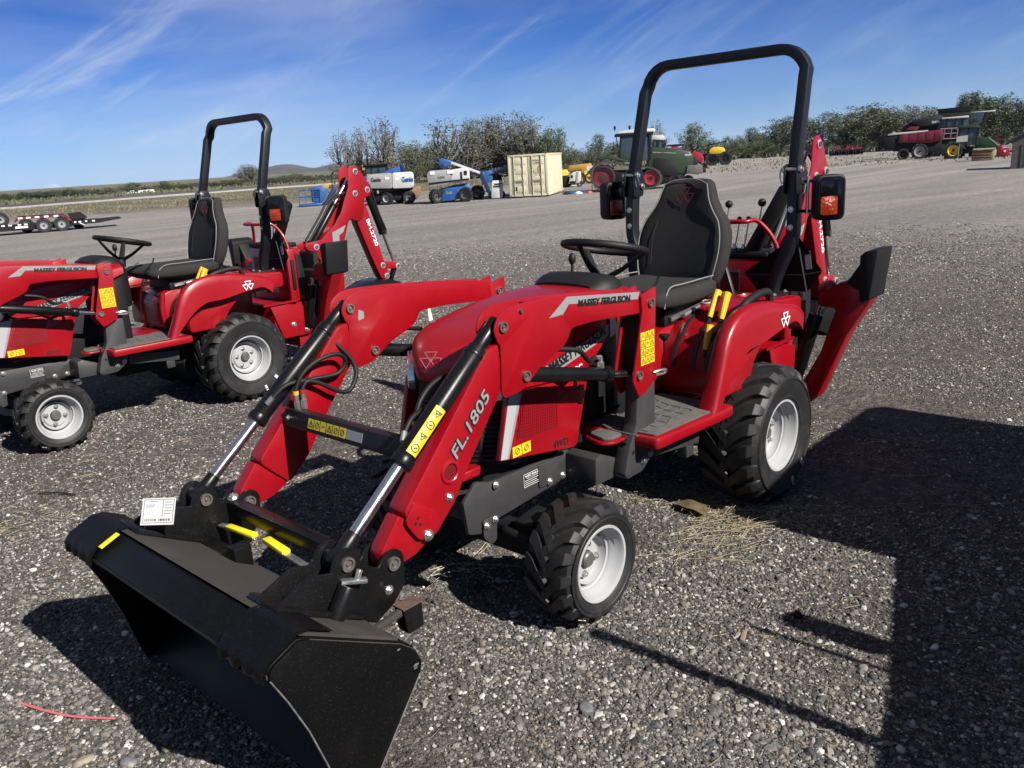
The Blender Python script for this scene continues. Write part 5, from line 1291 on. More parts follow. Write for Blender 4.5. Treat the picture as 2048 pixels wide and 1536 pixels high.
x_, z_ = F.q(18, 438); q_ = Matrix.Translation(F.p) @ Matrix.Rotation(F.rz, 4, 'Z') @ Vector((x_, .5, z_)); W2.location = q_; W2.rotation_euler = (0, 0, F.rz)
Ft = F.t; F.t = W2; ww_ = F.wheel(18, 438, .40, 0, .24, 'grey_paint', ground=False, rf=.48); ww_.location = (0, 0, 0); F.t = Ft

# pickup and camper on the far road
F = Far(265, 388, dist=186); F.thing('pickup_truck', 'tiny white pickup truck driving ahead of the camper beyond the railway', 'pickup')
k_ = F.p.z
F.poly([(253, 388), (253, 384), (258, 383), (262, 380), (268, 379.7), (270, 383), (277, 382.6), (277, 387)], -1, .9, 'white_paint', 'body', bevel=.05)
F.poly([(260, 382.6), (262.6, 380.6), (267.4, 380.4), (268.6, 382.5)], -1.02, .92, 'glass', 'window')
for x in (258, 272): F.wheel(x, 388, .38, -.95, .2, 'grey_paint')
F = Far(294, 386, dist=187); F.thing('camper_trailer', 'white camper trailer with a row of small windows beyond the railway', 'camper')
F.poly([(278, 386.5), (278, 379.3), (286, 378.6), (307, 377.2), (309.5, 384.6)], -1.1, 1.1, 'white_paint', 'body', bevel=.08)
for x in (282, 288.5, 295, 302): F.box((x, 381.6 - (x - 282) * .05), (x + 3.2, 383.2 - (x - 282) * .05), -1.13, -1.1, 'glass', 'window')
for x in (290, 298): F.wheel(x, 386, .36, -1.05, .2, 'grey_paint')

# blue boom lift whose basket rests at left
F = Far(625, 412); F.thing('boom_lift', 'blue boom lift basket with tubular railings resting on the lot at left', 'lift')
F.box((599, 412.5), (642, 406), -.6, .6, 'blue_paint', 'basket_floor', bevel=.03)
for yy in (-.58, .58):
    for px_ in (600, 613, 627, 641): F.rod((px_, 408 - (px_ - 600) * .06), (px_, 382 - (px_ - 600) * .06), yy, yy, .045, 'blue_paint', 'rail_post')
    for h_ in (382, 395): F.rod((600, h_), (641, h_ - 2.5), yy, yy, .045, 'blue_paint', 'rail')
F.poly([(624, 404), (624, 380), (634, 374), (652, 373), (655, 386), (648, 402), (640, 408)], -.5, .5, 'blue_paint', 'control_box', bevel=.05)
F.poly([(630, 384), (640, 382), (640, 390), (630, 392)], -.56, -.5, 'navy_paint', 'cover')
F.poly([(641, 378), (646, 370.5), (660, 368), (659, 378), (650, 382)], .2, .9, 'orange_paint', 'yellow_cover', bevel=.05)
F.poly([(640, 412), (652, 400), (668, 372), (676, 376), (662, 402), (650, 413)], -.3, .3, 'navy_paint', 'jib_arm', bevel=.03)
b = MB(); pts = [F.q(*p) for p in ((666, 376), (665.5, 352), (668, 345.5), (676, 343.5), (690, 343))]
b.tube([(x, .2, z) for x, z in pts], .035, 6).done('rail_hoop', 'dull_black', F.t)

# large boom lift with white engine covers
def genie(F, cov, grey_, front, txt1, txt2, wheels, head):
    pass
F = Far(795, 407); F.thing('boom_lift', 'large boom lift with white engine cover turned half right, parked behind the backhoe', 'lift')
F.poly([(738, 375), (736, 356), (741, 350.5), (780, 347.5), (786, 349), (786, 377), (742, 377)], -1.35, 1.1, 'grey_paint', 'engine_cover', bevel=.08, r=.12)  # less lit face of the white cover, its shade put into grey paint
F.poly([(786.3, 377), (786.3, 349), (790, 347), (824, 345), (828, 349), (828, 373), (822, 376)], -1.37, 1.1, 'white_paint', 'engine_cover', bevel=.08, r=.12)
F.poly([(742, 378), (827, 374), (824, 380), (746, 384)], -1.2, 1.0, 'dull_black', 'turntable', bevel=.04)
F.poly([(748, 384), (820, 380), (822, 398), (752, 402)], -.9, .9, 'dull_black', 'chassis', bevel=.05)
g_ = F.text('Genie', 745.5, 364.5, .36, -1.36, 'decal_black', F.t, width=.62, bold=.008)
g_ = F.text('Genie', 804.5, 364.8, .46, -1.38, 'blue_paint', F.t, width=.72, bold=.014)
for (a, c) in (((772, 355.5), (780, 359.5)), ((791, 356.5), (799, 361))): F.box(a, c, -1.385, -1.355, 'decal_white', 'warning_sticker')
F.box((756, 381), (760, 386), -1.22, -1.2, 'grey_paint', 'plate')
for px_, py_, y in ((775, 397, -1.0), (818, 393, -1.0), (752, 398, .9), (800, 395, 1.0)): F.wheel(px_, py_, .40, y, .34, 'rim_paint' if px_ in (775,) else 'hub_dark', rf=.55, lugs=14, yaw=-.5 if px_ == 775 else 0)
F.poly([(762, 349), (808, 331), (812, 336), (812, 346), (806, 349)], -.35, .30, 'blue_paint', 'boom', bevel=.03)
F.poly([(802, 330.5), (810, 330), (813, 346), (806, 348)], -.42, .36, 'navy_paint', 'boom_pivot', bevel=.03)
F.poly([(800, 350), (806, 342), (815, 342), (822, 348)], -.55, .5, 'dull_black', 'pivot_cover', bevel=.03)
F.poly([(712, 372), (720, 357), (738, 353), (738, 366), (722, 371)], -1.2, -.6, 'navy_paint', 'side_panel', bevel=.03)
F.text('enie', 721, 366.5, .34, -1.215, 'decal_white', F.t, width=.46, bold=.012, slope=.12)
# backhoe loader behind it
F = Far(785, 404, dist=61); F.thing('backhoe_loader', 'loader with dark cab and rusty bucket standing behind the white boom lift', 'loader')
F.poly([(731, 352), (733, 336), (775, 331), (778, 350)], .8, 2.6, 'glass', 'cab', bevel=.05)
F.poly([(729, 338), (730, 334.5), (776, 329.5), (781, 331), (780, 333.5)], .6, 2.8, 'dull_black', 'cab_roof', bevel=.03)
F.box((727, 335), (733, 344), .7, 1.0, 'orange_paint', 'cab_corner')
for px_ in (734, 746, 760, 776): F.rod((px_, 351), (px_, 333), .78, .78, .09, 'dull_black', 'cab_post')
F.poly([(735, 352), (812, 348), (822, 384), (740, 392)], .8, 2.5, 'orange_paint', 'body', bevel=.06)
F.poly([(812, 384), (823, 377), (843, 375), (842, 391), (836, 398), (826, 397), (816, 392)], .2, 2.2, 'rusty_steel', 'bucket', bevel=.04)
for px_ in (750, 808): F.wheel(px_, 396, .52, 1.0, .4, 'orange_paint', lugs=14)
F.rod((812, 366), (832, 382), 1.0, 1.0, .14, 'dull_black', 'loader_arm')

# smaller boom lift
F = Far(900, 404); F.thing('boom_lift', 'boom lift with all grey engine cover and raised blue boom elbow, left of the container', 'lift')
F.poly([(856, 349), (861, 343.5), (900, 340.5), (902, 342), (902, 366), (893, 369), (862, 374), (858, 369)], -1.2, 1.0, 'grey_paint', 'engine_cover', bevel=.08, r=.12)
F.poly([(902.3, 366), (902.3, 341.5), (930, 337), (938.5, 341), (939.5, 362), (930, 366)], -1.15, 1.0, 'white_paint', 'engine_cover', bevel=.08, r=.12)  # lit face of the grey cover, its brightness put into white paint
F.poly([(859, 366), (938, 357), (938, 360), (860, 370)], -1.22, 1.02, 'dull_black', 'trim_line')
for (a, c) in (((862, 345), (871, 350)), ((895, 343), (908, 348))): F.box(a, c, -1.24, -1.19, 'decal_white', 'warning_sticker')
F.text('Genie', 877, 358, .30, -1.21, 'ink_grey', F.t, width=.42)
F.box((921, 345), (925, 359), -1.2, -1.14, 'dull_black', 'access_slot'); F.box((928, 343), (934, 350), -1.2, -1.14, 'dull_black', 'access_slot')
F.poly([(882, 402), (886, 378), (908, 371), (936, 368), (942, 374), (940, 392), (905, 400)], -.9, .9, 'blue_paint', 'chassis', bevel=.05)
F.text('S-45', 893, 388, .24, -.915, 'grey_paint', F.t, width=.36, bold=.006)
F.poly([(872, 384), (884, 376), (890, 380), (880, 400), (872, 400)], -1.0, .9, 'dull_black', 'axle', bevel=.03)
for px_, y in ((872.5, -1.05), (931, -1.1), (957, 1.1), (902, 1.1)): F.wheel(px_, 394, .44, y, .36, 'hub_dark', rf=.55, lugs=14, yaw=.75 if px_ == 872.5 else -.35)
F.poly([(880, 335), (880, 321), (886, 319.5), (903, 324), (904, 330), (893, 338)], -.30, .30, 'blue_paint', 'boom_elbow', bevel=.03)
F.poly([(880, 338), (884, 330), (895, 332), (893, 341)], -.45, .45, 'navy_paint', 'turret', bevel=.03)
F.poly([(893, 323), (906, 325), (966, 346), (963, 351), (905, 331)], -.22, .22, 'white_paint', 'boom', bevel=.02)
F.poly([(893, 321.5), (906, 323.5), (966, 344.5), (966, 346), (906, 325.3), (893, 323)], -.24, .24, 'navy_paint', 'boom_top', bevel=.0)
F.poly([(896, 332), (912, 336), (962, 352), (960, 355), (912, 340)], .0, .35, 'blue_paint', 'lower_boom', bevel=.02)
F.poly([(961, 344), (968, 346), (982, 384), (976, 388), (960, 356)], -.25, .25, 'navy_paint', 'jib_arm', bevel=.02)
F.box((966, 344), (986, 366), .3, 1.2, 'blue_paint', 'basket_panel', bevel=.03)
for px_ in (966, 976, 986): F.rod((px_, 382), (px_, 345), 1.2, 1.2, .05, 'blue_paint', 'rail_post')
F.box((964, 386), (990, 383), .2, 1.3, 'blue_paint', 'basket_floor')

# solar light trailer
F = Far(995, 397); F.thing('light_trailer', 'white light trailer with dark tilted solar panel beside the cream container', 'trailer')
F.poly([(983, 396), (983, 366), (985, 362), (1003, 361), (1006, 364), (1006, 395)], -.55, .5, 'white_paint', 'cabinet', bevel=.05, r=.05)
sp_ = MB(); x0, z0 = F.q(980, 350); x1, z1 = F.q(1016, 334)
sp_.loft([[(x0, -.4, z0), (x1, -.4, z0 + .1), (x1, -.33, z0 + .1), (x0, -.33, z0)], [(x0 + .05, .5, z1 - .1), (x1, .5, z1), (x1, .57, z1), (x0 + .05, .57, z1 - .1)]])
spo = sp_.done('solar_panel', 'solar', F.t, .01)
b = MB()
for k in range(7):
    f_ = k / 6; xx = x0 + (x1 - x0) * f_; b.rod((xx, -.405, z0 + .1 * f_ - .0), (xx, .495, z1 - .1 + .1 * f_), .012, .012)
b.done('panel_lines', 'grey_paint', spo)
F.poly([(985, 362), (986, 352), (1003, 350), (1004, 361)], -.2, .4, 'dull_black', 'mast_base', bevel=.03)
F.rod((995, 362), (995, 345), .1, .1, .09, 'grey_paint', 'mast')
F.text('POWER', 987, 375, .16, -.56, 'decal_black', F.t, width=.42, bold=.008); F.box((989, 370), (1003, 366.5), -.57, -.55, 'dull_black', 'control_window')
F.text('RENT', 988, 379.5, .13, -.56, 'decal_red', F.t, width=.36) if False else None
for px_ in (985, 1003): F.wheel(px_, 397, .26, -.3, .16, 'grey_paint')

# shipping container
F = Far(1020, 397, yaw=R(-2)); C_ = F.thing('shipping_container', 'cream steel shipping container with closed double doors facing the lot', 'container')
cw, chh, cl_ = 2.44, 2.58, 6.06
skew = R(-10)
cont = MB().box(0, cw, .06, cl_, .12, chh).move(Matrix.Rotation(skew, 4, 'Z')).done('container_body', 'cream_paint', F.t, .02)
RM = Matrix.Rotation(skew, 4, 'Z')
for i, (x0, x1) in enumerate(((.10, cw / 2 - .02), (cw / 2 + .02, cw - .10))):
    dr = MB().box(x0, x1, 0, .055, .22, chh - .12).move(RM).done('container_door', 'cream_paint', F.t, .012)
    for k in range(4):
        z0 = .34 + k * .55
        MB().box(x0 + .12, x1 - .12, -.018, .0, z0, z0 + .36).move(RM).done('door_panel', 'cream_paint', dr, .015)
    for xb in (x0 + .27, x1 - .27):
        b = MB(); b.cyl((xb, -.055, .16), (xb, -.055, chh - .06), .024, n=10)
        for zz in (.24, .8, 1.9, chh - .2): b.box(xb - .05, xb + .05, -.06, -.018, zz, zz + .07)
        b.move(RM).done('lock_bar', 'cream_paint', dr)
    b = MB(); b.rod((x0 + .27, -.075, 1.02), (x1 - .22, -.075, 1.06), .03, .05); b.move(RM).done('door_handle', 'grey_paint', dr)
b = MB()
for k in range(28):
    y0 = .25 + k * .205
    b.prism([(cw, y0), (cw + .03, y0 + .035), (cw + .03, y0 + .10), (cw, y0 + .135)], 'z', .25, chh - .12)
b.move(RM).done('corrugated_side', 'cream_paint', F.t)
b = MB()
for x in (0, cw - .12):
    b.box(x - .01, x + .13, -.03, .10, .08, chh + .01)
b.box(0, cw, -.03, .08, .08, .21); b.box(0, cw, -.03, .08, chh - .11, chh + .01); b.box(cw - .05, cw + .035, .1, cl_, chh - .11, chh + .012); b.box(cw - .05, cw + .035, .1, cl_, .08, .22)
b.move(RM).done('corner_frame', 'cream_paint', F.t, .01)
def ctext(s_, x, z, size, mt='ink_grey', w=None):
    o_ = RM @ Vector((x, -.02, z)); return text(s_, size, mt, cont, o_, RM.to_3x3() @ Vector((1, 0, 0)), UP, width=w, bold=.004, ext=.003, lift=.004)
ctext('SPRU 316 010', 1.42, 2.17, .10, w=.66); ctext('22G1', 1.72, 2.04, .09, w=.26)
for k in range(5): ctext('30,480 KG', 1.82, 1.80 - k * .075, .055, 'rusty_steel', w=.24)
ctext('MAX.', 1.42, 1.74, .08, w=.16); ctext('TARE', 1.42, 1.52, .08, w=.18)
MB().box(.28, .50, -.03, -.019, .42, .68).move(RM).done('data_plate', 'dull_black', F.t)
MB().cyl((.40, -.03, 1.72), (.40, -.019, 1.72), .06, n=16).move(RM).done('round_mark', 'ink_grey', F.t)
# broom and cones by the container
F = Far(1106, 389); F.thing('broom', 'broom leaning on the container side with its red head down', 'broom'); F.rod((1105, 388), (1106, 350), -.1, .35, .05, 'wood', 'handle'); F.box((1100, 389), (1108, 380), -.2, .05, 'dark_red', 'broom_head', bevel=.02)
for i, (px_, py_, hh_, lb) in enumerate(((1124, 383, 19, 'tall orange and white traffic cone right of the container'), (1111, 387, 12, 'small traffic cone next to the broom by the container'))):
    F = Far(px_, py_); h_ = hh_ * F.m
    F.thing('traffic_cone', lb, 'traffic cone', 'traffic cones by the container')
    MB().box(-.2 * h_, .2 * h_, -.2 * h_, .2 * h_, 0, .04).done('cone_base', 'cone_orange', F.t)
    cb_ = MB().lathe([(.15 * h_, .03), (.04 * h_, h_)], axis='z', n=18).done('cone_body', 'cone_orange', F.t, 0, 60)
    MB().lathe([(.118 * h_, .35 * h_), (.088 * h_, .60 * h_)], axis='z', n=18).done('cone_band', 'decal_white', cb_, 0, 60)
F = Far(1150, 388); F.thing('tarpaulin', 'crumpled blue and white tarpaulin lying on the lot under the sign', 'tarpaulin')
for k, (x, m_, w_) in enumerate(((-.5, 'dull_black', .3), (-.15, 'blue_paint', .35), (.25, 'decal_white', .25), (.5, 'blue_paint', .4), (.9, 'cone_orange', .2))):
    o_ = blob('fold', 0, 0, w_, .3, .12, m_, 30 + k); o_.parent = F.t; o_.location = (x, (k % 2) * .2, .03)

# yellow and white machines in the gap
F = Far(1126, 372, dist=66); F.thing('yellow_loader', 'bright yellow machine body peeking out just right of the container', 'machine')
F.poly([(1110, 360), (1110, 340), (1133, 337), (1137, 343), (1136, 354), (1128, 358)], 0, 1.6, 'yellow_paint', 'body', bevel=.06)
F.poly([(1112, 360), (1136, 354), (1137, 372), (1114, 376)], .1, 1.4, 'dull_black', 'engine_bay', bevel=.05)
for px_ in (1118, 1134): F.wheel(px_, 370, .42, .1, .3, 'dull_black')
F = Far(1164, 374, dist=72); F.thing('road_grader', 'tan orange construction machine standing behind the white engine unit', 'machine')
F.poly([(1136, 347), (1137, 339), (1182, 334), (1184, 352), (1180, 361), (1166, 361), (1160, 346), (1140, 350)], 0, 1.8, 'orange_paint', 'body', bevel=.06)
F.box((1168, 349), (1180, 359), -.05, 0, 'yellow_paint', 'panel')
for px_ in (1163, 1180): F.wheel(px_, 372, .46, .1, .35, 'orange_paint')
F = Far(1148, 374); F.thing('engine_unit', 'white boxy engine unit with black grille on small trailer wheels', 'generator')
F.poly([(1137, 368), (1140, 350), (1146, 345), (1161, 343), (1162, 360), (1158, 366)], -.4, .6, 'white_paint', 'housing', bevel=.05)
F.box((1140, 367), (1151, 362), -.44, -.4, 'dull_black', 'grille'); F.box((1142, 356), (1145, 350.5), -.44, -.4, 'dull_black', 'mark')
F.poly([(1152, 345), (1156, 344), (1155, 366), (1151, 367)], -.43, -.4, 'grey_paint', 'door_seam')
F.poly([(1122, 374), (1122, 353), (1137, 351), (1137, 369)], -.2, .5, 'dull_black', 'frame', bevel=.03)
F.box((1144, 372), (1153, 368), -.35, .3, 'white_paint', 'step'); F.rod((1156, 366), (1157, 376), -.3, -.3, .06, 'dull_black', 'jack_leg')
for px_ in (1130, 1159): F.wheel(px_, 374, .26, 0, .2, 'grey_paint')
F = Far(1184, 385); F.thing('yard_sign', 'white yard sign with dark lettering on a thin post by the tracked tractor', 'sign')
F.rod((1184, 386), (1183, 345), 0, 0, .05, 'grey_paint', 'post')
sg_ = F.poly([(1172.5, 348.5), (1172.5, 334), (1191, 332.5), (1191.5, 347)], -.06, -.03, 'white_paint', 'sign_board')
F.text('NEW', 1179, 341.3, .11, -.062, 'decal_black', sg_, width=.20, bold=.006); F.text('EQUIPMENT', 1174, 345.6, .10, -.062, 'ink_grey', sg_, width=.50, bold=.005); F.text('FOR SALE', 1175.5, 348, .05, -.062, 'decal_red', sg_, width=.36) if False else None

# green tracked tractor
mat('track_rubber', (.045, .040, .036), .8, var=.4, vscale=3)
F = Far(1235, 381); F.thing('tracked_tractor', 'big green tracked tractor with red drive wheels and white roofed cab behind the roll bar', 'tractor')
def track(y0, y1):
    outl = [(1182, 352), (1186, 335), (1200, 326), (1212, 325), (1262, 332), (1300, 336), (1316, 345), (1320, 358), (1312, 371), (1296, 375), (1240, 379), (1212, 382), (1196, 378), (1186, 367)]
    o_ = rounded(F.Q(outl), .25, 3); cx = sum(p[0] for p in o_) / len(o_); cz = sum(p[1] for p in o_) / len(o_)
    inn = []
    for x, z in o_:
        d = Vector((cx - x, cz - z)); d = d.normalized() * .10; inn.append((x + d.x, z + d.y))
    n_ = len(o_); b = MB(); vs = [(x, y0, z) for x, z in o_] + [(x, y1, z) for x, z in o_] + [(x, y0, z) for x, z in inn] + [(x, y1, z) for x, z in inn]; fs = []
    for i in range(n_):
        j = (i + 1) % n_; fs += [(i, j, n_ + j, n_ + i), (2 * n_ + j, 2 * n_ + i, 3 * n_ + i, 3 * n_ + j), (j, i, 2 * n_ + i, 2 * n_ + j), (n_ + i, n_ + j, 3 * n_ + j, 3 * n_ + i)]
    b.faces(vs, fs)
    for i in range(0, n_):
        x, z = o_[i]; x2, z2 = o_[(i + 1) % n_]; nsub = max(1, int(math.hypot(x2 - x, z2 - z) / .16))
        for k in range(nsub):
            f_ = (k + .5) / nsub; xx, zz = x + (x2 - x) * f_, z + (z2 - z) * f_; d = Vector((xx - cx, zz - cz)).normalized() * .04
            b.rod((xx + d.x, y0, zz + d.y), (xx + d.x, y1, zz + d.y), .07, .08, (d.x, 0, d.y))
    return b.done('track_belt', 'track_rubber', F.t)
for y0 in (-1.15, .75):
    track(y0, y0 + .5)
    F.wheel(1207, 355, .76, y0 + .25, .46, 'dark_red', rf=.86, hub='green_paint', ground=False, name='drive_wheel')
    F.wheel(1299, 355, .55, y0 + .25, .44, 'bright_red', rf=.80, ground=False, name='idler_wheel')
    for px_ in (1238, 1258, 1278): F.wheel(px_, 372, .22, y0 + .25, .4, 'dark_red', rf=.7, ground=False, name='road_wheel')
F.poly([(1218, 366), (1222, 342), (1290, 340), (1300, 362), (1290, 372), (1230, 374)], -.9, .9, 'dull_black', 'track_frame', bevel=.04)
F.poly([(1190, 326), (1196, 318), (1212, 312), (1228, 312), (1236, 319), (1256, 323), (1268, 324), (1268, 328), (1240, 324), (1210, 320), (1196, 322)], -1.10, -.45, 'green_paint', 'fender', bevel=.04)
F.poly([(1190, 326), (1196, 318), (1212, 312), (1228, 312), (1236, 319), (1256, 323), (1268, 324), (1268, 328), (1240, 324), (1210, 320), (1196, 322)], .45, 1.10, 'green_paint', 'fender', bevel=.04)
F.poly([(1236, 325), (1238, 275), (1272, 272), (1292, 274), (1296, 322), (1262, 325)], -.75, .75, 'glass', 'cab', bevel=.06)
for pts in ([(1236, 325), (1238, 274)], [(1264, 325), (1265, 273)], [(1296, 322), (1293, 273)]):
    for yy in (-.76, .76): F.rod(pts[0], pts[1], yy, yy, .12, 'dull_black', 'cab_post')
F.poly([(1230, 275), (1232, 269), (1262, 264.5), (1300, 262.5), (1304, 266), (1302, 271), (1240, 277)], -.85, .85, 'white_paint', 'cab_roof', bevel=.06)
F.poly([(1225, 279), (1226, 273.5), (1238, 272), (1300, 268), (1300, 273), (1238, 278)], -.87, .87, 'dull_black', 'roof_trim', bevel=.03)
for px_, py_ in ((1225.5, 259.5), (1254, 258.5)): F.rod((px_, py_ + 8), (px_, py_ + 1), -.3, -.3, .05, 'dull_black', 'beacon_stem'); x_, z_ = F.q(px_, py_ + 2); MB().cyl((x_, -.3, z_ - .1), (x_, -.3, z_ + .1), .07, n=10).done('beacon', 'dull_black', F.t)
F.rod((1236, 318), (1229, 280), -.8, -.85, .05, 'dull_black', 'exhaust_pipe')
F.poly([(1290, 348), (1292, 302), (1300, 297.5), (1340, 299), (1372, 306), (1380, 316), (1382, 342), (1368, 348)], -.62, .62, 'green_paint', 'hood', bevel=.10)
F.poly([(1300, 350), (1304, 318), (1332, 320), (1346, 330), (1350, 352)], -.66, -.60, 'dull_black', 'side_grille', bevel=.02)
F.poly([(1360, 320), (1366, 309), (1381, 314), (1388, 320), (1388, 340), (1374, 342)], -.60, .60, 'dull_black', 'nose_grille', bevel=.06)
F.box((1362, 314), (1374, 310), -.64, -.58, 'lens', 'headlight')
F.text('724', 1316, 311, .16, -.63, 'decal_red', F.t, width=.3); F.poly([(1300, 308), (1300, 306.5), (1345, 308), (1345, 309.5)], -.635, -.61, 'grey_paint', 'trim_or_sunlit_strip')
F.poly([(1366, 346), (1368, 332), (1394, 330), (1397, 333), (1398, 346), (1388, 349)], -.75, .75, 'grey_wood', 'front_weight', bevel=.05)
F.poly([(1388, 346), (1390, 337), (1404, 336), (1405, 345)], -.5, .5, 'dull_black', 'hitch', bevel=.04)
F.poly([(1306, 372), (1310, 350), (1366, 348), (1360, 360), (1330, 366)], -.6, .6, 'dull_black', 'belly', bevel=.04)
for px_, R_, y in ((1346, .42, -.5), (1372, .36, -.4), (1356, .42, .8)): F.wheel(px_, 366, R_, y, .3, 'dull_black', lugs=12)
# white topped tractor behind
F = Far(1320, 345, dist=86); F.thing('white_roof_tractor', 'tractor with small white cab roof standing behind the green tracked tractor', 'tractor')
F.poly([(1300, 278), (1302, 270), (1322, 269), (1326, 274), (1326, 279)], -.9, .9, 'white_paint', 'cab_roof', bevel=.05)
F.poly([(1304, 318), (1304, 279), (1324, 278), (1326, 318)], -.8, .8, 'glass', 'cab', bevel=.05)
for px_ in (1304, 1314, 1326): F.rod((px_, 318), (px_, 278), -.85, -.85, .13, 'dull_black', 'cab_post')
F.poly([(1322, 330), (1322, 296), (1350, 296), (1352, 330)], -.6, .6, 'dark_red', 'hood', bevel=.06)
for px_ in (1308, 1346): F.wheel(px_, 340, .85, -.8, .4, 'white_paint', lugs=14)
F.rod((1328, 290), (1329, 276), -.9, -.9, .08, 'dull_black', 'mirror_arm')
# red seeder and yellow tank sprayer
F = Far(1400, 335, dist=100); F.thing('red_seeder', 'red seed drill with rounded hopper and black toolbar behind the tracked tractor', 'seeder')
F.poly([(1338, 299), (1342, 292), (1354, 292), (1357, 299)], -.6, .6, 'bright_red', 'hopper', bevel=.08)
F.poly([(1328, 292), (1334, 288.5), (1366, 286.5), (1366, 290), (1352, 292)], -.4, .6, 'dull_black', 'hopper_lid', bevel=.04)
F.poly([(1376, 322), (1378, 306), (1388, 301), (1400, 304), (1407, 314), (1404, 322), (1392, 321)], -.7, .7, 'bright_red', 'hopper', bevel=.10, r=.2)
F.poly([(1360, 322), (1364, 298), (1380, 300), (1384, 326)], -.4, .6, 'dark_red', 'frame', bevel=.05)
for pts in ([(1384, 322), (1412, 336)], [(1392, 320), (1419, 334)], [(1370, 312), (1408, 306)], [(1400, 320), (1406, 335)], [(1390, 326), (1398, 337)]): F.rod(pts[0], pts[1], -.5, -.3, .12, 'dark_red', 'toolbar')
for px_ in (1388, 1408): F.wheel(px_, 332, .35, -.4, .2, 'dull_black')
F = Far(1436, 328, dist=115); F.thing('tank_sprayer', 'pull sprayer with yellow tank and big black wheels at the lot edge', 'sprayer')
F.poly([(1416, 303), (1420, 295), (1432, 292), (1445, 294), (1449, 301), (1446, 306), (1420, 307)], -.9, .9, 'yellow_paint', 'tank', bevel=.14, r=.2)
F.poly([(1410, 312), (1414, 305), (1450, 304), (1452, 316), (1420, 326)], -.8, .8, 'dull_black', 'frame', bevel=.04)
rg = random.Random(12)
for k in range(14):
    a = (1408 + rg.uniform(0, 42), 326 - rg.uniform(0, 14)); c = (a[0] + rg.uniform(-10, 10), a[1] - rg.uniform(6, 22)); F.rod(a, c, rg.uniform(-.9, .9), rg.uniform(-.9, .9), .09, 'dull_black', 'boom_section')
for px_, y in ((1449, -.8), (1424, -.7)): F.wheel(px_, 318, .85, y, .35, 'dull_black', lugs=14)
for a, c in (((1412, 300), (1418, 284)), ((1447, 296), (1447, 280)), ((1412, 290), (1448, 282))): F.rod(a, c, .6, .6, .09, 'dull_black', 'boom_rack')
# disc harrow
F = Far(1694, 309, dist=135); F.thing('disc_harrow', 'low red disc harrow with rows of black discs on the far lot', 'harrow')
F.poly([(1672, 303), (1674, 298), (1720, 293), (1722, 298)], -.4, .4, 'dark_red', 'frame', bevel=.04)
for k in range(14):
    x, z = F.q(1663 + k * 4.4, 309.5 - k * .35); MB().cyl((x, -.9 + .12 * (k % 3), .38), (x + .06, -.86 + .12 * (k % 3), .38), .36, n=16).done('disc', 'dull_black', F.t)
for k in range(6): F.rod((1670 + k * 9.5, 306 - k * .6), (1675 + k * 9, 290 - k * .4 + (k % 2) * 4), -.3, .5, .14, 'dull_black' if k % 2 else 'dark_red', 'tine')
F.rod((1664, 303), (1724, 297), -.9, -.9, .14, 'dull_black', 'gang_beam'); F.rod((1700, 296), (1716, 302), -.5, .5, .2, 'bright_red', 'hitch')
# combine
F = Far(1880, 314, dist=99); F.thing('combine_harvester', 'dark combine harvester with open grain tank behind the red baler', 'combine')
F.poly([(1801, 268), (1806, 256), (1822, 246), (1870, 232), (1925, 230), (1930, 262), (1924, 284), (1810, 290)], .8, 3.4, 'dull_black', 'body', bevel=.08)
F.poly([(1821, 250), (1822, 244), (1868, 234), (1876, 238), (1876, 252), (1840, 256)], .66, .8, 'frame_grey', 'side_panel', bevel=.02)
F.poly([(1862, 224), (1930, 217.5), (1918, 236), (1872, 238)], .9, 3.3, 'dull_black', 'grain_tank', bevel=.03)
F.text('IDEAL', 1857, 250.5, .30, .655, 'decal_white', F.t, width=.78, bold=.01)
F.poly([(1866, 264), (1874, 243), (1920, 239), (1924, 262), (1890, 268)], .5, 2.6, 'glass', 'cab', bevel=.06)
F.poly([(1872, 243.5), (1874, 240.5), (1920, 236.5), (1921.5, 240), (1916, 241)], .4, 2.8, 'white_paint', 'cab_roof', bevel=.05)
for px_ in (1874, 1884, 1899, 1912): F.rod((px_, 266), (px_, 241), .46, .46, .12, 'dull_black', 'cab_post')
F.poly([(1921, 232), (1921, 230), (1966, 226.8), (1966, 229.5)], 1.2, 1.7, 'white_paint', 'unload_auger', bevel=.05)
F.rod((1945, 262), (1953, 231), 1.4, 1.4, .35, 'dull_black', 'auger_support'); F.poly([(1921, 250), (1922, 232), (1948, 231), (1944, 252)], .9, 2.2, 'glass', 'rear_window', bevel=.04)
for px_ in (1874, 1882, 1894, 1905): F.rod((px_, 281), (px_, 261), .3, .3, .06, 'grey_paint', 'rail_post')
for h_ in (261.5, 271, 281): F.rod((1874, h_), (1906, h_ - 1.6), .3, .3, .06, 'grey_paint', 'rail')
F.box((1886, 281), (1904, 273), .4, .6, 'dark_red', 'side_panel')
for px_, R_, y in ((1850, .95, .9), (1872, 1.0, 1.0), (1890, 1.0, 3.2)): F.wheel(px_, 305, R_, y, .6, 'dull_black', lugs=18)
F.poly([(1852, 314), (1856, 296), (1886, 290), (1890, 312), (1872, 321)], -.2, .8, 'dull_black', 'feeder_house', bevel=.05)
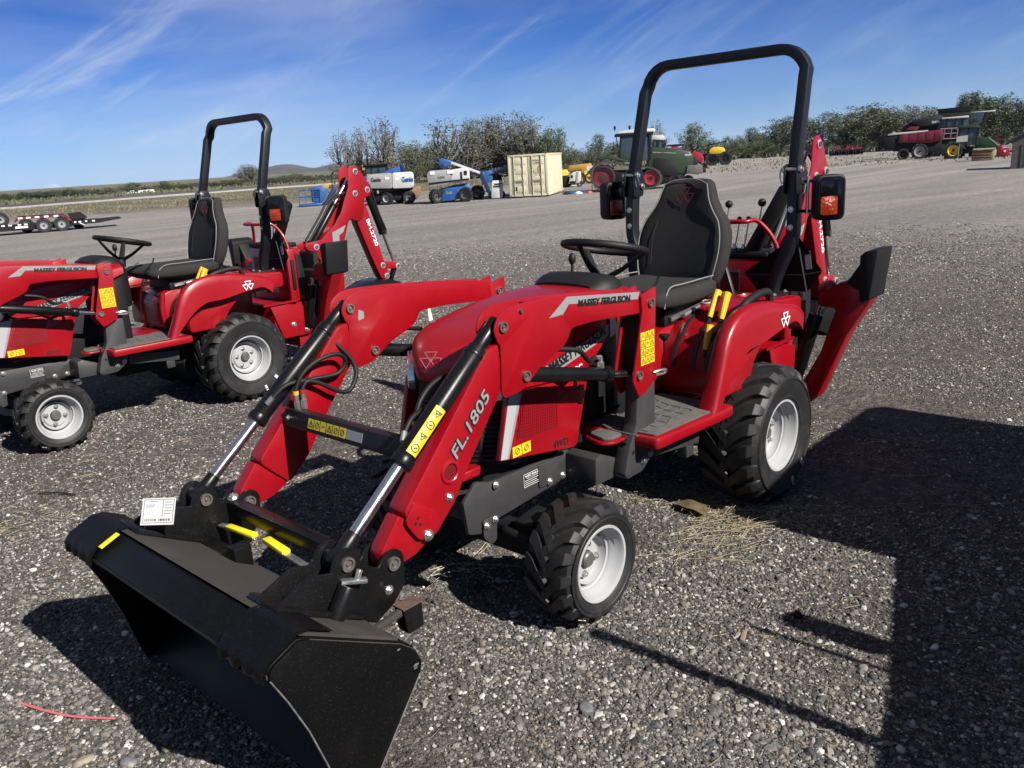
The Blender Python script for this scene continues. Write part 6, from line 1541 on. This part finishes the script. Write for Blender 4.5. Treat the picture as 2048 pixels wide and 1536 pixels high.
# baler
F = Far(1822, 318); F.thing('baler', 'long dark red baler with black rear chute parked in front of the combine', 'baler')
F.poly([(1794, 287), (1797, 271), (1846, 264.5), (1872, 262), (1873, 282), (1850, 287)], -.9, .9, 'dark_red', 'body', bevel=.06)
F.poly([(1764, 296), (1763, 270), (1774, 272), (1796, 271), (1794, 290), (1786, 302)], -.8, .8, 'dull_black', 'chute', bevel=.05)
F.poly([(1774, 273.5), (1775, 270), (1783, 268.6), (1782, 265.5), (1788, 268), (1846, 263), (1846, 265.5)], -.85, .85, 'white_paint', 'top_cover', bevel=.02)
F.poly([(1786, 303), (1794, 287), (1872, 283), (1876, 300), (1850, 308), (1800, 304)], -.7, .7, 'dull_black', 'chassis', bevel=.05)
F.poly([(1806, 262), (1812, 256.5), (1830, 256), (1826, 263)], -.4, .6, 'dark_red', 'hopper', bevel=.05)
for k in range(5): F.box((1798 + k * 15, 285 - k * .9), (1811 + k * 15, 269.5 - k * .9), -.94, -.9, 'dark_red', 'side_panel', bevel=.02)
for px_, R_, y, rm_ in ((1807, .52, -1.3, 'dull_black'), (1836, .72, -.9, 'grey_paint'), (1848, .70, 1.0, 'dull_black')): F.wheel(px_, 308, R_, y, .36, rm_, rf=.58 if R_ < .5 else .66, lugs=12)
# green tractor with yellow wheels
F = Far(1905, 317); F.thing('green_tractor', 'green tractor with yellow wheel centres and front loader by the wooden crate', 'tractor')
F.wheel(1904.5, 303, .74, -.8, .45, 'yellow_paint', rf=.62, lugs=16); F.wheel(1912, 303, .74, .8, .45, 'yellow_paint', rf=.62, lugs=16)
for px_, y in ((1952, -.6), (1956, .7)): F.wheel(px_, 311, .45, y, .3, 'yellow_paint', rf=.55, lugs=12)
F.poly([(1908, 292), (1910, 260), (1942, 257), (1946, 290)], -.6, .6, 'glass', 'cab', bevel=.05)
F.poly([(1906, 259), (1908, 254.5), (1940, 252.5), (1946, 256), (1944, 259.5)], -.75, .75, 'deere_green', 'cab_roof', bevel=.06)
for px_ in (1909, 1925, 1942): F.rod((px_, 291), (px_ + 1, 258), -.63, -.63, .10, 'dull_black', 'cab_post')
F.poly([(1944, 296), (1945, 277), (1966, 277), (1980, 286), (1984, 298), (1970, 302)], -.4, .4, 'deere_green', 'hood', bevel=.08)
F.poly([(1890, 290), (1896, 284), (1916, 284), (1926, 298), (1920, 298), (1912, 289)], -.9, -.45, 'deere_green', 'fender', bevel=.03)
F.poly([(1908, 312), (1912, 294), (1976, 294), (1978, 306), (1950, 314)], -.35, .35, 'dull_black', 'chassis', bevel=.04)
F.rod((1962, 278), (1990, 300), -.7, -.7, .12, 'deere_green', 'loader_arm'); F.rod((1962, 277), (1990, 299), .7, .7, .12, 'deere_green', 'loader_arm')
sg_ = F.poly([(1907, 286), (1908, 275), (1926, 272), (1927, 284)], -.95, -.92, 'white_paint', 'sale_sign'); F.text('USED', 1912, 279.5, .12, -.955, 'decal_black', sg_, width=.22) if False else None
F.box((1890, 322), (1904, 306), -.9, -.4, 'dull_black', 'rear_hitch', bevel=.03); F.rod((1914, 317), (1914, 289), -1.0, -1.0, .07, 'grey_paint', 'post')
F.box((1926, 313), (1932, 307), -.7, -.5, 'white_paint', 'step')
F = Far(2003, 314); F.thing('loader_attachment', 'bright red box shaped loader attachment on the ground beside the shed', 'attachment')
F.poly([(1993, 312), (1993, 297), (1995, 291), (2001, 291), (2003, 297), (2015, 296), (2016, 310), (2008, 314)], -.5, .5, 'bright_red', 'body', bevel=.04); x_, z_ = F.q(2007, 302)
MB().cyl((x_, -.52, z_), (x_, -.5, z_), .1, n=14).done('round_sticker', 'decal_white', F.t)
for px_ in (1997, 2013): F.rod((px_, 308), (px_ + 1, 316), -.4, -.4, .07, 'dull_black', 'stand_leg')
F.box((2015, 305), (2020, 301), -.1, .1, 'dull_black', 'hub')
F = Far(1962, 321); F.thing('wooden_crate', 'weathered wooden crate with a pale wood end standing on the lot', 'crate')
for k in range(4): F.box((1944.5, 321 - k * 5.2), (1978, 316.3 - k * 5.2), -.5, .0, 'wood', 'plank', bevel=.01)
F.box((1945, 319), (1977, 302), -.45, .55, 'wood', 'crate_body'); F.poly([(1978, 320.5), (1978, 298.5), (1984.5, 297.5), (1984.5, 319.5)], -.5, .6, 'pale_wood', 'crate_end', bevel=.01)
F.poly([(1944.5, 301), (1946, 298.6), (1984, 296.4), (1984, 299)], -.55, .62, 'pale_wood', 'crate_lid')
F = Far(2000, 289, dist=150); F.thing('red_wagon', 'faded red farm wagon standing far behind the green tractor', 'wagon')
F.poly([(1979, 278), (1980, 262), (2010, 258.5), (2020, 262), (2021, 276), (2006, 281)], -1, 1, 'dark_red', 'hopper', bevel=.08)
F.poly([(1986, 284), (1990, 276), (1996, 268), (1999, 276), (2004, 280), (1998, 284)], -1.2, -1.0, 'bright_red', 'frame', bevel=.02)
for k in range(4): F.box((1982 + k * 9.5, 276 - k * .4), (1984 + k * 9.5, 261 - k * .6), -1.08, -1, 'bright_red', 'rib')
for px_ in (1990, 2010): F.wheel(px_, 284, .5, -.9, .35, 'white_paint' if px_ > 2000 else 'dark_red')
F.box((2013, 276), (2020, 262), -1.1, -1.0, 'white_paint', 'ladder_panel')
F.rod((2008, 262), (2008, 256), 0, 0, .08, 'dark_red', 'post')
# shed at the right edge
F = Far(2021, 338); F.thing('shed', 'small weathered board shed with dark shingle roof cut by the right edge', 'shed')
mm = F.m; shh = 62 * mm; shw = 3.0; shd = 2.4
RY = Matrix.Rotation(R(0), 4, 'Z')
b = MB(); b.box(.02, shw, .02, shd, 0, shh * .90); b.done('shed_body', 'grey_wood', F.t)
k_ = 0
for i in range(22):
    x0 = i * shw / 22; MB().box(x0 + .004, x0 + shw / 22 - .006, -.02, .02, 0, shh * .90).done('board', 'grey_wood', F.t)
for i in range(16):
    y0 = i * shd / 16; MB().box(-.02, .02, y0 + .004, y0 + shd / 16 - .006, 0, shh * (.92 + .0 * i)).done('board', 'grey_wood', F.t)
MB().box(.55, 1.55, -.035, -.021, .15, shh * .72).done('shed_window', 'glass', F.t)
for x0, x1, z0, z1 in ((.47, .55, .10, shh * .76), (1.55, 1.63, .10, shh * .76), (.55, 1.55, shh * .72, shh * .76)): MB().box(x0, x1, -.05, -.021, z0, z1).done('trim_board', 'grey_wood', F.t)
rf = MB().prism([(-.22, shh * .86), (shw * .5, shh * 1.34), (shw + .22, shh * .86), (shw + .22, shh * .91), (shw * .5, shh * 1.40), (-.22, shh * .91)], 'y', -.18, shd + .18).done('shed_roof', 'shingle', F.t)
MB().prism([(0, shh * .9), (shw * .5, shh * 1.32), (shw, shh * .9)], 'y', .0, shd).done('gable', 'grey_wood', F.t)
for k in range(7):
    f_ = k / 7; MB().rod((-.22 + (shw * .5 + .22) * f_, -.19, shh * (.915 + .487 * f_)), (-.22 + (shw * .5 + .22) * f_, shd + .19, shh * (.915 + .487 * f_)), .09, .02, (-.5, 0, 1)).done('shingle_course', 'shingle', rf)
# ------------------------------------------------------------------ railway bank, hills, trees
def at(px_, dist, py_=330):
    """point on the ground in the photo column px at a horizontal distance"""
    yh = 382 - .062 * px_
    d = ray(px_, yh); h = math.hypot(d.x, d.y); x, y = CAMP.x + d.x / h * dist, CAMP.y + d.y / h * dist
    return Vector((x, y, float(gh(x, y))))
line = [at(-500, 118), at(-150, 128), at(0, 134), at(250, 142), at(560, 152), at(900, 165), at(1250, 180), at(1500, 192), at(1750, 204), at(2100, 218), at(2500, 220)]
line = smooth_path(line, 6)
def ridge(prof, mt, name, line=line, jit=0.0, seed=1):
    secs = []; rg = random.Random(seed)
    for i, p in enumerate(line):
        t_ = (line[min(i + 1, len(line) - 1)] - line[max(i - 1, 0)]); t_.z = 0; t_.normalize(); nn = Vector((t_.y, -t_.x, 0))
        if nn.dot(CAMP - p) < 0: nn = -nn
        secs.append([p + nn * a + Vector((0, 0, h + (rg.uniform(-jit, jit) if h > .05 else 0))) for a, h in prof])
    return MB().loft(secs, True, True).done(name, mt, None, 0, 50)
mat('ballast', (.30, .28, .255), .9, var=.3, vscale=1.5)
mat('rail_dark', (.022, .020, .019), .7)
mat('dry_bank', (.085, .080, .048), .9, var=.5, vscale=.35)
struct(ridge([(5.0, -.05), (2.4, .20), (-2.4, .22), (-5.0, -.05)], 'ballast', 'railway_bank', jit=.03))
struct(ridge([(1.7, .18), (1.6, .46), (-1.9, .46), (-2.0, .18)], 'rail_dark', 'railway_track', jit=.03, seed=2))
line2 = smooth_path([at(-500, 150), at(0, 170), at(560, 185), at(1000, 195), at(1500, 215), at(2100, 235), at(2500, 240)], 6)
struct(ridge([(8, -.1), (3, .30), (-3, .34), (-8, -.1)], 'dry_bank', 'field_bank', line2, .10, 3))
# hills
hm = bpy.data.materials.new('hill'); hm.use_nodes = True; t = hm.node_tree; bs = t.nodes['Principled BSDF']; bs.inputs['Roughness'].default_value = 1; bs.inputs['Specular IOR Level'].default_value = 0
geo = N('ShaderNodeNewGeometry'); pos = geo.outputs['Position']
LK(ramp(noise_(.0016, 8, .65), [(.3, (.040, .038, .034)), (.55, (.075, .068, .058)), (.75, (.12, .105, .085))]), bs.inputs['Base Color'])
MATS['hill'] = hm
def hills(name, ridge_px, dist, depth, mt, seed):
    """mountain with a measured skyline; slopes fall towards and away from the viewer"""
    V, Fc = [], []; cols = len(ridge_px); rows = 9
    for i, (px_, py_) in enumerate(ridge_px):
        d = ray(px_, py_); h = math.hypot(d.x, d.y)
        top = CAMP.z + d.z / h * dist
        for j in range(rows):
            u = j / (rows - 1) * 2 - 1
            dd = dist + u * depth
            f_ = max(0.0, 1 - abs(u)) ** 1.1
            rough = (noise.noise(Vector((i * .55 + seed, j * .8, 0))) * .16) * f_ * (1 - f_) * 4
            V.append((CAMP.x + d.x / h * dd, CAMP.y + d.y / h * dd, -3 + (top + 3) * (f_ + rough)))
    for i in range(cols - 1):
        for j in range(rows - 1): Fc.append((i * rows + j, (i + 1) * rows + j, (i + 1) * rows + j + 1, i * rows + j + 1))
    me = bpy.data.meshes.new(name); me.from_pydata(V, [], Fc); me.polygons.foreach_set('use_smooth', [True] * len(me.polygons)); me.materials.append(MATS[mt])
    return struct(link(name, me))
def dens(pts, n=4):
    out = smooth_path([(a, b_, 0) for a, b_ in pts], n); return [(p.x, p.y) for p in out]
hills('hills', dens([(360, 364), (425, 359.5), (450, 354), (480, 347), (505, 343), (530, 336), (555, 330), (580, 328.5), (600, 331), (625, 335.5), (650, 331), (672, 326), (700, 321), (735, 317), (770, 319), (800, 326), (860, 332), (930, 326), (1000, 318), (1080, 316)]), 5200, 1500, 'hill', 3)
sm = mat('snow_mountain', (.30, .34, .42), .9, var=.35, vscale=.0009, spec=0)
hills('mountains', dens([(-60, 391), (20, 389), (60, 381), (80, 375), (95, 371), (108, 368.5), (118, 371), (130, 375.5), (150, 375), (175, 373), (200, 372), (235, 371), (260, 369.5), (330, 366)]), 15000, 2500, 'snow_mountain', 9)

# trees: recursive limbs with leaf-sized faces
def leafmat(name, a, b_):
    m = bpy.data.materials.new(name); m.use_nodes = True; tt = m.node_tree; bs = tt.nodes['Principled BSDF']; bs.inputs['Roughness'].default_value = .7; bs.inputs['Specular IOR Level'].default_value = .2
    g = tt.nodes.new('ShaderNodeNewGeometry'); r_ = tt.nodes.new('ShaderNodeValToRGB'); tt.links.new(g.outputs['Random Per Island'], r_.inputs[0])
    r_.color_ramp.elements[0].color = (*a, 1); r_.color_ramp.elements[1].color = (*b_, 1); tt.links.new(r_.outputs[0], bs.inputs['Base Color'])
    MATS[name] = m
leafmat('leaf_grey', (.052, .056, .036), (.145, .145, .105)); leafmat('leaf_olive', (.044, .052, .026), (.110, .122, .066)); leafmat('leaf_green', (.042, .060, .027), (.105, .135, .064)); leafmat('leaf_dark', (.030, .042, .021), (.078, .096, .050))
mat('limb', (.105, .095, .082), .9, var=.3, vscale=2)
def make_tree(kind, seed):
    """(trunk mesh, crown mesh, width) of a tree 10 high: stems, limbs curving out to tips all through the crown, leaves along them"""
    rg = random.Random(seed); tb = MB(); leaves = []
    z0, nt_, lp, sig, tw, stems, hw_ = dict(bare=(1.6, 80, 60, .27, 4, 4, 3.4), round_=(2.6, 75, 66, .34, 3, 3, 3.8), airy=(2.6, 46, 34, .24, 5, 3, 2.4), poplar=(.9, 75, 52, .30, 3, 1, 1.7), bush=(.3, 90, 55, .40, 3, 6, 5.0))[kind]
    off = Vector((seed * 7.3, seed * 1.9, 0))
    def env(z, a):
        u = (z - z0) / (10 - z0)
        sh = {'airy': math.sin(math.pi * min(1, .2 + .74 * u)) ** .6, 'bare': math.sin(math.pi * min(1, .16 + .80 * u)) ** .7, 'round_': math.sin(math.pi * min(1, .14 + .80 * u)) ** .65, 'poplar': math.sin(math.pi * min(1, .12 + .82 * u)) ** .8, 'bush': math.cos(math.pi / 2 * min(1, u)) ** .55}[kind]
        return hw_ * sh * (1 + .45 * noise.noise(Vector((math.cos(a) * 1.1, math.sin(a) * 1.1, z * .35)) + off))
    st_ = []
    for k in range(stems):
        a = 6.283 * k / stems + rg.random(); r0 = 0 if stems == 1 else rg.uniform(.1, .5) * (2.2 if kind == 'bush' else 1)
        top = 10 * rg.uniform(.62, .82); lean = hw_ * (.12 if stems == 1 else .30)
        p = [Vector((r0 * math.cos(a) * .4, r0 * math.sin(a) * .4, -.1))]
        for j in range(1, 6):
            u = j / 5; p.append(Vector((math.cos(a) * (r0 * .4 + lean * u) + rg.gauss(0, .12), math.sin(a) * (r0 * .4 + lean * u) + rg.gauss(0, .12), top * u)))
        sp = smooth_path(p, 2); st_.append(sp); rb = .26 / math.sqrt(stems) * (1 if kind != 'bush' else .8)
        tb.tube(sp, rb, 6, radii=[rb * (1 - .78 * i / (len(sp) - 1)) for i in range(len(sp))], caps=False)
    for k in range(nt_):
        z = z0 + (10 - z0) * (rg.random() ** .8); a = rg.uniform(0, 6.283); rr = env(z, a) * math.sqrt(rg.uniform(.12, 1))
        tip = Vector((rr * math.cos(a), rr * math.sin(a), z))
        sp = min(st_, key=lambda q: (q[-1].xy - tip.xy).length + rg.random()) if rg.random() < .8 else rg.choice(st_)
        zs = max(.4, z * rg.uniform(.35, .62)); i0 = min(range(len(sp)), key=lambda i: abs(sp[i].z - zs)); b0 = sp[i0]
        mid = (b0 + tip) / 2 + Vector((tip.x - b0.x, tip.y - b0.y, 0)) * .14 + Vector((rg.gauss(0, .18), rg.gauss(0, .18), -.10))
        path = [b0, (b0 + mid) / 2 + Vector((rg.gauss(0, .08), rg.gauss(0, .08), 0)), mid, (mid + tip) / 2 + Vector((rg.gauss(0, .12), rg.gauss(0, .12), .05)), tip]
        tb.tube(path, .07, 4, radii=[.075, .06, .045, .03, .014], caps=False)
        ends = [path[2], path[3], tip]
        for _ in range(tw):
            q0 = rg.choice((path[2], path[3], path[3], tip)); dv = Vector((rg.gauss(0, 1), rg.gauss(0, 1), rg.gauss(.4, .7))).normalized() * rg.uniform(.35, .8)
            q1 = q0 + dv; tb.tube([q0, q0 + dv * .5 + Vector((0, 0, -.03)), q1], .02, 3, radii=[.022, .016, .008], caps=False); ends.append(q1)
        if kind in ('bare', 'airy') and rg.random() < (.22 if kind == 'bare' else .40): continue
        for _ in range(lp):
            c = rg.choice(ends); leaves.append(c + Vector((rg.gauss(0, sig), rg.gauss(0, sig), rg.gauss(0, sig * .8))))
    leaves = [c for c in leaves if c.z > .05]
    L_ = np.array([tuple(c) for c in leaves]); n_ = len(L_)
    nr_ = np.random.default_rng(seed); s_ = nr_.uniform(.07, .17, n_) * dict(bare=.78, airy=.85, round_=1.0, poplar=.9, bush=1.05)[kind]
    a = nr_.normal(size=(n_, 3)); a /= np.linalg.norm(a, axis=1)[:, None]; b_ = nr_.normal(size=(n_, 3)); b_ -= a * (a * b_).sum(1)[:, None]; b_ /= np.linalg.norm(b_, axis=1)[:, None]
    V = np.stack([L_ + a * s_[:, None], L_ + b_ * s_[:, None] * .7, L_ - a * s_[:, None], L_ - b_ * s_[:, None] * .7], 1).reshape(-1, 3)
    k_ = 10 / V[:, 2].max()
    cm = bpy.data.meshes.new('crown'); cm.from_pydata((V * k_).tolist(), [], [tuple(range(4 * i, 4 * i + 4)) for i in range(n_)])
    tb.move(Matrix.Scale(k_, 4)); tm = tb.mesh('trunk', 'limb', 0, 80)
    w_ = (np.percentile(V[:, 0], 98) - np.percentile(V[:, 0], 2)) * k_
    return tm, cm, w_
KINDS = {}
for kind, lm, seeds in (('bare', 'leaf_grey', (1, 2, 3, 4)), ('round_', 'leaf_olive', (5, 6, 7)), ('poplar', 'leaf_green', (8, 9)), ('bush', 'leaf_olive', (10, 11, 12)), ('airy', 'leaf_grey', (13, 14, 15))):
    KINDS[kind] = []
    for sd_ in seeds:
        tm, cm, w_ = make_tree(kind, sd_); KINDS[kind].append((tm, cm, w_))
CROWN = {}
def crown_mesh(cm, lm):
    key = (cm.name, lm)
    if key not in CROWN:
        m = cm.copy(); m.materials.clear(); m.materials.append(MATS[lm]); CROWN[key] = m
    return CROWN[key]
TREE_N = {'bare': 'cottonwood_tree', 'airy': 'cottonwood_tree', 'round_': 'leafy_tree', 'poplar': 'poplar_tree', 'bush': 'shrub'}
rt_ = random.Random(77)
def tree(px_, top, width, kind, dist, label, group, lm=None, var=None):
    lm = lm or {'bare': 'leaf_grey', 'airy': 'leaf_grey', 'round_': 'leaf_olive', 'poplar': 'leaf_green', 'bush': 'leaf_olive'}[kind]
    p = at(px_, dist); yh = 382 - .062 * px_
    m_ = (p - CAMP).dot(CF) / FPX
    H = (yh - top) * m_ + (CAMP.z - p.z); Wd = width * m_
    vs = KINDS[kind]; tm, cm, w_ = vs[(var if var is not None else rt_.randrange(len(vs))) % len(vs)]
    o = thing(TREE_N[kind], label, 'shrub' if kind == 'bush' else 'tree', p, rt_.uniform(0, 6.28), group)
    sx = Wd / w_; o.scale = (sx, sx, H / 10)
    link('trunk', tm, o); link('crown', crown_mesh(cm, lm), o)
    return o
ORD = ['leftmost', 'second from left', 'third from left', 'fourth from left', 'fifth from left', 'sixth from left', 'seventh from left', 'eighth from left', 'ninth from left', 'tenth from left', 'eleventh from left']
def row(spec, kind, dist, what, group, lm=None, lms=None, kinds=None):
    """a row of look-alikes: each label says which one, counted along the row"""
    spec = sorted(spec)
    for i, (px_, top, w_) in enumerate(spec):
        tree(px_, top, w_, kinds[i] if kinds else kind, dist + 3 * (i % 3), ORD[i] + ' of ' + what, group, lms[i % len(lms)] if lms else lm)
G1 = 'cottonwoods and shrubs behind the boom lifts'
tree(690, 264, 62, 'airy', 120, 'thin half bare cottonwood leftmost of the grove, right above the backhoe boom', G1, var=0)
tree(728, 256, 60, 'airy', 122, 'nearly bare cottonwood with open limbs between two leafier crowns', G1, var=1)
tree(767, 236, 58, 'airy', 118, 'tall slim cottonwood standing alone above the dark shrubs', G1, var=2)
row([(800, 284, 90), (835, 279, 80), (868, 282, 80)], 'bush', 128, 'the dense olive shrubs above the white boom lift', G1)
tree(898, 240, 100, 'airy', 116, 'bare branching cottonwood rising over the grey boom lift', G1, var=1)
row([(945, 234, 90), (985, 228, 100), (1020, 224, 100), (1055, 230, 95)], 'bare', 120, 'the tall grey cottonwoods above the cream container', G1)
row([(930, 300, 100), (975, 285, 100), (1015, 280, 100), (1060, 285, 90), (895, 300, 90)], 'bush', 126, 'the dark undergrowth shrubs below the grey cottonwoods', G1)
tree(1113, 252, 66, 'round_', 118, 'green leafy tree just right of the tall grey grove', G1, 'leaf_green')
tree(1088, 270, 60, 'round_', 122, 'olive tree between the container top and the green leafy tree', G1)
row([(1140, 292, 60), (1165, 296, 60), (1190, 296, 60), (1100, 300, 70)], 'bush', 112, 'the olive shrubs beyond the yellow machines', G1)
tree(1196, 265, 42, 'round_', 125, 'small dark round topped tree left of the tracked tractor cab', G1, 'leaf_dark')
tree(1226, 280, 50, 'round_', 128, 'dark green tree directly behind the tracked tractor cab', G1, 'leaf_dark')
G2 = 'trees beyond the right side of the lot'
tree(1312, 240, 44, 'bare', 150, 'bare tree top framed by the near roll bar post', G2, var=3)
tree(1388, 245, 66, 'round_', 150, 'pale green tree above the red seeder', G2, 'leaf_green')
row([(1350, 292, 60), (1425, 274, 60), (1455, 268, 50), (1480, 270, 50), (1515, 262, 60), (1540, 270, 60)], 'bush', 165, 'the green shrubs beyond the yellow tank sprayer', G2, 'leaf_green')
tree(1505, 252, 46, 'round_', 170, 'small dark tree left of the near roll bar post', G2, 'leaf_dark')
row([(1562, 232, 78), (1600, 226, 76), (1655, 221, 80), (1692, 226, 60)], 'round_', 158, 'the spreading trees either side of the near boom tip', G2, lms=['leaf_dark', 'leaf_dark', 'leaf_olive'])
row([(1728, 205, 110), (1780, 214, 90), (1822, 210, 92), (1858, 212, 80), (1760, 212, 80)], 'round_', 152, 'the olive cottonwoods with pale limbs above the baler', G2, lms=['leaf_olive', 'leaf_grey'])
row([(1640, 282, 70), (1700, 274, 80), (1760, 270, 80), (1820, 262, 80), (1875, 255, 70), (1600, 286, 80)], 'bush', 172, 'the low shrubs under the far trees at right', G2, 'leaf_dark')
tree(1922, 187, 26, 'poplar', 140, 'narrow pointed poplar leftmost of the tall poplars at right', G2, 'leaf_dark')
tree(1943, 183, 44, 'poplar', 142, 'tall poplar directly above the open grain tank', G2)
tree(1972, 193, 54, 'poplar', 145, 'broad poplar above the white unloading auger', G2)
tree(2006, 184, 48, 'poplar', 146, 'tallest leaning poplar above the red wagon', G2)
tree(2046, 190, 60, 'poplar', 138, 'dark poplar cut by the right picture edge', G2, 'leaf_dark')
row([(1930, 226, 60), (1990, 232, 60), (2030, 226, 60), (1960, 238, 60)], 'bush', 150, 'the dark shrubs at the foot of the tall poplars', G2, 'leaf_dark')
G3 = 'shrubs along the far plain at left'
row([(8, 386, 40), (42, 383, 50), (75, 381, 50), (105, 378.5, 44), (135, 376, 50), (165, 377, 50), (195, 378, 40), (58, 384, 40), (90, 382, 44), (150, 380, 40)], 'bush', 232, 'the small dark shrubs below the snowy mountain', G3, 'leaf_dark')
tree(216, 373, 42, 'bush', 225, 'rounded brownish shrub left of the pickup truck', G3, 'leaf_grey')
tree(263, 364, 52, 'bush', 246, 'large rounded green shrub behind the pickup truck', G3, 'leaf_green')
tree(328, 361, 50, 'bush', 225, 'large rounded shrub right of the camper trailer', G3, 'leaf_green')
row([(290, 372, 40), (362, 367, 50), (385, 364, 46), (420, 363, 50), (450, 358, 50), (470, 357, 50)], 'bush', 226, 'the low shrubs around the far roll bar top', G3)
tree(499, 326, 50, 'round_', 200, 'single tall tree seen inside the far roll bar', G3, 'leaf_grey')
row([(535, 354, 50), (565, 349, 50), (590, 346, 50), (615, 349, 50), (645, 350, 50), (670, 351, 40), (700, 348, 50), (720, 344, 50)], 'bush', 213, 'the low olive shrubs below the bare hills', G3)
# far wood as one mass
b_ = []
nr2 = np.random.default_rng(8)
pts = []
for i in range(9000):
    px_ = nr2.uniform(-300, 2500); d_ = nr2.uniform(255, 330); p = at(px_, d_); h_ = abs(nr2.normal(0, .35)) + nr2.uniform(.05, .5); pts.append((p.x + nr2.normal(0, 1), p.y + nr2.normal(0, 1), p.z + h_))
L_ = np.array(pts); n_ = len(L_); s_ = nr2.uniform(.2, .5, n_)
a = nr2.normal(size=(n_, 3)); a /= np.linalg.norm(a, axis=1)[:, None]; c_ = nr2.normal(size=(n_, 3)); c_ -= a * (a * c_).sum(1)[:, None]; c_ /= np.linalg.norm(c_, axis=1)[:, None]
V = np.stack([L_ + a * s_[:, None], L_ + c_ * s_[:, None] * .8, L_ - a * s_[:, None], L_ - c_ * s_[:, None] * .8], 1).reshape(-1, 3)
me = bpy.data.meshes.new('scrub'); me.from_pydata(V.tolist(), [], [tuple(range(4 * i, 4 * i + 4)) for i in range(n_)]); me.materials.append(MATS['leaf_dark'])
o = link('far_scrub', me); o['kind'] = 'stuff'; o['label'] = 'low band of dark scrub along the horizon'
# dry grass tufts on the field
def tufts(name, n, depth0, depth1, lo, hi, mt, label, seed):
    nr_ = np.random.default_rng(seed); L0 = []
    for i in range(n):
        p = at(nr_.uniform(-200, 2300), nr_.uniform(depth0, depth1)); L0.append((p.x, p.y, p.z))
    L0 = np.array(L0); k = len(L0); h = nr_.uniform(lo, hi, k); az_ = nr_.uniform(0, 6.28, k); dx = np.cos(az_) * h * .5; dy = np.sin(az_) * h * .5
    V = np.stack([L0 + np.stack([-dx, -dy, 0 * h], 1), L0 + np.stack([dx, dy, 0 * h], 1), L0 + np.stack([dx * .7, dy * .7, h], 1), L0 + np.stack([-dx * .3, -dy * .3, h * .8], 1)], 1).reshape(-1, 3)
    me = bpy.data.meshes.new(name); me.from_pydata(V.tolist(), [], [tuple(range(4 * i, 4 * i + 4)) for i in range(k)]); me.materials.append(MATS[mt])
    o = link(name, me); o['kind'] = 'stuff'; o['label'] = label
mat('dry_tuft', (.15, .13, .075), .9, var=.4, vscale=.4)
tufts('field_grass', 6000, 80, 134, .06, .20, 'dry_tuft', 'dry grass tufts on the field before the railway', 3)
tufts('bank_grass', 3500, 150, 220, .2, .7, 'leaf_olive', 'weeds growing on the bank beyond the railway', 4)
# posts of a fence beyond the yellow machines
F = Far(1124, 345, dist=95); F.thing('post_fence', 'row of wooden fence posts beyond the yellow machines', 'fence')
for k in range(7):
    px_ = 1096 + k * 14; F.rod((px_, 356 - k * .9), (px_ + .5, 327 - k * .8), 0, 0, .13, 'bark', 'fence_post')
for h_ in (331, 338, 345): F.rod((1096, h_), (1182, h_ - 5), 0, 0, .03, 'grey_paint', 'wire')

# ------------------------------------------------------------------ air
hz = bpy.data.materials.new('haze_air'); hz.use_nodes = True; t = hz.node_tree; t.nodes.clear()
ho = t.nodes.new('ShaderNodeOutputMaterial'); pv = t.nodes.new('ShaderNodeVolumePrincipled')
pv.inputs['Color'].default_value = (.52, .70, 1.0, 1); pv.inputs['Density'].default_value = 3.2e-5; pv.inputs['Anisotropy'].default_value = 0.0
t.links.new(pv.outputs[0], ho.inputs['Volume'])
me = MB().box(-21000, 14000, -21000, 14000, -6, 300).mesh('haze', hz)
o = link('haze', me); o['kind'] = 'stuff'; o['label'] = 'thin blue haze filling the air over the plain'
